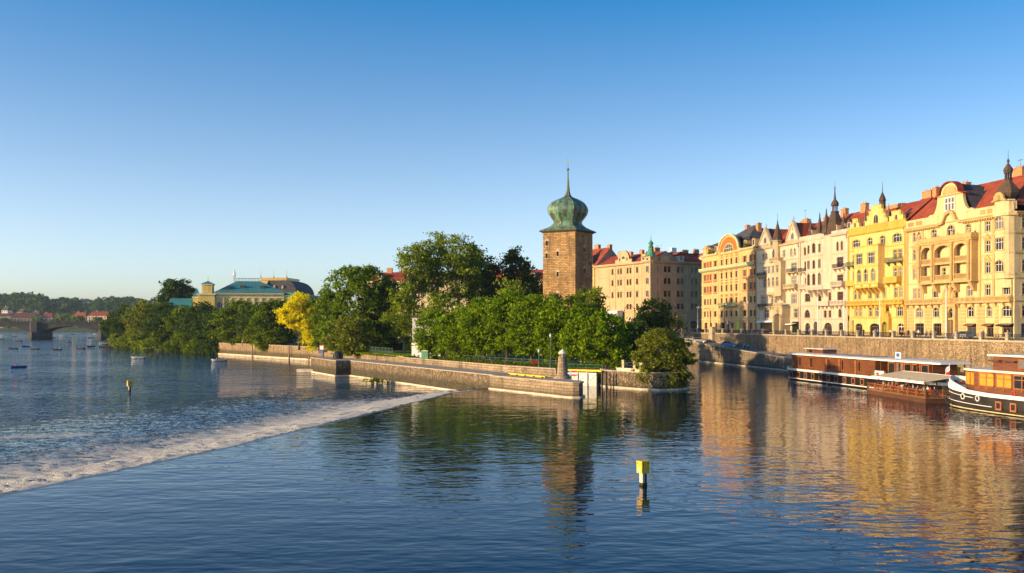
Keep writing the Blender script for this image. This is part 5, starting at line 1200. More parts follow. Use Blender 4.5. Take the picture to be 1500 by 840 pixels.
# island
ISL = [(-196, 463), (-150, 404), (-107, 349), (-61, 291), (-42, 246), (-23, 204), (-1.2, 165), (7.1, 153.4), (9, 155.5), (14.5, 155.5), (14.7, 151), (19.9, 143.9), (22, 142.8), (24.5, 143.5), (26.6, 146.4), (27.4, 150), (28.3, 160), (31.8, 200), (33.8, 260), (29.6, 345), (-30, 420), (-110, 640), (-190, 640)]
GZ = 2.66
m = MB(); m.prism(ISL, -3, GZ); tag(m.build('island_ground', [m_soil]), kind='structure')
def wall_strip(name, pts, z0, z1, mats, label, th=.5, ledge=None, cop=.16, parent=None, capmat=None, jz=None):
    """a masonry wall along a polyline, its face on the left of the walk, coping on top"""
    P = [Vector((p[0], p[1], 0)) for p in pts]; n = len(P)
    nor = []
    for i in range(n):
        a = (P[min(i+1, n-1)]-P[max(i-1, 0)]).normalized(); nor.append(Vector((-a.y, a.x, 0)))
    zz = z1 if hasattr(z1, '__len__') else [z1]*n
    def strip(o0, o1, za, zb):
        b = MB()
        for i in range(n-1):
            A, B, p, q = P[i], P[i+1], nor[i], nor[i+1]
            v = []
            for pt, nn, k in ((A, p, i), (B, q, i+1)):
                lo = za[k] if hasattr(za, '__len__') else za; hi = zb[k] if hasattr(zb, '__len__') else zb
                v += [pt+nn*o0+Vector((0, 0, lo)), pt+nn*o1+Vector((0, 0, lo)), pt+nn*o1+Vector((0, 0, hi)), pt+nn*o0+Vector((0, 0, hi))]
            f = [(0, 4, 7, 3), (1, 2, 6, 5), (3, 7, 6, 2), (0, 1, 5, 4)]
            if i == 0: f.append((0, 3, 2, 1))
            if i == n-2: f.append((4, 5, 6, 7))
            b.add(v, f)
        return b
    root = empty(name, P[0], 0, label, 'wall') if parent is None else parent
    w = Matrix.Translation(-P[0]) if parent is None else Matrix()
    strip(-th, .06, z0, zz).build('wall_face', mats, root, False, w)
    if cop: strip(-th-.06, .2, [z+.004 for z in zz], [z+cop for z in zz]).build('coping', capmat or m_cop, root, False, w)
    if ledge is not None: strip(.065, .5, ledge-.6, ledge).build('ledge', m_ledge, root, False, w)
    return root
# walking direction chosen so that the water is on the left of the walk -> islands are walked so that outside = left
def rev(l): return list(reversed(l))
wall_strip('river_wall', rev(ISL[2:6]), -3, GZ+.14, m_stone, 'sunlit stone river wall with a pale ledge below the yellow tree and the willow', .6, -.85)
wall_strip('lock_wall', rev(ISL[5:9]), -3, GZ-.02, m_pier, 'stone lock side wall behind the long dividing pier', .6, None, .14)
wall_strip('island_tip_wall', rev(ISL[9:17]), -3, GZ-.14, m_pierrub, 'rounded stone wall at the island tip under the grey green willow bush', .5, .22)
# dividing pier
PIER = [(-46.5, 221), (-37.2, 202), (-34.4, 203.4), (-2.9, 146.2), (-3.3, 145.9), (6.3, 130.9), (7.3, 129.1), (8.2, 128.4), (9.0, 128.4), (9.6, 129.3), (9.7, 130.8), (8.8, 133.2), (1.0, 148.3), (-30.2, 206), (-42.6, 223.5)]
def pier():
    root = empty('lock_pier', (-2.9, 146.2, 0), 0, 'long low stone pier dividing the weir pool from the lock, with a rounded end', 'pier'); T = Matrix.Translation((2.9, -146.2, 0))
    left = PIER[:4]+[(.9, 148.4)]+PIER[13:]; right = PIER[4:12]+[(.98, 148.36), (-3.1, 146.1)]
    m = MB(); m.prism(left, -3, 2.0); m.build('long_wall', m_pierrub, root, False, T)
    m = MB(); m.prism(right, -3, 1.93); m.build('rounded_end', m_pier, root, False, T)
    def inflate(poly, e):
        c = Vector((sum(p[0] for p in poly)/len(poly), sum(p[1] for p in poly)/len(poly))); out = []; n = len(poly)
        for i in range(n):
            a = Vector(poly[i-1]); b = Vector(poly[i]); d = Vector(poly[(i+1) % n]); t1 = (b-a).normalized(); t2 = (d-b).normalized()
            nn = Vector((t1.y+t2.y, -(t1.x+t2.x))); nn = nn.normalized() if nn.length > .1 else Vector((t1.y, -t1.x))
            out.append((b.x+nn.x*e, b.y+nn.y*e))
        return out
    m = MB(); m.prism(inflate(left, .12), 2.004, 2.16); m.prism(inflate(right, .14), 1.934, 2.10); m.build('coping', m_cop, root, False, T)
    m = MB(); m.prism(inflate(left, .45), -1.8, -.95); m.prism(inflate(right, .3), -.6, .17); m.build('ledge', m_ledge, root, False, T)
    m = MB(); m.box(-49.5, 219.5, -1.8, -45.5, 222.5, -.55); m.build('end_block', m_ledge, root, False, T)
pier()

# embankment
def strip_poly(s0, s1, Ya, Yb): return [S(s0, Ya), S(s1, Ya), S(s1, Yb), S(s0, Yb)]
Y0, Y1 = -60, 318
m = MB(); m.prism([S(102.9, Y0), (500, Y0), (1500, 1100), (-110, 1100), (-100, 640), (-20, 415), (30.2, 346), S(102.9, 350), S(102.9, 318)], -3, STREET-.06); tag(m.build('city_ground', m_pave), kind='structure')
m = MB(); m.add([p+(STREET,) for p in strip_poly(108.5, 119.5, Y0, 420)], [(3, 2, 1, 0)]); tag(m.build('embankment_road', m_asph), kind='structure')
m = MB(); m.add([p+(STREET-.055,) for p in [S(96, 330), S(108.5, 318), S(108.5, 430), S(90, 430)]]+[], [(3, 2, 1, 0)]); m.add([(x, y, STREET-.03) for x, y in ((49, 318), (72, 326), (110, 352), (104, 366), (62, 344), (40, 345))], [(5, 4, 3, 2, 1, 0)]); tag(m.build('side_street', m_asph), kind='structure')
for s0, s1, nm in ((103.1, 108.45, 'riverside_pavement'), (119.55, 124.9, 'house_pavement')):
    m = MB(); m.prism(strip_poly(s0, s1, Y0, 316 if s0 < 110 else 420), STREET-.05, STREET+.12); tag(m.build(nm, m_pave), kind='structure')
m = MB()
for q in range(46):
    Ya = Y0+q*8; m.add([p+(STREET+.004,) for p in strip_poly(113.93, 114.07, Ya, Ya+3)], [(3, 2, 1, 0)])
for s_ in (111.2, 112.6, 115.4, 116.8): m.add([p+(STREET+.003,) for p in strip_poly(s_, s_+.07, Y0, 420)], [(3, 2, 1, 0)])
tag(m.build('road_markings', m_paint), kind='structure')
wall_strip('embankment_wall', [S(102.6, 316), S(102.6, 200), S(102.6, 100), S(102.6, Y0)][::-1], -1, STREET, m_stone, 'tall golden stone embankment wall behind the restaurant boats', .5, None, .3)
# quay and ramp
m = MB(); m.prism([S(89, Y0), S(102.5, Y0), S(102.5, 199), S(95.4, 199), S(95.4, 176.5), S(89, 176.5)], -3, 2.0); tag(m.build('quay', [m_stone, m_pave]), kind='structure')
m = MB(); rz = [2.0, 2.0, 7.06, 7.06]
a = [S(95.4, 199.01), S(102.5, 199.01), S(102.5, 317.5), S(95.4, 317.5)]; m.prism(a, -3, rz); tag(m.build('ramp', [m_pave]), kind='structure')
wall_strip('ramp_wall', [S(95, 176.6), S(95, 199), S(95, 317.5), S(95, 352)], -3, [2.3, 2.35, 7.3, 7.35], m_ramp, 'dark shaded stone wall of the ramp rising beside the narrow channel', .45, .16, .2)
def gatepost():
    p = line_s(1045, 102.6); root = empty('gate_pillar', (p.x, p.y, 3.8), EROT, 'pale squat stone pillar at the head of the ramp', 'pillar')
    m = MB(); m.box(-1.4, -.9, 0, 1.4, .5, 3.4); m.box(-1.7, -1.2, 3.4, 1.7, .7, 3.7); m.box(-1.2, -.8, 3.7, 1.2, .4, 5.0); m.box(-1.4, -1, 5.0, 1.4, .6, 5.25); m.build('shaft', m_cop, root)
gatepost()
def parapet():
    a = S(102.75, 312); root = empty('embankment_railing', (a[0], a[1], STREET+.3), EROT, 'long railing of iron panels between stone posts on top of the embankment wall', 'railing')
    n = 46; L = 6.2
    pm = MB(); pm.box(-.28, -.28, 0, .28, .28, 1.0); pm.box(-.36, -.36, 1.0, .36, .36, 1.16); pm.add([(-.32, -.32, 1.16), (.32, -.32, 1.16), (.32, .32, 1.16), (-.32, .32, 1.16), (0, 0, 1.3)], [(0, 1, 4), (1, 2, 4), (2, 3, 4), (3, 0, 4)]); post = pm.mesh('post', m_cop)
    r = MB(); w = L-.6; r.box(.3, -.04, .86, .3+w, .04, .94); r.box(.3, -.03, .1, .3+w, .03, .16)
    for i in range(24):
        x = .3+w*(i+.5)/24; r.box(x-.018, -.018, .16, x+.018, .018, .86)
    for i in range(8):
        x = .3+w*(i+.5)/8
        r.tube((x-w/16, 0, .18), (x, 0, .84), .02, .02, 4); r.tube((x+w/16, 0, .18), (x, 0, .84), .02, .02, 4)
    rail = r.mesh('rail_panel', m_iron)
    for i in range(n):
        link_mesh('post', post, root, Matrix.Translation((i*L, 0, 0)))
        if i < n-1: link_mesh('rail_panel', rail, root, Matrix.Translation((i*L, 0, 0)))
parapet()

# lock furniture
def lock_gate():
    root = empty('lock_gate', (9.1, 154.6, 0), -.5, 'white steel lock gate panels below a yellow footbridge', 'lock gate'); W = 5.1
    for i in range(3):
        m = MB(); x0 = W*i/3+.06; x1 = W*(i+1)/3-.06; m.box(x0, 0, -.5, x1, .12, 2.1)
        m.box(x0, -.1, 1.95, x1, -.002, 2.1); m.box(x0, -.1, .5, x1, -.002, .62)
        m.build('gate_panel', m_white, root)
        m = MB(); m.tube((x0+.1, -.06, .65), (x1-.1, -.06, 1.9), .05, .05, 5); m.build('brace', m_metal, root)
        m = MB(); m.box(x0-.13, -.2, -.5, x0-.01, .1, 2.3); m.build('gate_post', m_metal, root)
    m = MB(); m.box(-1.6, -.5, 2.32, W+.9, -.3, 2.62); m.build('kerb_beam', m_yellow, root)
    m = MB(); m.box(-1.6, -.29, 2.3, W+.9, .7, 2.4); m.build('walkway', m_deck, root)
    m = MB()
    for i in range(6): x = -1.5+i*1.45; m.tube((x, .65, 2.4), (x, .65, 3.4), .03, .03, 5)
    for z in (2.9, 3.4): m.tube((-1.5, .65, z), (W+.7, .65, z), .025, .025, 5)
    m.build('handrail', m_green, root)
lock_gate()
for x, y in ((13.3, 149.2), (14.0, 148.6), (14.6, 148.2)):
    root = empty('mooring_pile', (x, y, -1), 0, 'black steel mooring pile standing in the water beside the white lock gate', 'mooring pile', 'black piles beside the lock gate'); m = MB(); m.tube((0, 0, -2), (0, 0, 3.3), .14, .14, 9); m.build('pile', m_black, root); m = MB(); m.lathe([(.17, 3.3), (.17, 3.4), (.05, 3.5)], 0, 0, 9); m.build('cap', m_iron, root)
def beacon():
    p = at(824, 560, 137.5); root = empty('stone_beacon', (p.x, p.y, 2.1), .3, 'short tapering stone beacon with a lantern and domed cap at the pier end', 'beacon')
    m = MB(); m.lathe([(1.0, 0), (.98, .25), (.82, .6), (.74, 1.3), (.66, 2.2), (.60, 2.95), (.64, 3.0), (.64, 3.1)], 0, 0, 14); m.build('shaft', m_pier, root)
    m = MB()
    for i in range(6): a = i*math.pi/3+.2; m.tube((.42*math.cos(a), .42*math.sin(a), 3.1), (.42*math.cos(a), .42*math.sin(a), 3.55), .07, .07, 5)
    m.lathe([(.3, 3.1), (.3, 3.55)], 0, 0, 8); m.build('lantern', m_lintel, root)
    m = MB(); m.lathe([(.62, 3.55), (.6, 3.62), (.5, 3.8), (.3, 4.0), (.08, 4.1), (.08, 4.2), (.01, 4.24)], 0, 0, 14); m.build('cap', m_roofsheet, root)
    # steps at its foot
    m = MB(); m.lathe([(1.35, 0), (1.3, .18), (1.05, .2)], 0, 0, 14); m.build('foot', m_pier, root)
beacon()
def direction_board():
    p = at(841, 562, 131.3); root = empty('waterway_board', (p.x, p.y, 2.1), -.25, 'red and white striped waterway board with a pale blue arrow on a post', 'sign')
    m = MB(); m.tube((0, .06, 0), (0, .06, 1.5), .04, .04, 6); m.build('post', m_metal, root)
    m = MB(); m.box(-.42, -.02, .68, .42, .02, 1.38); m.build('board', m_white, root)
    m = MB(); m.box(-.42, -.04, 1.17, .42, -.022, 1.38); m.box(-.42, -.04, .68, .42, -.022, .89); m.build('stripe', m_red, root)
    m = MB(); m.ext([(-.98, 1.03), (-.45, 1.36), (-.45, .70)], -.03, .03); m.build('arrow', plain('pale_blue_paint', (.35, .5, .75), .5), root)
direction_board()
root = empty('kerb_rail', (2.2, 141.6, 2.16), math.atan2(-.87, .49), 'yellow painted beam lying along the pier top', 'beam'); m = MB(); m.box(-6.2, .3, 0, 4.6, .75, .22); m.build('beam', m_yellow, root)
m = MB()
for i in range(5): m.box(-6+i*2.5, .1, 0, -5.7+i*2.5, .29, .12)
m.build('foot', m_iron, root)
def tip_wall():
    p = Vector((15.15, 150.3, 0)); u = Vector((5.2, -6.9, 0)).normalized(); root = empty('concrete_parapet', (p.x, p.y, 1.7), math.atan2(u.y, u.x), 'pale concrete parapet with two square recesses on the island tip', 'parapet')
    m = MB(); m.box(1.6, .25, 0, 6.9, .55, 1.25, 0); m.box(1.5, .2, 1.25, 7.0, .6, 1.4, 0)
    for x in (2.0, 4.6): m.box(x, .19, .15, x+2.1, .248, .25); m.box(x, .19, 1.0, x+2.1, .248, 1.1); m.box(x, .19, .252, x+.1, .248, .998); m.box(x+2.0, .19, .252, x+2.1, .248, .998)
    m.build('panel', m_ledge, root)
    for x in (2.4, 4.9): m2 = MB(); m2.box(x, .6, 1.4, x+.5, 1.0, 2.5); m2.box(x-.06, .55, 2.5, x+.56, 1.05, 2.62); m2.build('post', m_cop, root)
    m3 = MB(); m3.box(2.9, .78, 2.2, 4.9, .84, 2.28); m3.box(2.9, .78, 1.8, 4.9, .84, 1.86); m3.build('rail', m_iron, root)
    m4 = MB(); m4.box(6.95, -.1, -.6, 7.6, .65, 2.2); m4.box(6.85, -.2, 2.2, 7.7, .75, 2.36); m4.build('pillar', m_cop, root)
tip_wall()
def control_house():
    p = at(603, 500, 206); root = empty('lock_house', (p.x, p.y, GZ), R(-14), 'narrow white and grey lock house half hidden behind the tree row', 'lock house')
    m = MB(); m.box(0, 0, 0, 6.5, 5, 3.3); m.build('lower_wall', m_white, root)
    m = MB(); m.box(.1, .1, 3.3, 6.4, 4.9, 8.6); m.build('upper_wall', plain('grey_render', (.42, .41, .42), .85, .1), root)
    m = MB(); m.box(-.2, -.2, 8.6, 6.7, 5.2, 8.9); m.build('roof', m_iron, root); m = MB(); m.box(-.08, -.08, 3.2, 6.6, 5.1, 3.36); m.build('string_course', m_iron, root)
    for x in (2.0, 4.2): m = MB(); m.box(x, -.05, 1.2, x+1.2, -.003, 2.5); m.build('window', m_glassd, root)
control_house()
p = at(617, 524, 195); root = empty('utility_cabinet', (p.x, p.y, GZ), R(-20), 'pale green metal cabinet in front of the white lock house', 'cabinet'); m = MB(); m.box(0, 0, 0, 1.5, .9, 1.75); m.build('body', plain('sage_paint', (.25, .36, .26), .5), root)
m = MB(); m.box(-.05, -.05, 1.75, 1.55, .95, 1.83); m.build('lid', m_metal, root); m = MB(); m.box(.08, -.03, .12, .72, -.003, 1.65); m.box(.78, -.03, .12, 1.42, -.003, 1.65); m.build('door', m_green, root)
# lawn and fence behind the lock
m = MB(); m.add([(-58, 300, GZ+.01), (-38, 246, GZ+.01), (-22, 212, GZ+.01), (10, 178, GZ+.01), (24, 150, GZ+.01), (28, 165, GZ+.01), (28, 330, GZ+.01), (-60, 400, GZ+.01), (-150, 470, GZ+.01), (-140, 420, GZ+.01)], [tuple(range(10))]); tag(m.build('lawn', m_lawn), kind='structure')
def fence(label, pts, h, step, mat, name='fence'):
    root = empty(name, (pts[0][0], pts[0][1], GZ), 0, label, 'fence'); o = Vector((pts[0][0], pts[0][1], 0))
    P = [Vector((p[0], p[1], 0))-o for p in pts]
    for a, b in zip(P, P[1:]):
        L = (b-a).length; n = max(1, int(L/step)); m = MB()
        for z in (.12, h*.5, h-.05): m.tube(a+Vector((0, 0, z)), b+Vector((0, 0, z)), .025, .025, 5)
        for i in range(int(L/.25)): q = a.lerp(b, i*.25/L); m.tube(q+Vector((0, 0, .1)), q+Vector((0, 0, h-.05)), .012, .012, 4)
        m.build('rail_panel', mat, root)
        for i in range(n+1): q = a.lerp(b, i/n); pm = MB(); pm.box(q.x-.05, q.y-.05, 0, q.x+.05, q.y+.05, h+.1); pm.build('post', mat, root)
fence('green wire fence across the lawn left of the white lock house', [(-44, 254), (-36, 236), (-27, 216)], 1.7, 2.6, plain('fence_green', (.10, .17, .11), .6))
fence('low green railing along the foot of the tree row', [(-14, 196), (-2, 174.5), (8, 160), (13, 159)], 1.1, 2.2, MATS['fence_green'])
# hedge strip under the tree row
# ------------------------------------------------------------------ boats
def outline(L, B, r0, r1, n=8, pw=2.0):
    """plan of a hull: y from -B/2 to B/2; r0/r1 length of the rounded or pointed ends"""
    a = []
    for i in range(n+1): t = i/n; a.append((r0*(1-math.cos(t*math.pi/2)), -B/2*(math.sin(t*math.pi/2)**(2/pw))))
    for i in range(n+1): t = i/n; a.append((L-r1*(1-math.cos((1-t)*math.pi/2)), -B/2*(math.sin((1-t)*math.pi/2)**(2/pw))))
    return a+[(x, -y) for x, y in reversed(a[1:-1])]
def inset(poly, e, L, B): 
    kx = (L-2*e)/L; ky = (B-2*e)/B; return [(L/2+(x-L/2)*kx, y*ky) for x, y in poly]
def hull(poly, L, B, levels, zf, mi=0):
    m = MB(); n = len(poly); V = []
    for z, e in levels: V.append([(x, y, zf(z, x)) for x, y in inset(poly, e, L, B)])
    v = [p for r in V for p in r]; f = []
    for k in range(len(levels)-1):
        for i in range(n): f.append((k*n+i, k*n+(i+1) % n, (k+1)*n+(i+1) % n, (k+1)*n+i))
    m.add(v, f+[tuple(range((len(levels)-1)*n, len(levels)*n))], mi); return m
def band_on(poly, L, B, e, za, zb, zf, th=.05):
    m = MB(); o = inset(poly, e-th, L, B); i_ = inset(poly, e+.02, L, B); n = len(poly)
    for k in range(n):
        j = (k+1) % n
        v = []
        for q in (k, j): v += [(o[q][0], o[q][1], zf(za, o[q][0])), (o[q][0], o[q][1], zf(zb, o[q][0])), (i_[q][0], i_[q][1], zf(zb, i_[q][0])), (i_[q][0], i_[q][1], zf(za, i_[q][0]))]
        m.add(v, [(0, 4, 5, 1), (1, 5, 6, 2), (3, 2, 6, 7), (0, 3, 7, 4)])
    return m
def framed(m_, x, z, w, h, y, fr=.12, d=.1):
    m_.box(x-w/2-fr, y-d, z-fr, x+w/2+fr, y-.003, z, 0); m_.box(x-w/2-fr, y-d, z+h, x+w/2+fr, y-.003, z+h+fr, 0); m_.box(x-w/2-fr, y-d, z, x-w/2, y-.003, z+h, 0); m_.box(x+w/2, y-d, z, x+w/2+fr, y-.003, z+h, 0)
    m_.box(x-w/2, y-d*.5, z, x+w/2, y-.004, z+h, 1)
def restaurant_boat():
    u = Vector((.172, -.985, 0)); L, B = 49, 6.2
    o = Vector((49.0, 174.2, 0))+Vector((-u.y, u.x, 0))*B/2; root = empty('restaurant_boat', o, math.atan2(u.y, u.x), 'long black and brown wooden restaurant boat moored at the quay, white rail', 'boat')
    P = outline(L, B, 4.2, 4.2, 8, 2.6)
    def sh(z, x): return z+(.35*max(0, 1-x/9)**2+.2*max(0, (x-40)/9)**2)*max(0, z)/2
    hull(P, L, B, [(-.8, 1.0), (-.2, .35), (.5, .1), (1.75, .0)], sh).build('hull', m_black, root)
    rl = band_on(P, L, B, 0, 1.6, 1.95, sh, .1); rl.build('rail', m_white, root)
    band_on(P, L, B, .14, .22, .36, sh, .06).build('water_stripe', m_white, root)
    m = MB(); m.add([(x, y, sh(1.78, x)) for x, y in inset(P, .1, L, B)], [tuple(range(len(P)))]); m.build('deck', m_deck, root)
    for i in range(10):
        w = MB(); framed(w, 4.2+i*2.62, .62, .75, .75, -B/2+.09, .16, .12); w.build('hull_window', [m_woodo, m_glassd], root)
    Q = inset(P, .62, L, B); Q = [(min(x, 30.5), y) for x, y in Q]
    m = MB(); m.prism(Q, 1.79, 4.45); cab = m.build('cabin', m_woodr, root)
    y = -B/2+.62
    for x, w, k in ((6.4, .8, 1), (10.4, .7, 1), (15.6, .6, 0), (16.6, .55, 1), (19.8, .55, 0), (20.9, .55, 1), (24.8, .7, 0), (26, .55, 1)):
        d = MB(); framed(d, x, 2.5 if k else 2.1, w, 1.6 if k else 2.1, y, .1, .09); d.build('cabin_window', [m_woodo if k else m_woodd, m_glassd if k else m_woodo], cab)
    # saloon aft: posts, large panes, dark interior
    m = MB(); m.box(31.5, y+.1, 1.79, 44, -y-.1, 2.5); m.box(33.2, y+.35, 2.5, 43.5, -y-.35, 4.3, 0); m.build('saloon', m_woodr, root)
    for i in range(5):
        d = MB(); x = 34.4+i*2.05; framed(d, x, 2.7, 1.45, 1.45, y+.35, .14, .12); d.build('saloon_window', [m_woodo, m_glass], root)
    for x in (31.8, 36.5, 41, 44.6):
        d = MB(); d.box(x, y+.02, 2.5, x+.14, y+.16, 4.45); d.box(x, -y-.16, 2.5, x+.14, -y-.02, 4.45); d.build('roof_post', m_woodr, root)
    # roof
    m = MB(); RP = inset(P, .25, L, B); RP = [(min(x, 46.5), yy) for x, yy in RP]; n = len(RP); V = []
    for e, z in ((0, 4.46), (0, 4.62), (.35, 4.74), (1.4, 4.86)):
        cx = 23; V.append([(cx+(x-cx)*(1-e/23), yy*(1-e/2.9), z) for x, yy in RP])
    v = [p for r in V for p in r]; f = [(k*n+i, k*n+(i+1) % n, (k+1)*n+(i+1) % n, (k+1)*n+i) for k in range(3) for i in range(n)]
    m.add(v, f+[tuple(range(3*n, 4*n)), tuple(range(n-1, -1, -1))]); rf = m.build('roof', m_roofsheet, root)
    band_on(RP, L, B, 0, 4.44, 4.64, lambda z, x: z, .05).build('roof_edge', m_white, rf)
    for i in range(7):
        d = MB(); x = 12.6+i*2.45; d.box(x, -1.9, 4.90, x+2.38, .1, 4.97); d.build('solar_panel', m_solar, rf)
    m = MB(); m.box(6.2, -1.2, 4.87, 12, 1.3, 5.55, 0); m.prism([(5.8, -1.5), (12.5, -1.5), (12.5, 1.6), (5.8, 1.6)], 5.55, 5.68, 1); m.box(7.2, -1.26, 4.95, 8.2, -1.203, 5.45, 2); m.build('roof_hut', [m_woodr, m_roofsheet, m_glassd], rf)
    m = MB(); m.box(33.4, -1.0, 4.87, 34.8, -.94, 5.75, 0); m.box(33.65, -1.03, 5.05, 34.55, -1.002, 5.6, 1); m.build('roof_sign', [m_white, m_blue], rf)
    m = MB(); m.box(31.2, -B/2-.06, 1.97, 34.2, -B/2+.0, 2.95, 0); m.box(31.2, -B/2-.1, 1.97, 31.5, -B/2-.062, 2.95, 1); m.box(33.9, -B/2-.1, 1.97, 34.2, -B/2-.062, 2.95, 2); m.ball((32.3, -B/2-.08, 2.5), .28, 8, 2, .8); m.build('menu_board', [m_white, m_green, m_red], root)
    m = MB(); m.tube((46.6, -1.6, 1.9), (47.4, -1.7, 4.6), .05, .03, 6); m.build('flag_pole', m_white, root)
    m = MB()
    for k in range(6):
        a, b = k/6, (k+1)/6; q = lambda t, h: (47.35-.25*t+.05*math.sin(t*9), -1.7-.55*t+.1*math.sin(t*7+h), 4.5-1.6*h*.9-.7*t)
        for h0, h1, mi in ((0, .5, 0), (.5, 1, 1)): m.add([q(a, h0), q(b, h0), q(b, h1), q(a, h1)], [(0, 1, 2, 3)], mi)
    m.add([(47.34, -1.72, 4.48), (47.34, -1.72, 3.05), (47.2, -1.98, 3.5)], [(0, 1, 2)], 2)
    m.build('flag', [m_white, m_red, m_blue], root)
    m = MB()
    for x0, x1 in ((.8, -4), (10, 4), (47, 52)): r_ = MB(); r_.path([(x0, B/2-.2, 1.9), ((x0+x1)/2, B/2+1.3, 1.75), (x1, B/2+3.0, 2.1)], .04, 5); r_.build('mooring_rope', m_deck, root)
    for x in (3.5, 17, 31): m.tube((x, -B/2-.02, -.3), (x, -B/2-.02, .2), .09, .09, 7)
    m.build('fender', m_metal, root)
def ring(m, x, y, z, r=.32, mi=0):
    pr = [(x+r*math.cos(2*math.pi*i/12), y, z+r*math.sin(2*math.pi*i/12)) for i in range(13)]
    for p, q in zip(pr, pr[1:]): m.tube(p, q, .07, .07, 5, mi)
restaurant_boat()
PL = dict(o=Vector((50.55, 136.2, 0)), u=Vector((.079, -.997, 0)), L=16.4, W=4.7)
def pl(x, y, z): u = PL['u']; n = Vector((-u.y, u.x, 0)); return PL['o']+u*x+n*y+Vector((0, 0, z))
def terrace():
    L, W = PL['L'], PL['W']; root = empty('floating_terrace', PL['o'], math.atan2(PL['u'].y, PL['u'].x), 'floating wooden dining terrace with lattice rail and pale awning beside the restaurant boat', 'terrace')
    m = MB(); m.prism([(0, 0), (L, 0), (L, W), (0, W)], -.4, .42); m.box(-.08, -.08, .42, L+.08, W+.08, .56); m.build('pontoon', m_woodd, root)
    m = MB(); m.box(.1, .1, .562, L-.1, W-.1, .6); m.build('deck', m_deck, root)
    def rail(p, q, nb):
        p = Vector(p); q = Vector(q); m = MB(); d = (q-p); 
        for z in (.7, 1.12, 1.52): m.tube(p+Vector((0, 0, z)), q+Vector((0, 0, z)), .045, .045, 5)
        k = nb*3
        for i in range(k):
            a = p.lerp(q, i/k); b = p.lerp(q, (i+1)/k); m.tube(a+Vector((0, 0, .7)), b+Vector((0, 0, 1.5)), .028, .028, 4); m.tube(a+Vector((0, 0, 1.5)), b+Vector((0, 0, .7)), .028, .028, 4)
        m.build('lattice_rail', m_woodo, root)
        for i in range(nb+1): a = p.lerp(q, i/nb); pm = MB(); pm.box(a.x-.08, a.y-.08, .56, a.x+.08, a.y+.08, 1.72); pm.build('rail_post', m_woodo, root)
    rail((.1, .1, 0), (L-.1, .1, 0), 7); rail((L-.1, .1, 0), (L-.1, W-.1, 0), 2); rail((.1, .1, 0), (.1, W-.1, 0), 2)
    for x in (2.6, 7, 11.2, 15.4):
        for y in (.5, W-.4): m = MB(); m.box(x-.06, y-.06, .6, x+.06, y+.06, 2.75 if y < 1 else 3.25); m.build('awning_post', m_woodr, root)
    for x0, x1 in ((1.4, 8.4), (8.5, 15.9)):
        m = MB(); m.extx([(.1, 2.62), (W-.1, 3.3), (W-.1, 3.22), (.1, 2.54)], x0, x1); m.build('awning', m_canvas, root)
        
        for y0, y1, za, zb in ((.02, .09, 2.34, 2.64), (W-.08, W-.02, 3.1, 3.34)): m = MB(); m.box(x0, y0, za, x1, y1, zb); m.build('awning_valance', m_white, root)
terrace()
for i, (x, y) in enumerate(((2.6, 1.6), (5.6, 2.2), (8.4, 1.6), (11.2, 2.2), (13.8, 1.7))):
    p = pl(x, y, .6); root = empty('dining_table', p, 0, 'small round wooden dining table under the terrace awning', 'table', 'tables on the floating terrace')
    m = MB(); m.lathe([(.5, .70), (.5, .75)], 0, 0, 12); m.build('table_top', m_woodo, root); m = MB(); m.lathe([(.3, 0), (.28, .04), (.05, .08), (.05, .70)], 0, 0, 8); m.build('pedestal', m_iron, root)
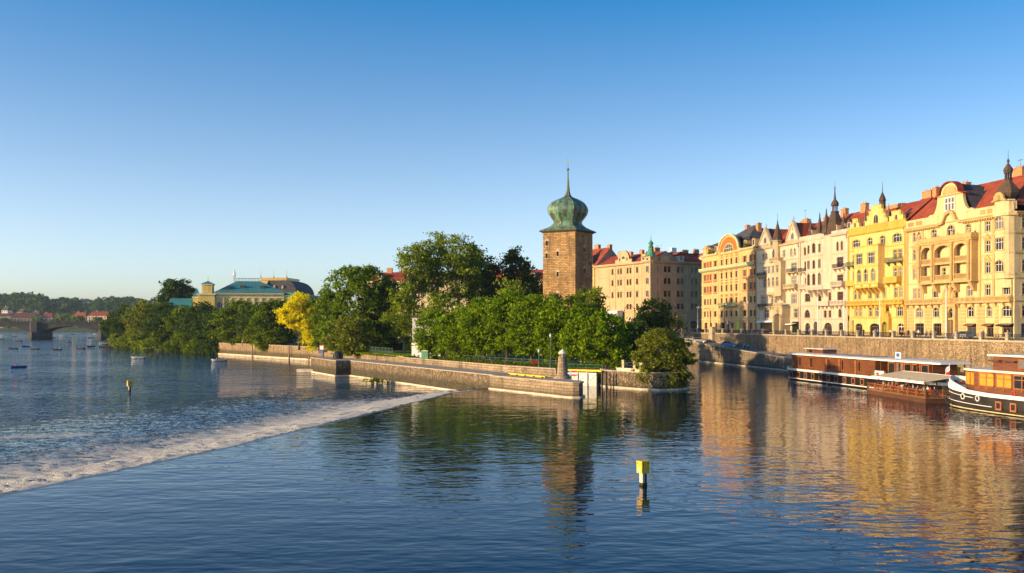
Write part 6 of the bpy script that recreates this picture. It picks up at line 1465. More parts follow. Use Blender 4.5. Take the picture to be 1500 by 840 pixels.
def wooden_ship():
    u = Vector((.188, -.982, 0)); L, B = 46, 6.6; o = Vector((54.3, 117.4, 0)); root = empty('wooden_ship', o, math.atan2(u.y, u.x), 'dark hulled wooden ship with amber blinds and white bow bulwark at the right edge', 'boat')
    P = outline(L, B, 11, 6, 10, 2.1)
    def sh(z, x): return z+(.75*max(0, 1-x/13)**2)*max(0, z)/2.2
    hull(P, L, B, [(-.9, 1.3), (-.2, .5), (.7, .15), (2.0, .0)], sh).build('hull', plain('tarred_hull', (.030, .026, .022), .45, .5, .6, 0, .4, .03), root)
    m = band_on([q for q in P], L, B, 0, 1.78, 2.2, sh, .09); m.build('rail', m_white, root)
    bw = MB(); pts = [q for q in inset(P, .02, L, B)]; n = len(P)
    sel = [q for q in range(n) if pts[q][0] < 7.2]; left = sorted([q for q in sel if pts[q][1] <= 0], key=lambda q: -pts[q][0])[::-1]; right = sorted([q for q in sel if pts[q][1] >= 0], key=lambda q: pts[q][0])
    for side in (left, right):
        for a, b in zip(side, side[1:]):
            ha = .75*max(0, 1-pts[a][0]/7.4); hb = .75*max(0, 1-pts[b][0]/7.4); za, zb = sh(2.15, pts[a][0]), sh(2.15, pts[b][0])
            bw.add([(pts[a][0], pts[a][1], za), (pts[b][0], pts[b][1], zb), (pts[b][0], pts[b][1], zb+hb), (pts[a][0], pts[a][1], za+ha), (pts[a][0]+.12, pts[a][1]*.95, za), (pts[b][0]+.12, pts[b][1]*.95, zb), (pts[b][0]+.12, pts[b][1]*.95, zb+hb), (pts[a][0]+.12, pts[a][1]*.95, za+ha)], [(0, 1, 2, 3), (4, 7, 6, 5), (3, 2, 6, 7)])
    bw.build('bulwark', m_white, root)
    band_on(P, L, B, .17, .10, .2, sh, .05).build('water_stripe', plain('ochre_stripe', (.55, .45, .25), .6), root)
    st = MB(); I = inset(P, .1, L, B); lo = [q for q in I if q[1] <= 0 and .4 < q[0] < 12.4]; lo.sort()
    for a, b in zip(lo, lo[1:]):
        for zz in (1.42, .72):
            if zz > 1 and b[0] > 9: continue
            st.tube((a[0], a[1]-.05, sh(zz, a[0])), (b[0], b[1]-.05, sh(zz, b[0])), .045, .045, 5)
    st.build('bow_stripe', m_white, root)
    def ypos(x):
        q = sorted([p for p in inset(P, .06, L, B) if p[1] <= 0]); 
        for a, b in zip(q, q[1:]):
            if a[0] <= x <= b[0]: return a[1]+(b[1]-a[1])*(x-a[0])/(b[0]-a[0]+1e-6)
        return -B/2
    for x in (5.6, 8.6):
        w = MB(); pr = [(.30*math.cos(a), .30*math.sin(a)) for a in [2*math.pi*i/14 for i in range(15)]]; y = ypos(x)-.06
        for a, b in zip(pr, pr[1:]): w.tube((x+a[0], y, 1.5+a[1]), (x+b[0], y, 1.5+b[1]), .06, .06, 5)
        w.ext([(x+.26*math.cos(2*math.pi*i/12), 1.5+.26*math.sin(2*math.pi*i/12)) for i in range(12)], y-.02, y+.1, 1); w.build('porthole', [m_white, m_glassd], root)
    for i in range(9):
        x = 12.2+i*2.3; w = MB(); framed(w, x, .65, .62, .62, ypos(x)+.02, .17, .14); w.build('hull_window', [m_woodo, m_glassd], root)
    m = MB(); m.add([(x, y, sh(2.02, x)) for x, y in inset(P, .12, L, B)], [tuple(range(len(P)))]); m.build('deck', m_deck, root)
    # long deckhouse
    Wc = B/2-.5
    Q = [(4.6, -1.7), (5.6, -2.3), (7.6, -Wc), (44, -Wc), (44, Wc), (7.6, Wc), (5.6, 2.3), (4.6, 1.7)]
    m = MB(); m.prism(Q, 2.0, 4.55); cab = m.build('deckhouse', m_woodr, root)
    m = MB(); m.prism([(x+(-.35 if x < 20 else .35), y*1.07) for x, y in Q], 4.55, 4.78); m.build('deckhouse_roof', m_roofsheet, root)
    y = -Wc; x = 8.5; k = 0
    while x < 43:
        w = MB(); wd = 1.05
        w.box(x-.14, y-.08, 2.6, x, y-.003, 4.5, 0); w.box(x, y-.08, 4.32, x+wd, y-.003, 4.5, 0); w.box(x, y-.08, 2.9, x+wd, y-.003, 3.02, 0); w.box(x, y-.06, 3.85, x+wd, y-.003, 3.95, 0)
        mi = 1 if k in (0, 1, 2, 3) else 2; w.box(x, y-.04, 3.02, x+wd, y-.004, 3.85, mi); w.box(x, y-.04, 3.95, x+wd, y-.004, 4.32, mi)
        w.build('deckhouse_window', [m_woodo, m_amber, m_glass], cab); x += wd+.16 if k % 2 == 0 else wd+.55; k += 1
    for a, b in ((Q[0], Q[1]), (Q[1], Q[2]), (Q[0], Q[7])):
        w = MB(); pa = Vector((*a, 0)); pb = Vector((*b, 0)); d = (pb-pa).normalized(); nn = Vector((d.y, -d.x, 0)) if a != Q[7] and b != Q[7] else Vector((-1, 0, 0)); L2 = (pb-pa).length; n2 = max(1, int(L2/1.0))
        for i in range(n2):
            c = pa+d*(L2*(i+.5)/n2)+nn*.02; w.obox((c.x, c.y, 2.95), d, L2/n2*.7, .12, 1.4, 1); 
        w.build('deckhouse_window', [m_woodo, m_amber], cab)
    # wheelhouse
    m = MB(); m.box(10, -2.3, 4.78, 17, 2.3, 6.35); wh = m.build('wheelhouse', m_woodr, root)
    m = MB(); m.box(9.6, -2.7, 6.35, 24, 2.7, 6.55); m.build('wheelhouse_roof', m_roofsheet, wh)
    m = MB(); framed(m, 14.6, 5.2, 1.0, .85, -2.3, .08, .07); m.build('window', [m_woodo, m_glass], wh)
    for i in range(2): m = MB(); m.box(9.7+i*2.4, -2.75, 5.75, 11.5+i*2.4, -2.305, 5.92); m.build('vent', m_woodd, wh)
    m = MB()
    for xx in (18, 21, 23.6):
        m.box(xx, -2.5, 4.78, xx+.12, -2.38, 6.35); m.box(xx, 2.38, 4.78, xx+.12, 2.5, 6.35)
    m.box(17.2, -2.5, 5.5, 23.7, -2.44, 5.58); m.build('canopy_post', m_woodr, wh)
    for i, mm in enumerate((m_blue, m_white, m_black)): m = MB(); m.box(17.6+i*.9, -2.2, 4.8, 18.3+i*.9, -2.1, 6.2); m.build('curtain', mm, wh)
    m = MB()
    for i in range(5): m.lathe([(.16, 0), (.24, .35), (.2, .36)], 1.6+i*.5, -.9+i*.45, 7)
    m.build('planter', m_woodo, root, False, Matrix.Translation((0, 0, 2.8)))
    for x in (14, 20, 26): lr = MB(); ring(lr, x, -Wc-.08, 2.35, .26); lr.build('life_ring', m_red, root)
    m = MB(); m.tube((3.2, 0, 2.2), (3.2, 0, 5.6), .07, .04, 7); m.tube((3.2, 0, 5.4), (9.8, 0, 6.5), .015, .015, 4); m.ball((3.2, 0, 5.7), .1); m.build('bow_mast', m_woodd, root)
    m = MB(); m.path([(1.2, 1.2, 2.9), (-1, 4.5, 2.4), (-3, 8.5, 2.1)], .05, 5); m.build('mooring_rope', m_deck, root)
    m = MB(); m.ext([(2.0, 1.0), (2.4, .4), (2.8, .25), (2.9, .5), (2.5, .6), (2.3, 1.1)], -2.72, -2.6); m.build('anchor', m_iron, root)
wooden_ship()
# bins on the quay between the boats
for px, mm, lab in ((1372, m_black, 'black lidded waste container on the quay between the two boats'), (1386, m_blue, 'blue waste container on the quay between the two boats'), (1398, m_yellow, 'yellow waste container on the quay between the two boats')):
    p = line_s(px, 93.5); root = empty('waste_container', (p.x, p.y, 2.0), EROT+.1, lab, 'bin'); m = MB(); m.add([(-.55, -.4, .15), (.55, -.4, .15), (.55, .4, .15), (-.55, .4, .15), (-.68, -.55, 1.15), (.68, -.55, 1.15), (.68, .55, 1.15), (-.68, .55, 1.15)], [(0, 1, 5, 4), (1, 2, 6, 5), (2, 3, 7, 6), (3, 0, 4, 7), (3, 2, 1, 0), (4, 5, 6, 7)]); m.build('body', mm, root)
    m = MB(); m.extx([(-.6, 1.15), (-.6, 1.22), (-.2, 1.4), (.3, 1.4), (.6, 1.22), (.6, 1.15)], -.72, .72); m.build('lid', mm, root)
    m = MB()
    for x in (-.45, .45):
        for y in (-.3, .3): m.tube((x-.04, y, .09), (x+.04, y, .09), .09, .09, 8)
    m.build('wheels', m_iron, root)
# marker posts in the water
def marker(px, py, z, h, w, mat, label, rz):
    p = on(px, py, z); root = empty('marker_post', p, rz, label, 'marker post'); m = MB(); m.box(-.16, -.16, -2, .0, .16, h); m.build('painted_lit_half', m_ledge, root); m = MB(); m.box(.002, -.16, -2, .17, .16, h); m.build('painted_shade_half', m_black, root)  # post halves pale and black: lit and shaded sides put into colour
    m = MB(); k = w/2; hb = h+.02; H2 = w*1.25
    m.box(-k, -k, hb, k, k, hb+H2); m.box(-k-.02, -k-.02, hb+H2, k+.02, k+.02, hb+H2+.05); m.build('yellow_box', mat, root)
    m = MB(); m.box(-.18, -.18, -.3, .19, .18, .16); m.build('weed_band', plain('river_weed', (.03, .04, .012), .8, .5, 4), root)
    m = MB(); m.box(-k-.012, -k*.5, hb+.12, -k-.002, k*.5, hb+H2*.55); m.box(-k*.5, -k-.012, hb+.12, k*.5, -k-.002, hb+H2*.3); m.build('number_plate', m_ledge, root)
    m = MB()
    for q in (-.7, .7): m.ball((q*k, -k-.01, hb+H2-.1), .03); m.ball((-k-.01, q*k, hb+H2-.1), .03)
    m.build('bolt', m_iron, root)
marker(942, 711, 0, .74, .56, m_yellowworn, 'post with a bright yellow box cap standing in the calm pool', .5)
marker(190, 573, -1.2, .75, .72, m_orangepost, 'post with an amber box cap standing in the lower river left of the weir', .6)

# ------------------------------------------------------------------ people
SKIN = plain('skin', (.45, .26, .17), .6, .05); HAIR = plain('hair', (.05, .03, .02), .7, .2)
CL = [plain('cloth_%s' % n, c, .85, .12) for n, c in (('white', (.65, .63, .6)), ('navy', (.03, .04, .10)), ('red', (.5, .05, .04)), ('cyan', (.06, .42, .5)), ('black', (.02, .02, .022)), ('pink', (.55, .25, .25)), ('sky', (.2, .32, .6)), ('khaki', (.25, .2, .12)), ('grey', (.2, .2, .21)), ('orange', (.6, .2, .05)))]
CN = ['white', 'navy', 'red', 'turquoise', 'black', 'pink', 'light blue', 'khaki', 'grey', 'orange']
def body(name, J, E, shirt_z, leg_test):
    me = bpy.data.meshes.new(name); keys = list(J); me.from_pydata([J[k][0] for k in keys], [(keys.index(a), keys.index(b)) for a, b in E], [])
    o = bpy.data.objects.new(name, me); C.objects.link(o); o.modifiers.new('skin', 'SKIN'); 
    for i, k in enumerate(keys): me.skin_vertices[0].data[i].radius = (J[k][1], J[k][1] if len(J[k]) < 3 else J[k][2]); me.skin_vertices[0].data[i].use_root = (k == 'pelvis')
    o.modifiers.new('sub', 'SUBSURF').levels = 1; bpy.context.view_layer.update()
    ev = o.evaluated_get(bpy.context.evaluated_depsgraph_get()); out = bpy.data.meshes.new_from_object(ev); bpy.data.objects.remove(o); out.name = name
    for mt in (SKIN, CL[0], CL[1], HAIR, m_black): out.materials.append(mt)
    hd = Vector(J['head'][0])
    for p in out.polygons:
        c = p.center; dh = c-hd
        if dh.length < .2 and c.z > hd.z-.12: p.material_index = 3 if (c.z > hd.z+.05 or dh.y > .05) else 0
        elif c.z > shirt_z[1]: p.material_index = 0
        else: p.material_index = leg_test(c)
        p.use_smooth = True
    return out
def stand_mesh(step):
    s = step; J = {'pelvis': ((0, 0, .95), .15, .12), 'waist': ((0, 0, 1.1), .14, .11), 'chest': ((0, 0, 1.32), .17, .12), 'neck': ((0, 0, 1.5), .06), 'head': ((0, -.02, 1.64), .10, .115), 'crown': ((0, 0, 1.72), .075),
         'sl': ((-.19, 0, 1.42), .065), 'el': ((-.25, .03+s*.4, 1.14), .045), 'wl': ((-.26, -.05+s*.5, .9), .035), 'hl': ((-.26, -.07+s*.5, .82), .035), 'sr': ((.19, 0, 1.42), .065), 'er': ((.25, .03-s*.4, 1.14), .045), 'wr': ((.26, -.05-s*.5, .9), .035), 'hr': ((.26, -.07-s*.5, .82), .035),
         'tl': ((-.1, 0, .88), .09), 'kl': ((-.1, -s*.6, .48), .06), 'al': ((-.1, -s*.7, .09), .04), 'fl': ((-.1, -s*.7-.16, .04), .035), 'tr': ((.1, 0, .88), .09), 'kr': ((.1, s*.5, .48), .06), 'ar': ((.1, s*1.1, .10), .04), 'fr': ((.1, s*1.1-.16, .04), .035)}
    E = [('pelvis', 'waist'), ('waist', 'chest'), ('chest', 'neck'), ('neck', 'head'), ('head', 'crown'), ('chest', 'sl'), ('sl', 'el'), ('el', 'wl'), ('wl', 'hl'), ('chest', 'sr'), ('sr', 'er'), ('er', 'wr'), ('wr', 'hr'), ('pelvis', 'tl'), ('tl', 'kl'), ('kl', 'al'), ('al', 'fl'), ('pelvis', 'tr'), ('tr', 'kr'), ('kr', 'ar'), ('ar', 'fr')]
    return body('person_standing', J, E, (.95, 1.5), lambda c: (4 if c.z < .1 else 2) if c.z < .98 and abs(c.x) < .205 else (0 if abs(c.x) > .2 and c.z < 1.2 else 1))
def sit_mesh():
    J = {'pelvis': ((0, 0, .48), .16, .13), 'waist': ((0, .02, .64), .14, .11), 'chest': ((0, 0, .86), .17, .12), 'neck': ((0, -.03, 1.03), .06), 'head': ((0, -.06, 1.17), .10, .115), 'crown': ((0, -.04, 1.25), .075),
         'sl': ((-.19, 0, .95), .065), 'el': ((-.24, -.12, .70), .045), 'wl': ((-.14, -.36, .74), .035), 'hl': ((-.12, -.43, .75), .035), 'sr': ((.19, 0, .95), .065), 'er': ((.24, -.12, .70), .045), 'wr': ((.14, -.36, .74), .035), 'hr': ((.12, -.43, .75), .035),
         'tl': ((-.11, -.1, .47), .09), 'kl': ((-.12, -.46, .5), .065), 'al': ((-.12, -.48, .09), .04), 'fl': ((-.12, -.62, .04), .035), 'tr': ((.11, -.1, .47), .09), 'kr': ((.12, -.46, .5), .065), 'ar': ((.12, -.48, .09), .04), 'fr': ((.12, -.62, .04), .035)}
    E = [('pelvis', 'waist'), ('waist', 'chest'), ('chest', 'neck'), ('neck', 'head'), ('head', 'crown'), ('chest', 'sl'), ('sl', 'el'), ('el', 'wl'), ('wl', 'hl'), ('chest', 'sr'), ('sr', 'er'), ('er', 'wr'), ('wr', 'hr'), ('pelvis', 'tl'), ('tl', 'kl'), ('kl', 'al'), ('al', 'fl'), ('pelvis', 'tr'), ('tr', 'kr'), ('kr', 'ar'), ('ar', 'fr')]
    return body('person_sitting', J, E, (.5, 1.03), lambda c: (4 if c.z < .1 else 2) if (c.z < .57 and not abs(c.x) > .22) else (0 if c.y < -.2 else 1))
ME_ST, ME_WK, ME_SIT = stand_mesh(0.0), stand_mesh(.28), sit_mesh()
def person(pos, rz, me, shirt, trouser, label, group=None, hair=None, k=1.0):
    o = link_mesh('person', me); o.location = pos; o.rotation_euler = (0, 0, rz); o.scale = (k, k, k)
    for i, mt in ((1, CL[shirt]), (2, CL[trouser])): o.material_slots[i].link = 'OBJECT'; o.material_slots[i].material = mt
    return tag(o, label, 'person', group)
WALK = [(1180, 6, 1, 'person in light blue by the shaded shop with white awning, leftmost promenade walker'), (1186, 6, 8, 'person in light blue and grey beside the left tram mast, near the shaded arch'), (1206, 3, 1, 'person in a turquoise top walking past the pale pink house'), (1210, 2, 7, 'person in a red top in front of the big arch of the pale pink house'),
        (1265, 4, 4, 'person all in black by the railing post below the yellow house left arch'), (1282, 4, 8, 'person in black standing before the middle arch of the yellow house'), (1286, 6, 1, 'person in a light blue top beside the yellow house middle arch'), (1304.5, 0, 4, 'person in a white top before the green door of the yellow house'), (1321, 5, 4, 'person in a pink top at the right arch of the yellow house'),
        (1330.5, 1, 1, 'person in navy at the joint of the yellow and cream houses'), (1341, 2, 4, 'person in a red top in front of the left shop of the cream corner house'), (1345.5, 0, 7, 'person in white beside the person in red before the cream corner house'), (1357, 5, 6, 'person in pink walking between two shops of the cream corner house'), (1363.5, 8, 1, 'person in grey near the shop with the red curtain'), (1440, 4, 1, 'person in black below the right end of the loggias'), (1476, 2, 0, 'person in a red top and white trousers below the onion turret')]
for i, (px, a, b, lab) in enumerate(WALK):
    p = line_s(px, 104.6 if i % 3 else 105.8); person((p.x, p.y, STREET+.12), EROT+math.pi/2*(1 if i % 2 else -1)+rnd.uniform(-.3, .3), ME_WK if i % 3 else ME_ST, a, b, lab, 'people on the promenade')
for px, s_, a, b, lab in ((1091, 99.2, 6, 4, 'person in light blue walking on the ramp, left of a pair'), (1096, 98.6, 3, 4, 'person in a turquoise top walking on the ramp, right of a pair'), (1133.5, 97.6, 0, 8, 'person in a white top alone at the foot of the ramp')):
    p = line_s(px, s_); person((p.x, p.y, 2.0+(max(199, p.y)-199)*.0427), EROT+math.pi/2, ME_WK, a, b, lab, 'people on the ramp')
SEAT = [(1.9, 1.6, 0, 7, 'person in white at the first terrace table by the far rail'), (3.3, 1.7, 5, 1, 'person in pink at the first terrace table'), (2.7, 2.5, 8, 4, 'person in grey on the inner side of the first terrace table'), (5.0, 1.8, 2, 1, 'person in red under the awning at the second terrace table'), (6.3, 2.0, 0, 4, 'person in white at the second terrace table'), (5.7, 3.0, 4, 4, 'person in black on the inner side of the second terrace table'),
        (7.8, 1.4, 0, 1, 'person in white near the rail at the middle terrace table'), (9.1, 1.7, 9, 4, 'person in orange at the middle terrace table'), (8.5, 2.5, 6, 8, 'person in light blue on the inner side of the middle terrace table'), (10.6, 2.0, 5, 4, 'person in pink at the fourth terrace table'), (11.8, 2.2, 7, 1, 'person in khaki at the fourth terrace table'), (11.2, 3.1, 0, 4, 'person in white on the inner side of the fourth terrace table'),
        (13.2, 1.6, 3, 1, 'person in turquoise at the last terrace table'), (14.5, 1.7, 2, 4, 'person in red at the last terrace table nearest the corner'), (13.9, 2.6, 1, 7, 'person in navy on the inner side of the last terrace table')]
TB = ((2.6, 1.6), (5.6, 2.2), (8.4, 1.6), (11.2, 2.2), (13.8, 1.7))
chm = MB(); chm.box(-.22, -.22, .42, .22, .22, .47); chair_seat = chm.mesh('seat', m_woodo)
chm = MB(); chm.box(-.22, .19, .47, .22, .23, .92); chair_back = chm.mesh('backrest', m_woodo)
chm = MB(); chm.box(-.02, -.02, 0, .02, .02, .42); chair_leg = chm.mesh('leg', m_woodd)
for i, (x, y, a, b, lab) in enumerate(SEAT):
    t = TB[i//3]; p = pl(x, y, .6); q = pl(t[0], t[1], .6); d = q-p; rz = math.atan2(d.y, d.x)+math.pi/2
    person(p, rz, ME_SIT, a, b, lab, 'diners on the floating terrace')
    r = empty('dining_chair', p, rz, 'plain wooden chair occupied by a diner on the floating terrace', 'chair', 'chairs on the floating terrace')
    link_mesh('seat', chair_seat, r); link_mesh('backrest', chair_back, r)
    for sx in (-.19, .19):
        for sy in (-.19, .19): link_mesh('leg', chair_leg, r, Matrix.Translation((sx, sy, 0)))
for px, py, Y, a, lab in ((463, 504, 262, 2, 'person in red under the edge of the yellow tree, left of three'), (472.5, 503.5, 262, 2, 'person in red under the yellow tree, middle of three'), (479, 504, 262, 2, 'person in red under the willow edge, right of three'), (355, 499, 322, 5, 'person in pink on the river wall under the dark green trees')):
    p = at(px, 508, Y); person((p.x, p.y, GZ), rnd.uniform(0, 6), ME_ST, a, 4, lab, 'people on the island')

# ------------------------------------------------------------------ small hire boats on the lower river
def rowboat_mesh():
    P = outline(4.6, 1.55, 1.7, .6, 6, 2.0); sh = lambda z, x: z+.16*max(0, 1-x/2)**2
    m = hull(P, 4.6, 1.55, [(-.15, .35), (.12, .1), (.48, 0)], sh); m.f.pop(); m.m.pop()
    n = len(P); b = MB(); i0 = inset(P, 0, 4.6, 1.55); i1 = inset(P, .08, 4.6, 1.55); i2 = inset(P, .3, 4.6, 1.55)
    v = [(x, y, sh(.48, x)) for x, y in i0]+[(x, y, sh(.48, x)) for x, y in i1]+[(x, y, .1) for x, y in i2]; f = []
    for k in range(2):
        for i in range(n): f.append((k*n+i, k*n+(i+1) % n, (k+1)*n+(i+1) % n, (k+1)*n+i))
    m.add(v, f+[tuple(range(2*n, 3*n))]); return m
RB = rowboat_mesh(); TH = MB()
for x in (1.4, 2.5, 3.6): TH.box(x-.14, -.6, .28, x+.14, .6, .33)
rb_dark = (RB.mesh('hull', plain('dark_hull', (.03, .035, .04), .5)), TH.mesh('thwarts', m_deck)); rb_white = (RB.mesh('hull', plain('boat_grey_white', (.42, .43, .44), .5)), rb_dark[1]); rb_blue = (RB.mesh('hull', m_blue), rb_dark[1])
BO = [(19, 511.8, 'd', 1, 'dark rowing boat leftmost of the row of four below the bridge'), (50.5, 512.5, 'd', 1, 'dark rowing boat second from left in the row of four below the bridge'), (83, 513, 'd', 2, 'dark rowing boat with two people, third from left in the row of four'), (118, 511.8, 'd', 2, 'dark rowing boat with two people, rightmost of the row of four'),
      (37.6, 508.6, 'b', 1, 'small blue boat seen end on above the row of four'), (133, 508.4, 'd', 1, 'short dark boat with a reddish figure right of the row of four'), (99, 502.2, 'd', 1, 'dark boat alone below the right arch of the bridge'), (28, 500.6, 'd', 2, 'wide dark boat at the foot of the left bridge pier'), (27, 539, 'b', 2, 'blue boat with two people, nearest the camera on the far left'),
      (203, 525.2, 'w', 1, 'white boat with one person off the bushy island shore'), (321, 529, 'w', 2, 'white boat with two people in front of the sunlit river wall'), (77, 495.2, 'd', 1, 'dark boat seen through the right arch next to the pier'), (21.5, 493.8, 'd', 0, 'tiny dark boat seen through the left arch'), (36.5, 489.4, 'd', 0, 'tiny boat seen through the left arch, upper right'), (24, 488, 'd', 0, 'long thin boat seen through the left arch, upper left'),
      (86, 488.2, 'd', 0, 'tiny dark boat seen through the right arch near the top'), (106, 490.4, 'd', 0, 'tiny boat in the middle of the right arch'), (108, 486.6, 'd', 0, 'tiny boat at the top middle of the right arch'), (122.5, 487, 'd', 0, 'tiny boat in the right arch, right of the middle'), (133, 495.4, 'd', 0, 'dark boat at the foot of the right bridge pier'), (139.5, 490, 'w', 0, 'pale boat beside the right bridge pier'), (131, 487.4, 'd', 0, 'tiny boat in the upper right of the right arch'), (1.5, 497.4, 'd', 1, 'boat cut by the left edge below the bridge')]
SHORT = {50.5: 'second boat from left in the row of four', 133: 'short dark boat right of the row of four', 28: 'wide dark boat at the left pier foot', 37.6: 'small blue boat seen end on', 50.5: 'second boat of the row of four', 19: 'leftmost boat of the row of four', 321: 'white boat before the sunlit river wall', 77: 'dark boat in the right arch beside the pier'}
for i, (px, py, k, n, lab) in enumerate(BO):
    p = on(px, py, -1.2); hm, tm_ = {'d': rb_dark, 'w': rb_white, 'b': rb_blue}[k]; rz = rnd.uniform(-.3, .3) if px not in (37.6, 133, 27) else 1.1
    root = empty('rowing_boat', (p.x-2.3*math.cos(rz), p.y-2.3*math.sin(rz), -1.2), rz, lab, 'boat', 'small hire boats on the river'); link_mesh('hull', hm, root); link_mesh('thwarts', tm_, root)
    ctr = Vector((p.x-2.3*math.cos(rz), p.y-2.3*math.sin(rz), -1.2)); d = Vector((math.cos(rz), math.sin(rz), 0))
    for q in range(n):
        a = [1, 4, 2, 8, 5, 0, 6][(i*2+q) % 7]
        person(ctr+d*(1.55 if q == 0 else 3.5)+Vector((0, 0, -.12)), rz+(math.pi/2 if q == 0 else -math.pi/2), ME_SIT, a, 4, ('%s person in %s in the %s' % ('front' if q == 0 else 'rear', CN[a], SHORT.get(px, lab.split(',')[0]))), 'people in the hire boats')
p = on(166, 509, -1.2); root = empty('moored_pontoon', (p.x-7, p.y, -1.2), .1, 'long covered landing pontoon at the tip of the wooded shore', 'pontoon'); m = MB(); m.box(0, 0, -.3, 20, 4, .5); m.build('float', m_black, root); m = MB(); m.box(0, -.05, .5, 20, 4.05, .7); m.build('deck', m_woodr, root)
m = MB(); m.box(6, 0, 3.0, 20, 4, 3.15); m.box(0, .5, 1.9, 5, 3.5, 2.0); m.build('canopy', m_white, root); m = MB()
for x in (0.3, 4.7, 6.3, 10, 14, 19): m.box(x, .3, .7, x+.15, .45, 3.0 if x > 5 else 1.9); m.box(x, 3.6, .7, x+.15, 3.75, 3.0 if x > 5 else 1.9)
m.build('canopy_post', m_metal, root)

# ------------------------------------------------------------------ cars
def car_meshes(col, nm):
    pm = plain('car_paint_'+nm, col, .25, .05, 1, .2, .6)
    W = .88; m = MB()
    prof = [(-2.1, .35), (-2.15, .75), (-1.95, .92), (-.95, 1.0), (-.9, 1.0), (1.75, 1.02), (2.05, .95), (2.15, .6), (2.1, .32)]
    secs = [(-W*.92, -.05), (-W, 0), (W, 0), (W*.92, -.05)]
    v = []; n = len(prof)
    for y, e in ((-W, .06), (-W*.97, 0), (W*.97, 0), (W, .06)): v += [(x*(1-e*.4), y, z-(e if z > .9 else 0)) for x, z in prof]
    f = []
    for k in range(3):
        for i in range(n): f.append((k*n+i, k*n+(i+1) % n, (k+1)*n+(i+1) % n, (k+1)*n+i))
    m.add(v, f+[tuple(range(n-1, -1, -1)), tuple(range(3*n, 4*n))])
    r = [(-.95, 1.0), (-.25, 1.42), (1.1, 1.46), (1.85, 1.02)]
    for y0, y1 in ((.62, .62),): m.add([(-.2, -.62, 1.425), (1.1, -.64, 1.465), (1.1, .64, 1.465), (-.2, .62, 1.425), (-.2, -.62, 1.39), (1.1, -.64, 1.42), (1.1, .64, 1.42), (-.2, .62, 1.39)], [(0, 1, 2, 3), (0, 4, 5, 1), (1, 5, 6, 2), (2, 6, 7, 3), (3, 7, 4, 0)])
    bodym = m.mesh('body', pm)
    g = MB(); a = [(-.92, -.8, 1.0), (1.8, -.8, 1.02), (1.1, -.64, 1.42), (-.2, -.62, 1.39)]; b = [(x, -y, z) for x, y, z in a]; g.add(a+b, [(0, 1, 2, 3), (7, 6, 5, 4), (0, 3, 7, 4), (1, 5, 6, 2)]); gm = g.mesh('glasshouse', m_glassd)
    wm_ = MB(); wm_.tube((0, -.11, 0), (0, .11, 0), .31, .31, 14); wmm = wm_.mesh('wheel', m_black); hb = MB(); hb.tube((0, -.12, 0), (0, .12, 0), .18, .18, 10); hm = hb.mesh('rim', m_metal)
    l = MB(); l.box(-2.17, -.72, .66, -2.08, -.42, .82); l.box(-2.17, .42, .66, -2.08, .72, .82); return bodym, gm, wmm, hm, l.mesh('headlights', m_white)
CARM = {n: car_meshes(c, n) for n, c in (('blue', (.10, .22, .42)), ('dark', (.03, .035, .05)), ('white', (.6, .6, .6)), ('tan', (.35, .24, .12)), ('silver', (.35, .37, .4)))}
def car(p, rz, col, label, pitch=0):
    r = empty('parked_car', p, rz, label, 'car', 'cars by the embankment'); r.rotation_euler = (0, pitch, rz); b, g_, w, h, l = CARM[col]
    link_mesh('body', b, r); link_mesh('glasshouse', g_, r); link_mesh('headlights', l, r)
    for x in (-1.35, 1.3):
        for y in (-.78, .78): o = link_mesh('wheel', w, r, Matrix.Translation((x, y, .31))); link_mesh('rim', h, o)
def rampz(Y): return 2.0+(max(199, min(317, Y))-199)*.0427
for px, s_, col, rz, lab in ((1068, 99.3, 'blue', 2.7, 'pale blue car parked across the upper ramp, nearest the camera'), (1026, 98.6, 'dark', 2.5, 'dark car at the top of the ramp, right of a pair'), (1012, 98.4, 'dark', 2.5, 'dark car at the top of the ramp behind the willow bush, left of a pair')):
    p = line_s(px, s_); car((p.x, p.y, rampz(p.y)), rz, col, lab)
for px, s_, col, lab in ((1003, 112, 'white', 'white car on the street behind the willow bush, leftmost'), (1012, 114, 'silver', 'silver car on the street before the shaded house'), (1023.5, 115, 'tan', 'tan car at the corner before the orange brick house')):
    p = line_s(px, s_); car((p.x, p.y, STREET), 3.3, col, lab)
for px, s_, col, lab in ((1118, 117.5, 'dark', 'dark car on the road before the grey cream gothic house'), (1410, 117.5, 'silver', 'silver car on the road before the cream corner house portal')):
    p = line_s(px, s_); car((p.x, p.y, STREET), EROT, col, lab)

# ------------------------------------------------------------------ lamps, masts, signs along the street
def mast(px, s_, h, mat, label, kind='flag', name='mast', cat='mast', group=None):
    p = line_s(px, s_); root = empty(name, (p.x, p.y, STREET+.1), EROT, label, cat, group); m = MB(); m.lathe([(.2, 0), (.2, .8), (.12, .9), (.10, h*.6), (.06, h)], 0, 0, 8); m.build('pole', mat, root)
    if kind == 'flag': m = MB(); m.ball((0, 0, h+.1), .13); m.build('finial', m_gold, root)
    if kind == 'lamp':
        for sx in (-1, 1):
            m = MB(); m.path([(0, 0, h-.2), (sx*.5, 0, h+.3), (sx*1.0, 0, h+.2)], .04, 5); m.build('arm', mat, root); m = MB(); m.ball((sx*1.0, 0, h), .2); m.build('lamp_globe', m_white, root)
    if kind == 'single':
        m = MB(); m.path([(0, 0, h), (0, -.3, h+.5), (0, -1.4, h+.6)], .045, 5); m.build('arm', mat, root); m = MB(); m.box(-.14, -2.0, h+.5, .14, -1.4, h+.64); m.build('lamp_head', m_iron, root)
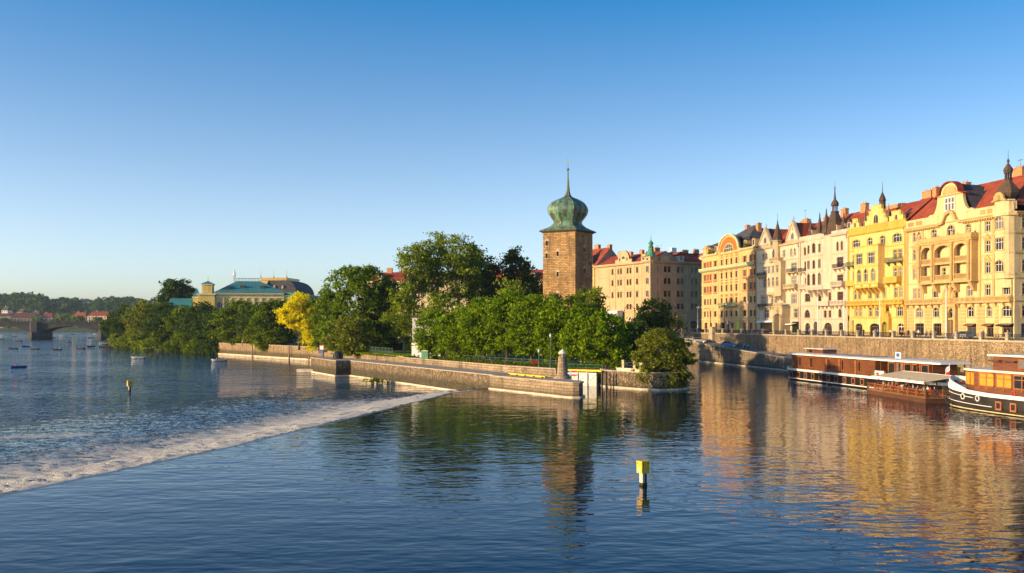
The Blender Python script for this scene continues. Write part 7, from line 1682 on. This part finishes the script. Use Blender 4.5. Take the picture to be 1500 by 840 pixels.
mast(1198, 105, 9.0, m_white, 'pale tapering tram mast in front of the pale pink house, left of two'); mast(1236.5, 105, 8.6, m_white, 'pale tapering tram mast at the right side of the pale pink house'); mast(1289, 106.5, 7.9, m_white, 'pale tram mast in front of the yellow house'); mast(1386, 106.5, 9.2, m_white, 'pale tram mast in front of the corner house portal')
mast(1061.5, 108, 8.2, m_iron, 'dark double armed street lamp left of centre before the orange brick house', 'lamp', 'street_lamp', 'street lamp'); mast(1093, 108, 8.4, m_iron, 'dark double armed street lamp before the shaded end of the orange brick house', 'lamp', 'street_lamp', 'street lamp'); mast(1041, 109, 6.6, m_iron, 'dark single armed street lamp beside the corner of the orange brick house', 'single', 'street_lamp', 'street lamp')
mast(1022, 108, 7.6, m_white, 'pale double armed street lamp between the willow bush and the orange brick house', 'lamp', 'street_lamp', 'street lamp')
def arch_lamp():
    Y = 300; p = at(922, 480, Y); root = empty('tram_mast', (p.x, p.y, STREET), 0, 'dark lyre shaped tram mast before the green door of the sand coloured corner house', 'mast'); m = MB(); m.tube((-1.6, 0, 0), (-1.6, 0, 6.4), .13, .11, 8); m.tube((1.6, 0, 3.5), (1.6, 0, 6.4), .08, .08, 6); m.build('pole', m_iron, root)
    m = MB(); pts = [(-1.6*math.cos(t), 0, 6.4+2.2*math.sin(t)) for t in [math.pi*i/12 for i in range(13)]]; m.path(pts, .08, 6); m.tube((-.5, 0, 8.6), (.5, 0, 8.6), .07); m.build('arch', m_iron, root)
    m = MB(); m.ball((-.5, 0, 8.3), .2); m.ball((.5, 0, 8.3), .2); m.build('lamp_globe', m_white, root)
arch_lamp()
for px, py, Y, label in ((989.5, 478, 250, 'red traffic light on a thin post behind the willow bush'),):
    p = at(px, 478, Y); root = empty('traffic_light', (p.x, p.y, STREET-1), 0, label, 'traffic light'); m = MB(); m.tube((0, 0, 0), (0, 0, 5.6), .06, .05, 6); m.path([(0, 0, 5.6), (.8, 0, 6.0), (1.8, 0, 5.2)], .04, 5); m.build('post', m_iron, root); m = MB(); m.box(-.22, -.15, 2.6, .22, .15, 3.7); m.build('light_box', m_red, root)
p = at(932, 478, 250); root = empty('street_sign', (p.x, p.y, 5.5), 0, 'small yellow sign on a post among the trees by the sand coloured house', 'sign'); m = MB(); m.tube((0, .05, 0), (0, .05, 4.0), .05); m.build('post', m_iron, root); m = MB(); m.box(-.9, -.03, 3.4, .9, 0, 3.9); m.build('sign_plate', m_yellow, root)
p = at(1258, 480, 190); p = line_s(1246.5, 106); root = empty('advert_board', (p.x, p.y, STREET+.12), EROT, 'olive advertising board with a dark pole at the left edge of the yellow house', 'board'); m = MB(); m.box(-.8, -.08, .6, .8, .08, 3.4); m.build('panel', plain('olive_panel', (.35, .29, .10)), root); m = MB(); m.box(-1.0, -.12, 0, -.82, .12, 4.4); m.box(.82, -.06, 0, .92, .06, 3.5); m.build('frame', m_iron, root)
# signs and small items by the lock
p = at(461, 508, 226); root = empty('river_sign', (-43.5, 218.5, 2.16), -.3, 'square red bordered sign above a blue sign on the head of the pier', 'sign'); m = MB(); m.tube((0, .05, 0), (0, .05, 2.9), .05); m.build('post', m_iron, root); m = MB(); m.box(-.55, -.02, 1.75, .55, .02, 2.85, 0); m.box(-.4, -.05, 1.9, .4, -.022, 2.7, 1); m.build('upper_plate', [m_red, m_white], root); m = MB(); m.box(-.8, -.02, .95, .4, .02, 1.6); m.build('lower_plate', m_blue, root)
root = empty('round_shelter', (-38.5, 211.5, 2.16), 0, 'dark round topped metal shelter on the head of the pier', 'shelter'); m = MB(); m.lathe([(1.05, 0), (1.05, 1.0), (.9, 1.35), (.5, 1.6), (.05, 1.7)], 0, 0, 12); m.build('shell', m_iron, root); m = MB()
for i in range(10): a = i*math.pi/5; m.tube((1.07*math.cos(a), 1.07*math.sin(a), 0), (1.07*math.cos(a), 1.07*math.sin(a), 1.05), .05, .05, 5)
m.build('ribs', m_black, root)
p = on(452.5, 535, -1.2); root = empty('guide_post', (p.x, p.y, -1.2), 0, 'slim red and white banded post in the water at the lock entrance', 'post'); m = MB()
for i in range(6): m.tube((0, 0, -1+i*.55), (0, 0, -1+i*.55+.549), .16, .16, 8, i % 2)
m.build('shaft', [m_iron, m_red], root)
for x, y in ((-69.5, 302.3), (-87, 324), (-52.4, 270.4)):
    root = empty('mooring_post', (x-.9, y-.6, -1.2), 0, 'tall dark timber post standing against the sunlit river wall', 'post', 'timber posts along the river wall'); m = MB(); m.tube((0, 0, -2), (0, 0, 4.3), .22, .2, 8); m.build('pile', m_woodd, root)
for px, py, Y, lab in ((806.5, 535, 158, 'green lamp post with a grey top at the lock edge, left of the stone beacon'), (789.5, 535, 161, 'short green post by the red seats at the lock edge')):
    p = at(px, 538, Y); root = empty('lamp_post', (p.x, p.y, GZ), 0, lab, 'lamp post'); h = 5.0 if px > 800 else 2.4; m = MB(); m.lathe([(.2, 0), (.2, .4), (.1, .5), (.09, h)], 0, 0, 8); m.build('pole', plain('dull_green_paint', (.05, .10, .07), .6), root); m = MB(); m.lathe([(.12, h), (.22, h+.2), (.22, h+.5), (.02, h+.7)], 0, 0, 8); m.build('lantern', m_metal, root)
for px in (782, 787.5):
    p = at(px, 533, 163); root = empty('garden_seat', (p.x, p.y, GZ), .2, 'small red seat in the shade at the foot of the tree row', 'seat', 'red seats under the tree row'); m = MB(); m.box(-.3, -.25, .42, .3, .25, .48); m.build('seat', m_red, root); m = MB(); m.box(-.3, .22, .48, .3, .27, 1.0); m.build('backrest', m_red, root)
    for sx in (-.26, .26):
        for sy in (-.2, .2): m = MB(); m.box(sx-.025, sy-.025, 0, sx+.025, sy+.025, .42); m.build('leg', m_iron, root)
# bollards along the lock wall
for i in range(9):
    t = i/8; p = Vector((-21.6+20*t, 205-38.6*t, 0)) if i < 9 else None; root = empty('lock_bollard', (p.x+.6, p.y+.3, GZ+.12), 0, 'small rusty mooring bollard on the edge of the lock wall', 'bollard', 'bollards along the lock wall'); m = MB(); m.lathe([(.16, 0), (.13, .1), (.13, .4), (.2, .45), (.2, .55), (.02, .62)], 0, 0, 8); m.build('bollard', m_bark, root)
for i, t in enumerate((.25, .62)):
    p = Vector((-23+21.8*t, 204-39*t, 0)); root = empty('wall_ladder', (p.x-.28, p.y-.2, 0), math.atan2(-39, 21.8), 'dark iron ladder fixed to the lock wall', 'ladder', 'ladders on the lock wall'); m = MB()
    for x in (-.22, .22): m.tube((x, -.1, -1), (x, -.1, GZ+.3), .04, .04, 5)
    for k in range(12): m.tube((-.22, -.1, -.8+k*.3), (.22, -.1, -.8+k*.3), .03, .03, 4)
    m.build('ladder', m_iron, root)
# ------------------------------------------------------------------ trees
rng = np.random.default_rng(11)
def leaf_mesh(name, centres, mat, size, outward):
    n = len(centres)
    nrm = outward*.22+rng.normal(0, .75, (n, 3)); nrm[:, 2] += .1; nrm /= np.linalg.norm(nrm, axis=1)[:, None]+1e-9
    t = np.cross(nrm, rng.normal(0, 1, (n, 3))); t /= np.linalg.norm(t, axis=1)[:, None]+1e-9
    b = np.cross(nrm, t); s = size*np.clip(rng.lognormal(-.12, .38, (n, 1)), .4, 1.9)
    v = np.stack([centres-t*s, centres-b*s*.55+nrm*s*.12, centres+t*s, centres+b*s*.55+nrm*s*.12], 1).reshape(-1, 3)
    me = bpy.data.meshes.new(name); me.vertices.add(n*4); me.vertices.foreach_set('co', v.astype(np.float32).ravel())
    me.loops.add(n*4); me.loops.foreach_set('vertex_index', np.arange(n*4, dtype=np.int32))
    me.polygons.add(n); me.polygons.foreach_set('loop_start', np.arange(0, n*4, 4, dtype=np.int32)); me.polygons.foreach_set('loop_total', np.full(n, 4, np.int32))
    me.materials.append(mat); me.update(); me.validate(); return me
def crown_points(lobes, ncl, nleaf, cs, shell=.62, droop=0.0):
    L = np.array(lobes, float); w = (L[:, 3]*L[:, 4]*L[:, 5])**.67; w /= w.sum(); pick = rng.choice(len(L), ncl, p=w)
    d = rng.normal(0, 1, (ncl, 3)); d /= np.linalg.norm(d, axis=1)[:, None]
    r = shell+(1-shell)*rng.random((ncl, 1))**.6; r *= 1+rng.normal(0, .11, (ncl, 1))
    c = L[pick, :3]+d*r*L[pick, 3:6]
    # drop clusters buried inside another lobe
    keep = np.ones(ncl, bool)
    for i, l in enumerate(L):
        q = ((c-l[:3])/l[3:6]); keep &= ~(((q**2).sum(1) < .42) & (pick != i))
    c, d = c[keep], d[keep]; n = len(c)
    k = rng.poisson(nleaf, n)+4; idx = np.repeat(np.arange(n), k); g = rng.normal(0, 1, (len(idx), 3))
    sc_ = cs*rng.uniform(.7, 1.35, n)[idx][:, None]
    p = c[idx]+g*sc_*np.array([1, 1, .52]); p[:, 2] -= droop*np.abs(g[:, 0])*cs
    return p, d[idx], c
def make_tree(name, base, H, Wd, mat, label, cb=.25, ncl=90, nleaf=55, cs=.75, leaf=.36, lobes=None, nl=9, bark=None, group=None, shape='round', trunk=True, cat='tree', tilt=0, tr=None, droop=0, shell=.62, seed=None):
    global rng
    if seed is not None: rng = np.random.default_rng(seed)
    root = empty(name, base, 0, label, cat, group); R_ = Wd/2
    if lobes is None:
        lobes = []; z0 = H*cb
        for i in range(nl):
            t = (i+.5)/nl; a = i*2.4+rng.uniform(-.4, .4)
            z = z0+(H-z0)*(.12+.76*t)
            if shape == 'round': env = math.sin(math.pi*min(.94, .14+.74*t))**.7
            elif shape == 'cone': env = (1-t)*.8+.22
            elif shape == 'column': env = .75-.2*abs(t-.5)
            elif shape == 'spread': env = .35+.65*t**.7 if t < .85 else .75
            else: env = 1
            rr = R_*env*(.5 if i < nl-1 else .15); lr = R_*env*rng.uniform(.48, .66)+.3
            lobes.append((rr*math.cos(a), rr*math.sin(a), z, lr, lr, min(lr*rng.uniform(.7, 1.0), (H-z)+.2)))
    pts, out, cl = crown_points(lobes, ncl, nleaf, cs, shell, droop)
    top = pts[:, 2].max(); pts[:, 2] = np.minimum(pts[:, 2], H+.3)
    link_mesh('crown', leaf_mesh('crown', pts, mat, leaf, out), root)
    m = MB(); r0 = tr or max(.14, H*.017); zt = H*.72; k = 6; P = []
    for i in range(k+1): t = i/k; P.append(Vector((tilt*t*t+math.sin(i*1.7)*.18*t*R_*.3, math.cos(i*2.1)*.18*t*R_*.3, -.4+(zt+.4)*t)))
    m.path(P, [r0*(1.25 if i == 0 else 1-.8*i/k) for i in range(k+1)], 8)
    for l in lobes:
        s = P[min(k-1, max(1, int(k*max(.25, (l[2]-l[5])/zt*.75))))]; e = Vector(l[:3]); mid = s.lerp(e, .5)+Vector((0, 0, -.08*(e-s).length)); m.path([s, mid, e], [r0*.42, r0*.26, r0*.1], 6)
    for c in cl[::3]:
        l = min(lobes, key=lambda q: (q[0]-c[0])**2+(q[1]-c[1])**2+(q[2]-c[2])**2); m.tube(Vector(l[:3]), Vector(c), r0*.12, r0*.04, 4)
    m.build('trunk', bark or m_bark, root, True); return root
def tree_px(name, px, Y, ytop, wpx, mat, label, z0=GZ, **k):
    p = at(px, HZP, Y); H = EYE-(ytop-HZP)/FPX*Y-z0; return make_tree(name, (p.x, Y, z0), H, wpx*Y/FPX, mat, label, **k)

def edge_depth(px):          # depth at which the line of sight meets the island shore
    k = (px-CXP)/FPX
    for (x0, y0), (x1, y1) in zip(ISL[:5], ISL[1:6]):
        den = (x1-x0)-k*(y1-y0)
        t = (k*y0-x0)/den if abs(den) > 1e-6 else -1
        if 0 <= t <= 1: return y0+(y1-y0)*t
    return 0
# bright row behind the lock
ROW = [(638, 197, 458, 62, 'first and lowest bright green tree of the lock row, beside the white lock house'), (672, 191, 446, 66, 'second bright green tree of the lock row from the white lock house'), (708, 184, 430, 66, 'third bright green tree of the lock row, below the airy poplars'), (742, 179, 417, 70, 'fourth and tallest bright green tree of the lock row'), (778, 174, 424, 68, 'fifth bright green tree of the lock row, left of the stone tower'), (815, 169, 436, 66, 'sixth bright green tree of the lock row, in front of the stone tower'), (852, 164, 442, 66, 'seventh bright green tree of the lock row, right below the stone tower'), (888, 159, 456, 62, 'last bright green tree of the lock row, nearest the willow bush')]
for i, (px, Y, yt, w, lab) in enumerate(ROW):
    tree_px('maple_tree', px, Y, yt, w, L_bright, lab, cb=.04, ncl=190, nleaf=62, cs=.5, leaf=.25, nl=13, shell=.72, group='bright tree row behind the lock', seed=40+i, tr=.2)
for px, Y, yt, w, lab, mt in ((655, 205, 470, 50, 'dark green tree in the second rank behind the lock row near the lock house', L_mid), (690, 203, 455, 50, 'mid green tree in the second rank below the poplars', L_mid), (727, 199, 440, 54, 'mid green tree in the second rank behind the tallest row tree', L_mid), (795, 192, 445, 54, 'mid green tree in the second rank left of the stone tower', L_mid), (835, 186, 452, 52, 'mid green tree in the second rank below the stone tower', L_mid), (870, 182, 462, 50, 'mid green tree in the second rank right of the stone tower', L_mid), (912, 176, 476, 40, 'dark low tree at the right end of the second rank', L_dark)):
    tree_px('linden_tree', px, Y, yt, w, mt, lab, cb=.12, ncl=90, nleaf=50, cs=.75, leaf=.33, nl=9, seed=int(px))
# tall airy poplars
def poplar(px, Y, yt, w, lab, seed, n=9, mat=None, shape='spread', ncl=125, nleaf=44):
    tree_px('poplar_tree', px, Y, yt, w, mat or L_poplar, lab, cb=.32, ncl=ncl, nleaf=nleaf, cs=.85, leaf=.33, nl=n, shape=shape, bark=m_barkpale, seed=seed, shell=.35, tr=.42)
poplar(607, 266, 350, 74, 'tall airy poplar with pale trunk, leftmost of the tall group', 3, 11); poplar(640, 272, 333, 76, 'tallest airy poplar with pale trunk, in the middle of the tall group', 5, 12, ncl=150); poplar(672, 268, 338, 72, 'tall airy poplar with pale trunk, right of the tallest', 8, 11); poplar(690, 276, 352, 40, 'narrow airy poplar at the right side of the tall group', 9, 8)
tree_px('poplar_tree', 592, 240, 405, 56, L_poplar, 'lower yellow green poplar in front of the left side of the tall group', cb=.1, ncl=120, nleaf=46, cs=.7, leaf=.32, nl=11, bark=m_barkpale, seed=14, shell=.4); tree_px('poplar_tree', 640, 222, 425, 62, L_poplar, 'lower yellow green poplar below the tallest poplar', cb=.15, ncl=110, nleaf=40, cs=.75, leaf=.32, nl=10, bark=m_barkpale, seed=15, shell=.35)
tree_px('linden_tree', 752, 282, 347, 112, L_dark, 'big dark green tree with peaked crown left of the stone tower', cb=.1, ncl=420, nleaf=64, cs=.8, leaf=.36, nl=18, seed=17, shape='cone'); tree_px('linden_tree', 712, 284, 362, 44, L_dark, 'dark green tree between the poplars and the big dark tree', cb=.2, ncl=110, nleaf=60, cs=.85, leaf=.38, nl=10, seed=18); tree_px('linden_tree', 787, 278, 392, 50, L_dark, 'dark green tree leaning against the left side of the stone tower', cb=.1, ncl=110, nleaf=60, cs=.85, leaf=.38, nl=10, seed=19); tree_px('poplar_tree', 748, 232, 392, 58, L_poplar, 'yellow green slim tree before the big dark tree', cb=.1, ncl=90, nleaf=40, cs=.7, leaf=.32, nl=9, seed=20, shell=.4, bark=m_barkpale)
tree_px('poplar_tree', 812, 214, 426, 44, L_mid, 'mid green tree at the foot of the stone tower, left side', cb=.1, ncl=90, nleaf=46, cs=.7, leaf=.32, nl=9, seed=22); tree_px('poplar_tree', 872, 222, 414, 40, L_poplar, 'slim light green tree at the right edge of the stone tower', cb=.1, ncl=90, nleaf=42, cs=.65, leaf=.3, nl=10, shape='column', seed=23); tree_px('poplar_tree', 848, 216, 418, 36, L_poplar, 'slim light green tree in front of the stone tower, right of its middle', cb=.1, ncl=80, nleaf=42, cs=.65, leaf=.3, nl=9, shape='column', seed=24)
# big willow like tree and the yellow tree
p = at(524, HZP, 262)
make_tree('willow_tree', (p.x, 262, GZ), 24.6, 22, L_willow, 'huge broad green tree hanging over the river wall, left of the poplars', seed=31, ncl=620, nleaf=64, cs=.72, leaf=.34, droop=.4, shell=.7,
          lobes=[(0, 0, 12, 8, 7, 9), (-3.2, -1, 18.2, 4.6, 4.6, 4.6), (3.6, 0, 18, 5.2, 5, 5), (.4, -1, 21, 4, 4, 3.4), (-7, -2, 10, 4.6, 4.6, 5.4), (7.2, -2, 11, 4.8, 4.8, 5.6), (-3, -5, 8, 4.6, 4.4, 5.6), (4, -5, 8.5, 4.6, 4.4, 5.6), (0, -5.4, 13, 4.8, 3.8, 4.6), (-8, -3.4, 4, 3.2, 3.2, 4.0), (8, -3, 5, 3.6, 3.4, 4.4), (0, -5.6, 3.2, 5, 3, 3.4), (-5, -2, 14.6, 4, 4, 3.6), (6, -2, 15.4, 4, 4, 3.6)])
tree_px('willow_tree', 513, 236, 462, 60, L_olive, 'low overhanging light green tree in front of the huge broad tree', cb=.0, ncl=150, nleaf=55, cs=.65, leaf=.3, nl=11, seed=32, droop=.5)
p = at(438, HZP, 276)
make_tree('yellow_tree', (p.x, 276, GZ), 16.2, 12.8, L_yellow, 'bright golden yellow tree at the river wall', seed=33, ncl=200, nleaf=66, cs=.62, leaf=.3, shell=.5,
          lobes=[(-3.6, 0, 10.2, 2.9, 2.6, 2.0), (-1.2, -1, 12.6, 2.4, 2.4, 1.9), (1.6, 0, 13.6, 2.2, 2.2, 2.2), (3.6, .5, 11.2, 2.5, 2.4, 2.4), (.2, -1, 8.6, 2.6, 2.4, 2.0), (2.8, -.8, 6.8, 2.5, 2.4, 2.1), (-1.6, 0, 7.4, 1.8, 1.8, 1.4), (-3.9, -.5, 8.4, 1.9, 2.0, 1.4), (0, .5, 14.6, 1.6, 1.6, 1.4), (3.4, -.6, 3.6, 2.0, 2.0, 2.4), (2.4, -.6, 1.4, 1.6, 1.6, 1.8)])
LEFT = [(400, 296, 440, 66, L_mid, 'light green tree left of the golden tree on the river wall'), (380, 300, 470, 40, L_olive, 'low tree overhanging the river wall left of the golden tree'), (345, 318, 441, 64, L_mid, 'broad dark green tree in front of the palace middle'), (322, 322, 454, 44, L_dark, 'dark green tree below the left end of the palace roof'), (292, 338, 443, 54, L_dark, 'green tree before the side tower of the palace'), (372, 325, 447, 44, L_dark, 'dark green tree before the right half of the palace'), (410, 318, 441, 60, L_dark, 'dark tree behind the light green tree near the golden tree'),
        (270, 350, 449, 50, L_mid, 'bright green low tree at the end of the sunlit river wall'), (304, 334, 462, 44, L_dark, 'dark low tree at the left start of the sunlit river wall'), (244, 378, 444, 58, L_dark, 'green tree on the wooded shore below the tallest far tree'), (212, 405, 441, 62, L_olive, 'olive green tree in the middle of the wooded shore'), (184, 428, 447, 48, L_dark, 'green tree near the tip of the wooded shore'), (168, 445, 466, 34, L_dark, 'dark tree at the very tip of the wooded shore, beside the bridge pier'), (232, 392, 466, 44, L_dark, 'dark tree behind the round bushes of the wooded shore'), (480, 290, 425, 60, L_dark, 'dark tree behind the golden tree and the huge broad tree'), (462, 300, 440, 50, L_mid, 'green tree filling the gap behind the golden tree'), (560, 262, 402, 60, L_dark, 'dark tree between the huge broad tree and the poplars'), (548, 275, 470, 60, L_dark, 'low dark tree behind the lawn fence')]
for i, (px, Y, yt, w, mt, lab) in enumerate(LEFT):
    Y = max(Y, edge_depth(px)+4)
    tree_px('linden_tree', px, Y, yt, w, mt, lab, cb=.0, ncl=int(90+w*2.6), nleaf=56, cs=.78, leaf=.38, nl=13, shell=.7, seed=60+i, group='trees along the island shore')
BUSH = [(180, 415, 490, 34, L_poplar, 'light olive bush nearest the bridge on the wooded shore'), (208, 398, 482, 42, L_poplar, 'broad olive bush in the middle of the wooded shore'), (238, 380, 485, 38, L_mid, 'round bright bush at the water edge of the wooded shore'), (222, 384, 498, 34, L_poplar, 'low olive bush at the water edge, left of the round bright bush'), (277, 360, 488, 44, L_mid, 'wide bright bush at the water edge before the river wall'), (255, 372, 500, 24, L_mid, 'small bush between the round and the wide bright bushes'), (305, 350, 500, 34, L_dark, 'dark bush at the left end of the sunlit river wall'), (390, 308, 490, 26, L_poplar, 'bush hanging over the sunlit river wall'), (196, 404, 500, 30, L_mid, 'low bush under the broad olive bush'), (166, 430, 500, 22, L_dark, 'dark bush at the very tip of the wooded shore'), (292, 350, 496, 30, L_mid, 'bush between the wide bright bush and the river wall'), (264, 360, 502, 26, L_dark, 'dark low bush left of the wide bright bush'), (314, 350, 492, 26, L_dark, 'dark bush touching the first stones of the river wall')]
for i, (px, Y, yt, w, mt, lab) in enumerate(BUSH):
    Y = edge_depth(px)-(.8 if px < 320 else -1.5)
    tree_px('bush', px, Y, yt, w, mt, lab, z0=-1.5 if px < 320 else 1.0, cb=0, ncl=int(60+w*2.2), nleaf=54, cs=.62, leaf=.32, nl=9, seed=90+i, cat='bush', group='bushes along the water edge', tr=.12)
tree_px('linden_tree', 259, 450, 408, 52, L_dark, 'tall round tree rising above the wooded shore left of the palace', cb=.35, ncl=330, nleaf=56, cs=.95, leaf=.48, nl=14, seed=77, shell=.55)
# willow bush on the island tip
p = at(970, HZP, 148.5)
make_tree('willow_bush', (p.x*146.3/148.5, 146.3, .6), 8.6, 8.4, L_olive, 'grey green round willow bush overhanging the island tip', cb=0, cat='bush', seed=120, ncl=330, nleaf=70, cs=.42, leaf=.19, tr=.2, bark=m_bark,
          lobes=[(0, 0, 5.2, 3.5, 3.3, 3.4), (-2.2, -.6, 3.6, 2.2, 2.2, 2.8), (2.2, -.6, 3.6, 2.1, 2.2, 2.8), (0, -1.6, 2.6, 3.2, 2.0, 2.4), (-.8, -.4, 6.6, 2.2, 2.2, 1.9), (1.3, -.2, 6.0, 2.2, 2.2, 2.0), (-2.6, -1.2, 1.4, 1.3, 1.3, 1.6), (2.6, -1.2, 1.2, 1.3, 1.3, 1.6), (0, -2.4, .8, 2.6, 1.2, 1.6)])
tree_px('linden_tree', 957, 232, 440, 54, L_dark, 'dark bushy tree behind the grey green willow bush', z0=STREET-2, cb=.05, ncl=140, nleaf=52, cs=.75, leaf=.34, nl=11, seed=131); tree_px('linden_tree', 985, 240, 455, 34, L_olive, 'sparse half bare tree to the right behind the willow bush', z0=STREET-2, cb=.1, ncl=40, nleaf=22, cs=.8, leaf=.26, nl=9, seed=132, shell=.3); tree_px('linden_tree', 935, 205, 470, 34, L_dark, 'dark low tree left behind the willow bush', cb=.0, ncl=70, nleaf=52, cs=.7, leaf=.32, nl=8, seed=133)
# low planting: hedges and ground cover
def scatter(name, pts, h, dens, mat, leaf, width=1.2, **props):
    P = [np.array(p, float) for p in pts]; C_ = []
    for a, b in zip(P, P[1:]):
        L = np.linalg.norm(b-a); n = int(L*dens*width); t = rng.random((n, 1)); d = (b-a)/L; nn = np.array([-d[1], d[0]])
        xy = a+(b-a)*t+nn*rng.uniform(-width/2, width/2, (n, 1)); hh = h*(.35+.65*vnoise(xy[:, 0]*.6, xy[:, 1]*.6, 2)); z = GZ+hh*rng.random(n)**.6; C_.append(np.column_stack([xy, z]))
    c = np.concatenate(C_); o = np.tile(np.array([[0, -.4, .6]]), (len(c), 1)); me = leaf_mesh(name, c, mat, leaf, o); ob = link_mesh(name, me); return tag(ob, **props)
scatter('undergrowth', [(-16, 198), (-1, 170.5), (8.5, 158.2), (14.5, 157.2)], .8, 110, L_mid, .12, 1.6, kind='stuff')
scatter('lawn_grass', [(-48, 262), (-30, 224), (-20, 206)], .4, 60, L_bright, .16, 7, kind='stuff')
scatter('shrub_belt', [(-52, 300), (-30, 262), (-12, 236), (12, 214), (26, 190)], 2.6, 90, L_dark, .3, 4, kind='stuff')
# weeds on the weir pool edge
p = on(551, 561, -1.2); c = np.column_stack([rng.normal(p.x, 1.3, 160), rng.normal(p.y, 1.0, 160), -1.15+rng.random(160)*.7]); tag(link_mesh('river_weeds', leaf_mesh('river_weeds', c, L_olive, .3, np.tile([[0, 0, 1.]], (160, 1)))), kind='stuff')
# woods on the far hills
def woods():
    C_ = []; O_ = []
    for k in range(1500):
        px = rng.uniform(-330, 420); Y = 1520+440*rng.random()**.7; h = hill_h(px, Y); H = rng.uniform(8, 17); Wd = rng.uniform(5, 9)
        if 98 < px < 138 and 1700 < Y < 1905: H *= .5
        n = 44; d = rng.normal(0, 1, (n, 3)); d /= np.linalg.norm(d, axis=1)[:, None]; c = np.array([(px-CXP)/FPX*Y, Y, h+H*.55])+d*np.array([Wd, Wd, H*.5])*rng.uniform(.75, 1.05, (n, 1)); C_.append(c); O_.append(d)
    tag(link_mesh('hillside_woods', leaf_mesh('hillside_woods', np.concatenate(C_), L_dark, 3.0, np.concatenate(O_))), kind='stuff')
woods()
for i, (px, Y, yt, w, lab) in enumerate(((96, 1375, 460, 16, 'tree among the far bank houses left of the salmon house'), (115, 1370, 459, 18, 'round tree in front of the salmon house on the far bank'), (142, 1365, 464, 18, 'low tree in front of the long pink house on the far bank'), (57, 1370, 463, 12, 'small tree between the broad red roof and the pointed orange roof'), (84, 1375, 464, 14, 'low tree before the grey white far bank house'), (8, 1370, 466, 14, 'low tree before the house at the left edge of the far bank'), (168, 1365, 462, 16, 'tree at the right end of the far bank houses'))):
    tree_px('far_tree', px, Y, yt, w, L_mid, lab, z0=3, cb=.05, ncl=40, nleaf=30, cs=2.0, leaf=1.4, nl=6, seed=200+i, group='trees on the far bank')

# ------------------------------------------------------------------ light, sky, air, camera
SUN_EL, SUN_AZ = R(10.8), R(-110)      # measured from +Y towards +X: the sun stands low on the left
sd = Vector((math.sin(SUN_AZ)*math.cos(SUN_EL), math.cos(SUN_AZ)*math.cos(SUN_EL), math.sin(SUN_EL)))
la = bpy.data.lights.new('sun', 'SUN'); la.energy = 3.35; la.angle = R(.55); la.color = (1.0, .71, .37)
lo = bpy.data.objects.new('sun', la); C.objects.link(lo); lo.rotation_euler = sd.to_track_quat('Z', 'Y').to_euler(); lo.location = (-60, 0, 60)
scn = bpy.context.scene
w = bpy.data.worlds.new('World'); scn.world = w; w.use_nodes = True; nt = w.node_tree; nt.nodes.clear()
out = nt.nodes.new('ShaderNodeOutputWorld'); bg = nt.nodes.new('ShaderNodeBackground'); sky = nt.nodes.new('ShaderNodeTexSky')
sky.sky_type = 'NISHITA'; sky.sun_disc = False; sky.sun_elevation = SUN_EL; sky.sun_rotation = SUN_AZ; sky.air_density = 1.0; sky.dust_density = 2.5; sky.ozone_density = 2.0; sky.altitude = 200
tc = nt.nodes.new('ShaderNodeTexCoord'); sp = nt.nodes.new('ShaderNodeSeparateXYZ'); cb_ = nt.nodes.new('ShaderNodeCombineXYZ'); mu = nt.nodes.new('ShaderNodeMath'); mu.operation = 'MULTIPLY'; mu.inputs[1].default_value = 2.1
nt.links.new(tc.outputs['Generated'], sp.inputs[0]); nt.links.new(sp.outputs[0], cb_.inputs[0]); nt.links.new(sp.outputs[1], cb_.inputs[1]); nt.links.new(sp.outputs[2], mu.inputs[0]); nt.links.new(mu.outputs[0], cb_.inputs[2])
nm = nt.nodes.new('ShaderNodeVectorMath'); nm.operation = 'NORMALIZE'; nt.links.new(cb_.outputs[0], nm.inputs[0]); nt.links.new(nm.outputs[0], sky.inputs['Vector'])
hs = nt.nodes.new('ShaderNodeHueSaturation'); hs.inputs['Value'].default_value = 1.06; mr = nt.nodes.new('ShaderNodeMapRange'); mr.inputs[1].default_value = .02; mr.inputs[2].default_value = .50; mr.inputs[3].default_value = .70; mr.inputs[4].default_value = 1.85; nt.links.new(sp.outputs[2], mr.inputs[0]); nt.links.new(mr.outputs[0], hs.inputs['Saturation']); nt.links.new(sky.outputs[0], hs.inputs['Color'])
nt.links.new(hs.outputs[0], bg.inputs['Color']); bg.inputs['Strength'].default_value = .15; nt.links.new(bg.outputs[0], out.inputs['Surface'])
cam = bpy.data.cameras.new('camera'); cam.sensor_width = 36; cam.lens = 36*FPX/1500; cam.shift_y = (HZP-420)/1500; cam.clip_start = .5; cam.clip_end = 20000
co = bpy.data.objects.new('camera', cam); C.objects.link(co); co.location = (0, 0, EYE); co.rotation_euler = (R(90), 0, 0); scn.camera = co
scn.view_settings.view_transform = 'Standard'; scn.view_settings.look = 'None'; scn.view_settings.exposure = 1.2; scn.view_settings.gamma = 1; scn.view_settings.use_curve_mapping = False
scn.cycles.max_bounces = 6; scn.cycles.use_denoising = True
try: scn.cycles.denoiser = 'OPENIMAGEDENOISE'
except Exception: pass

def haze():
    m = MB(); m.box(-2600, -140, -4.5, 1500, 2700, 98); t = NT('river_haze'); v = t.n('ShaderNodeVolumePrincipled'); v.inputs['Density'].default_value = .000055; v.inputs['Color'].default_value = (.62, .80, 1, 1); v.inputs['Anisotropy'].default_value = .2
    t.l(v.outputs[0], t.out.inputs['Volume']); tag(m.build('haze', t.mat), kind='stuff')
haze()
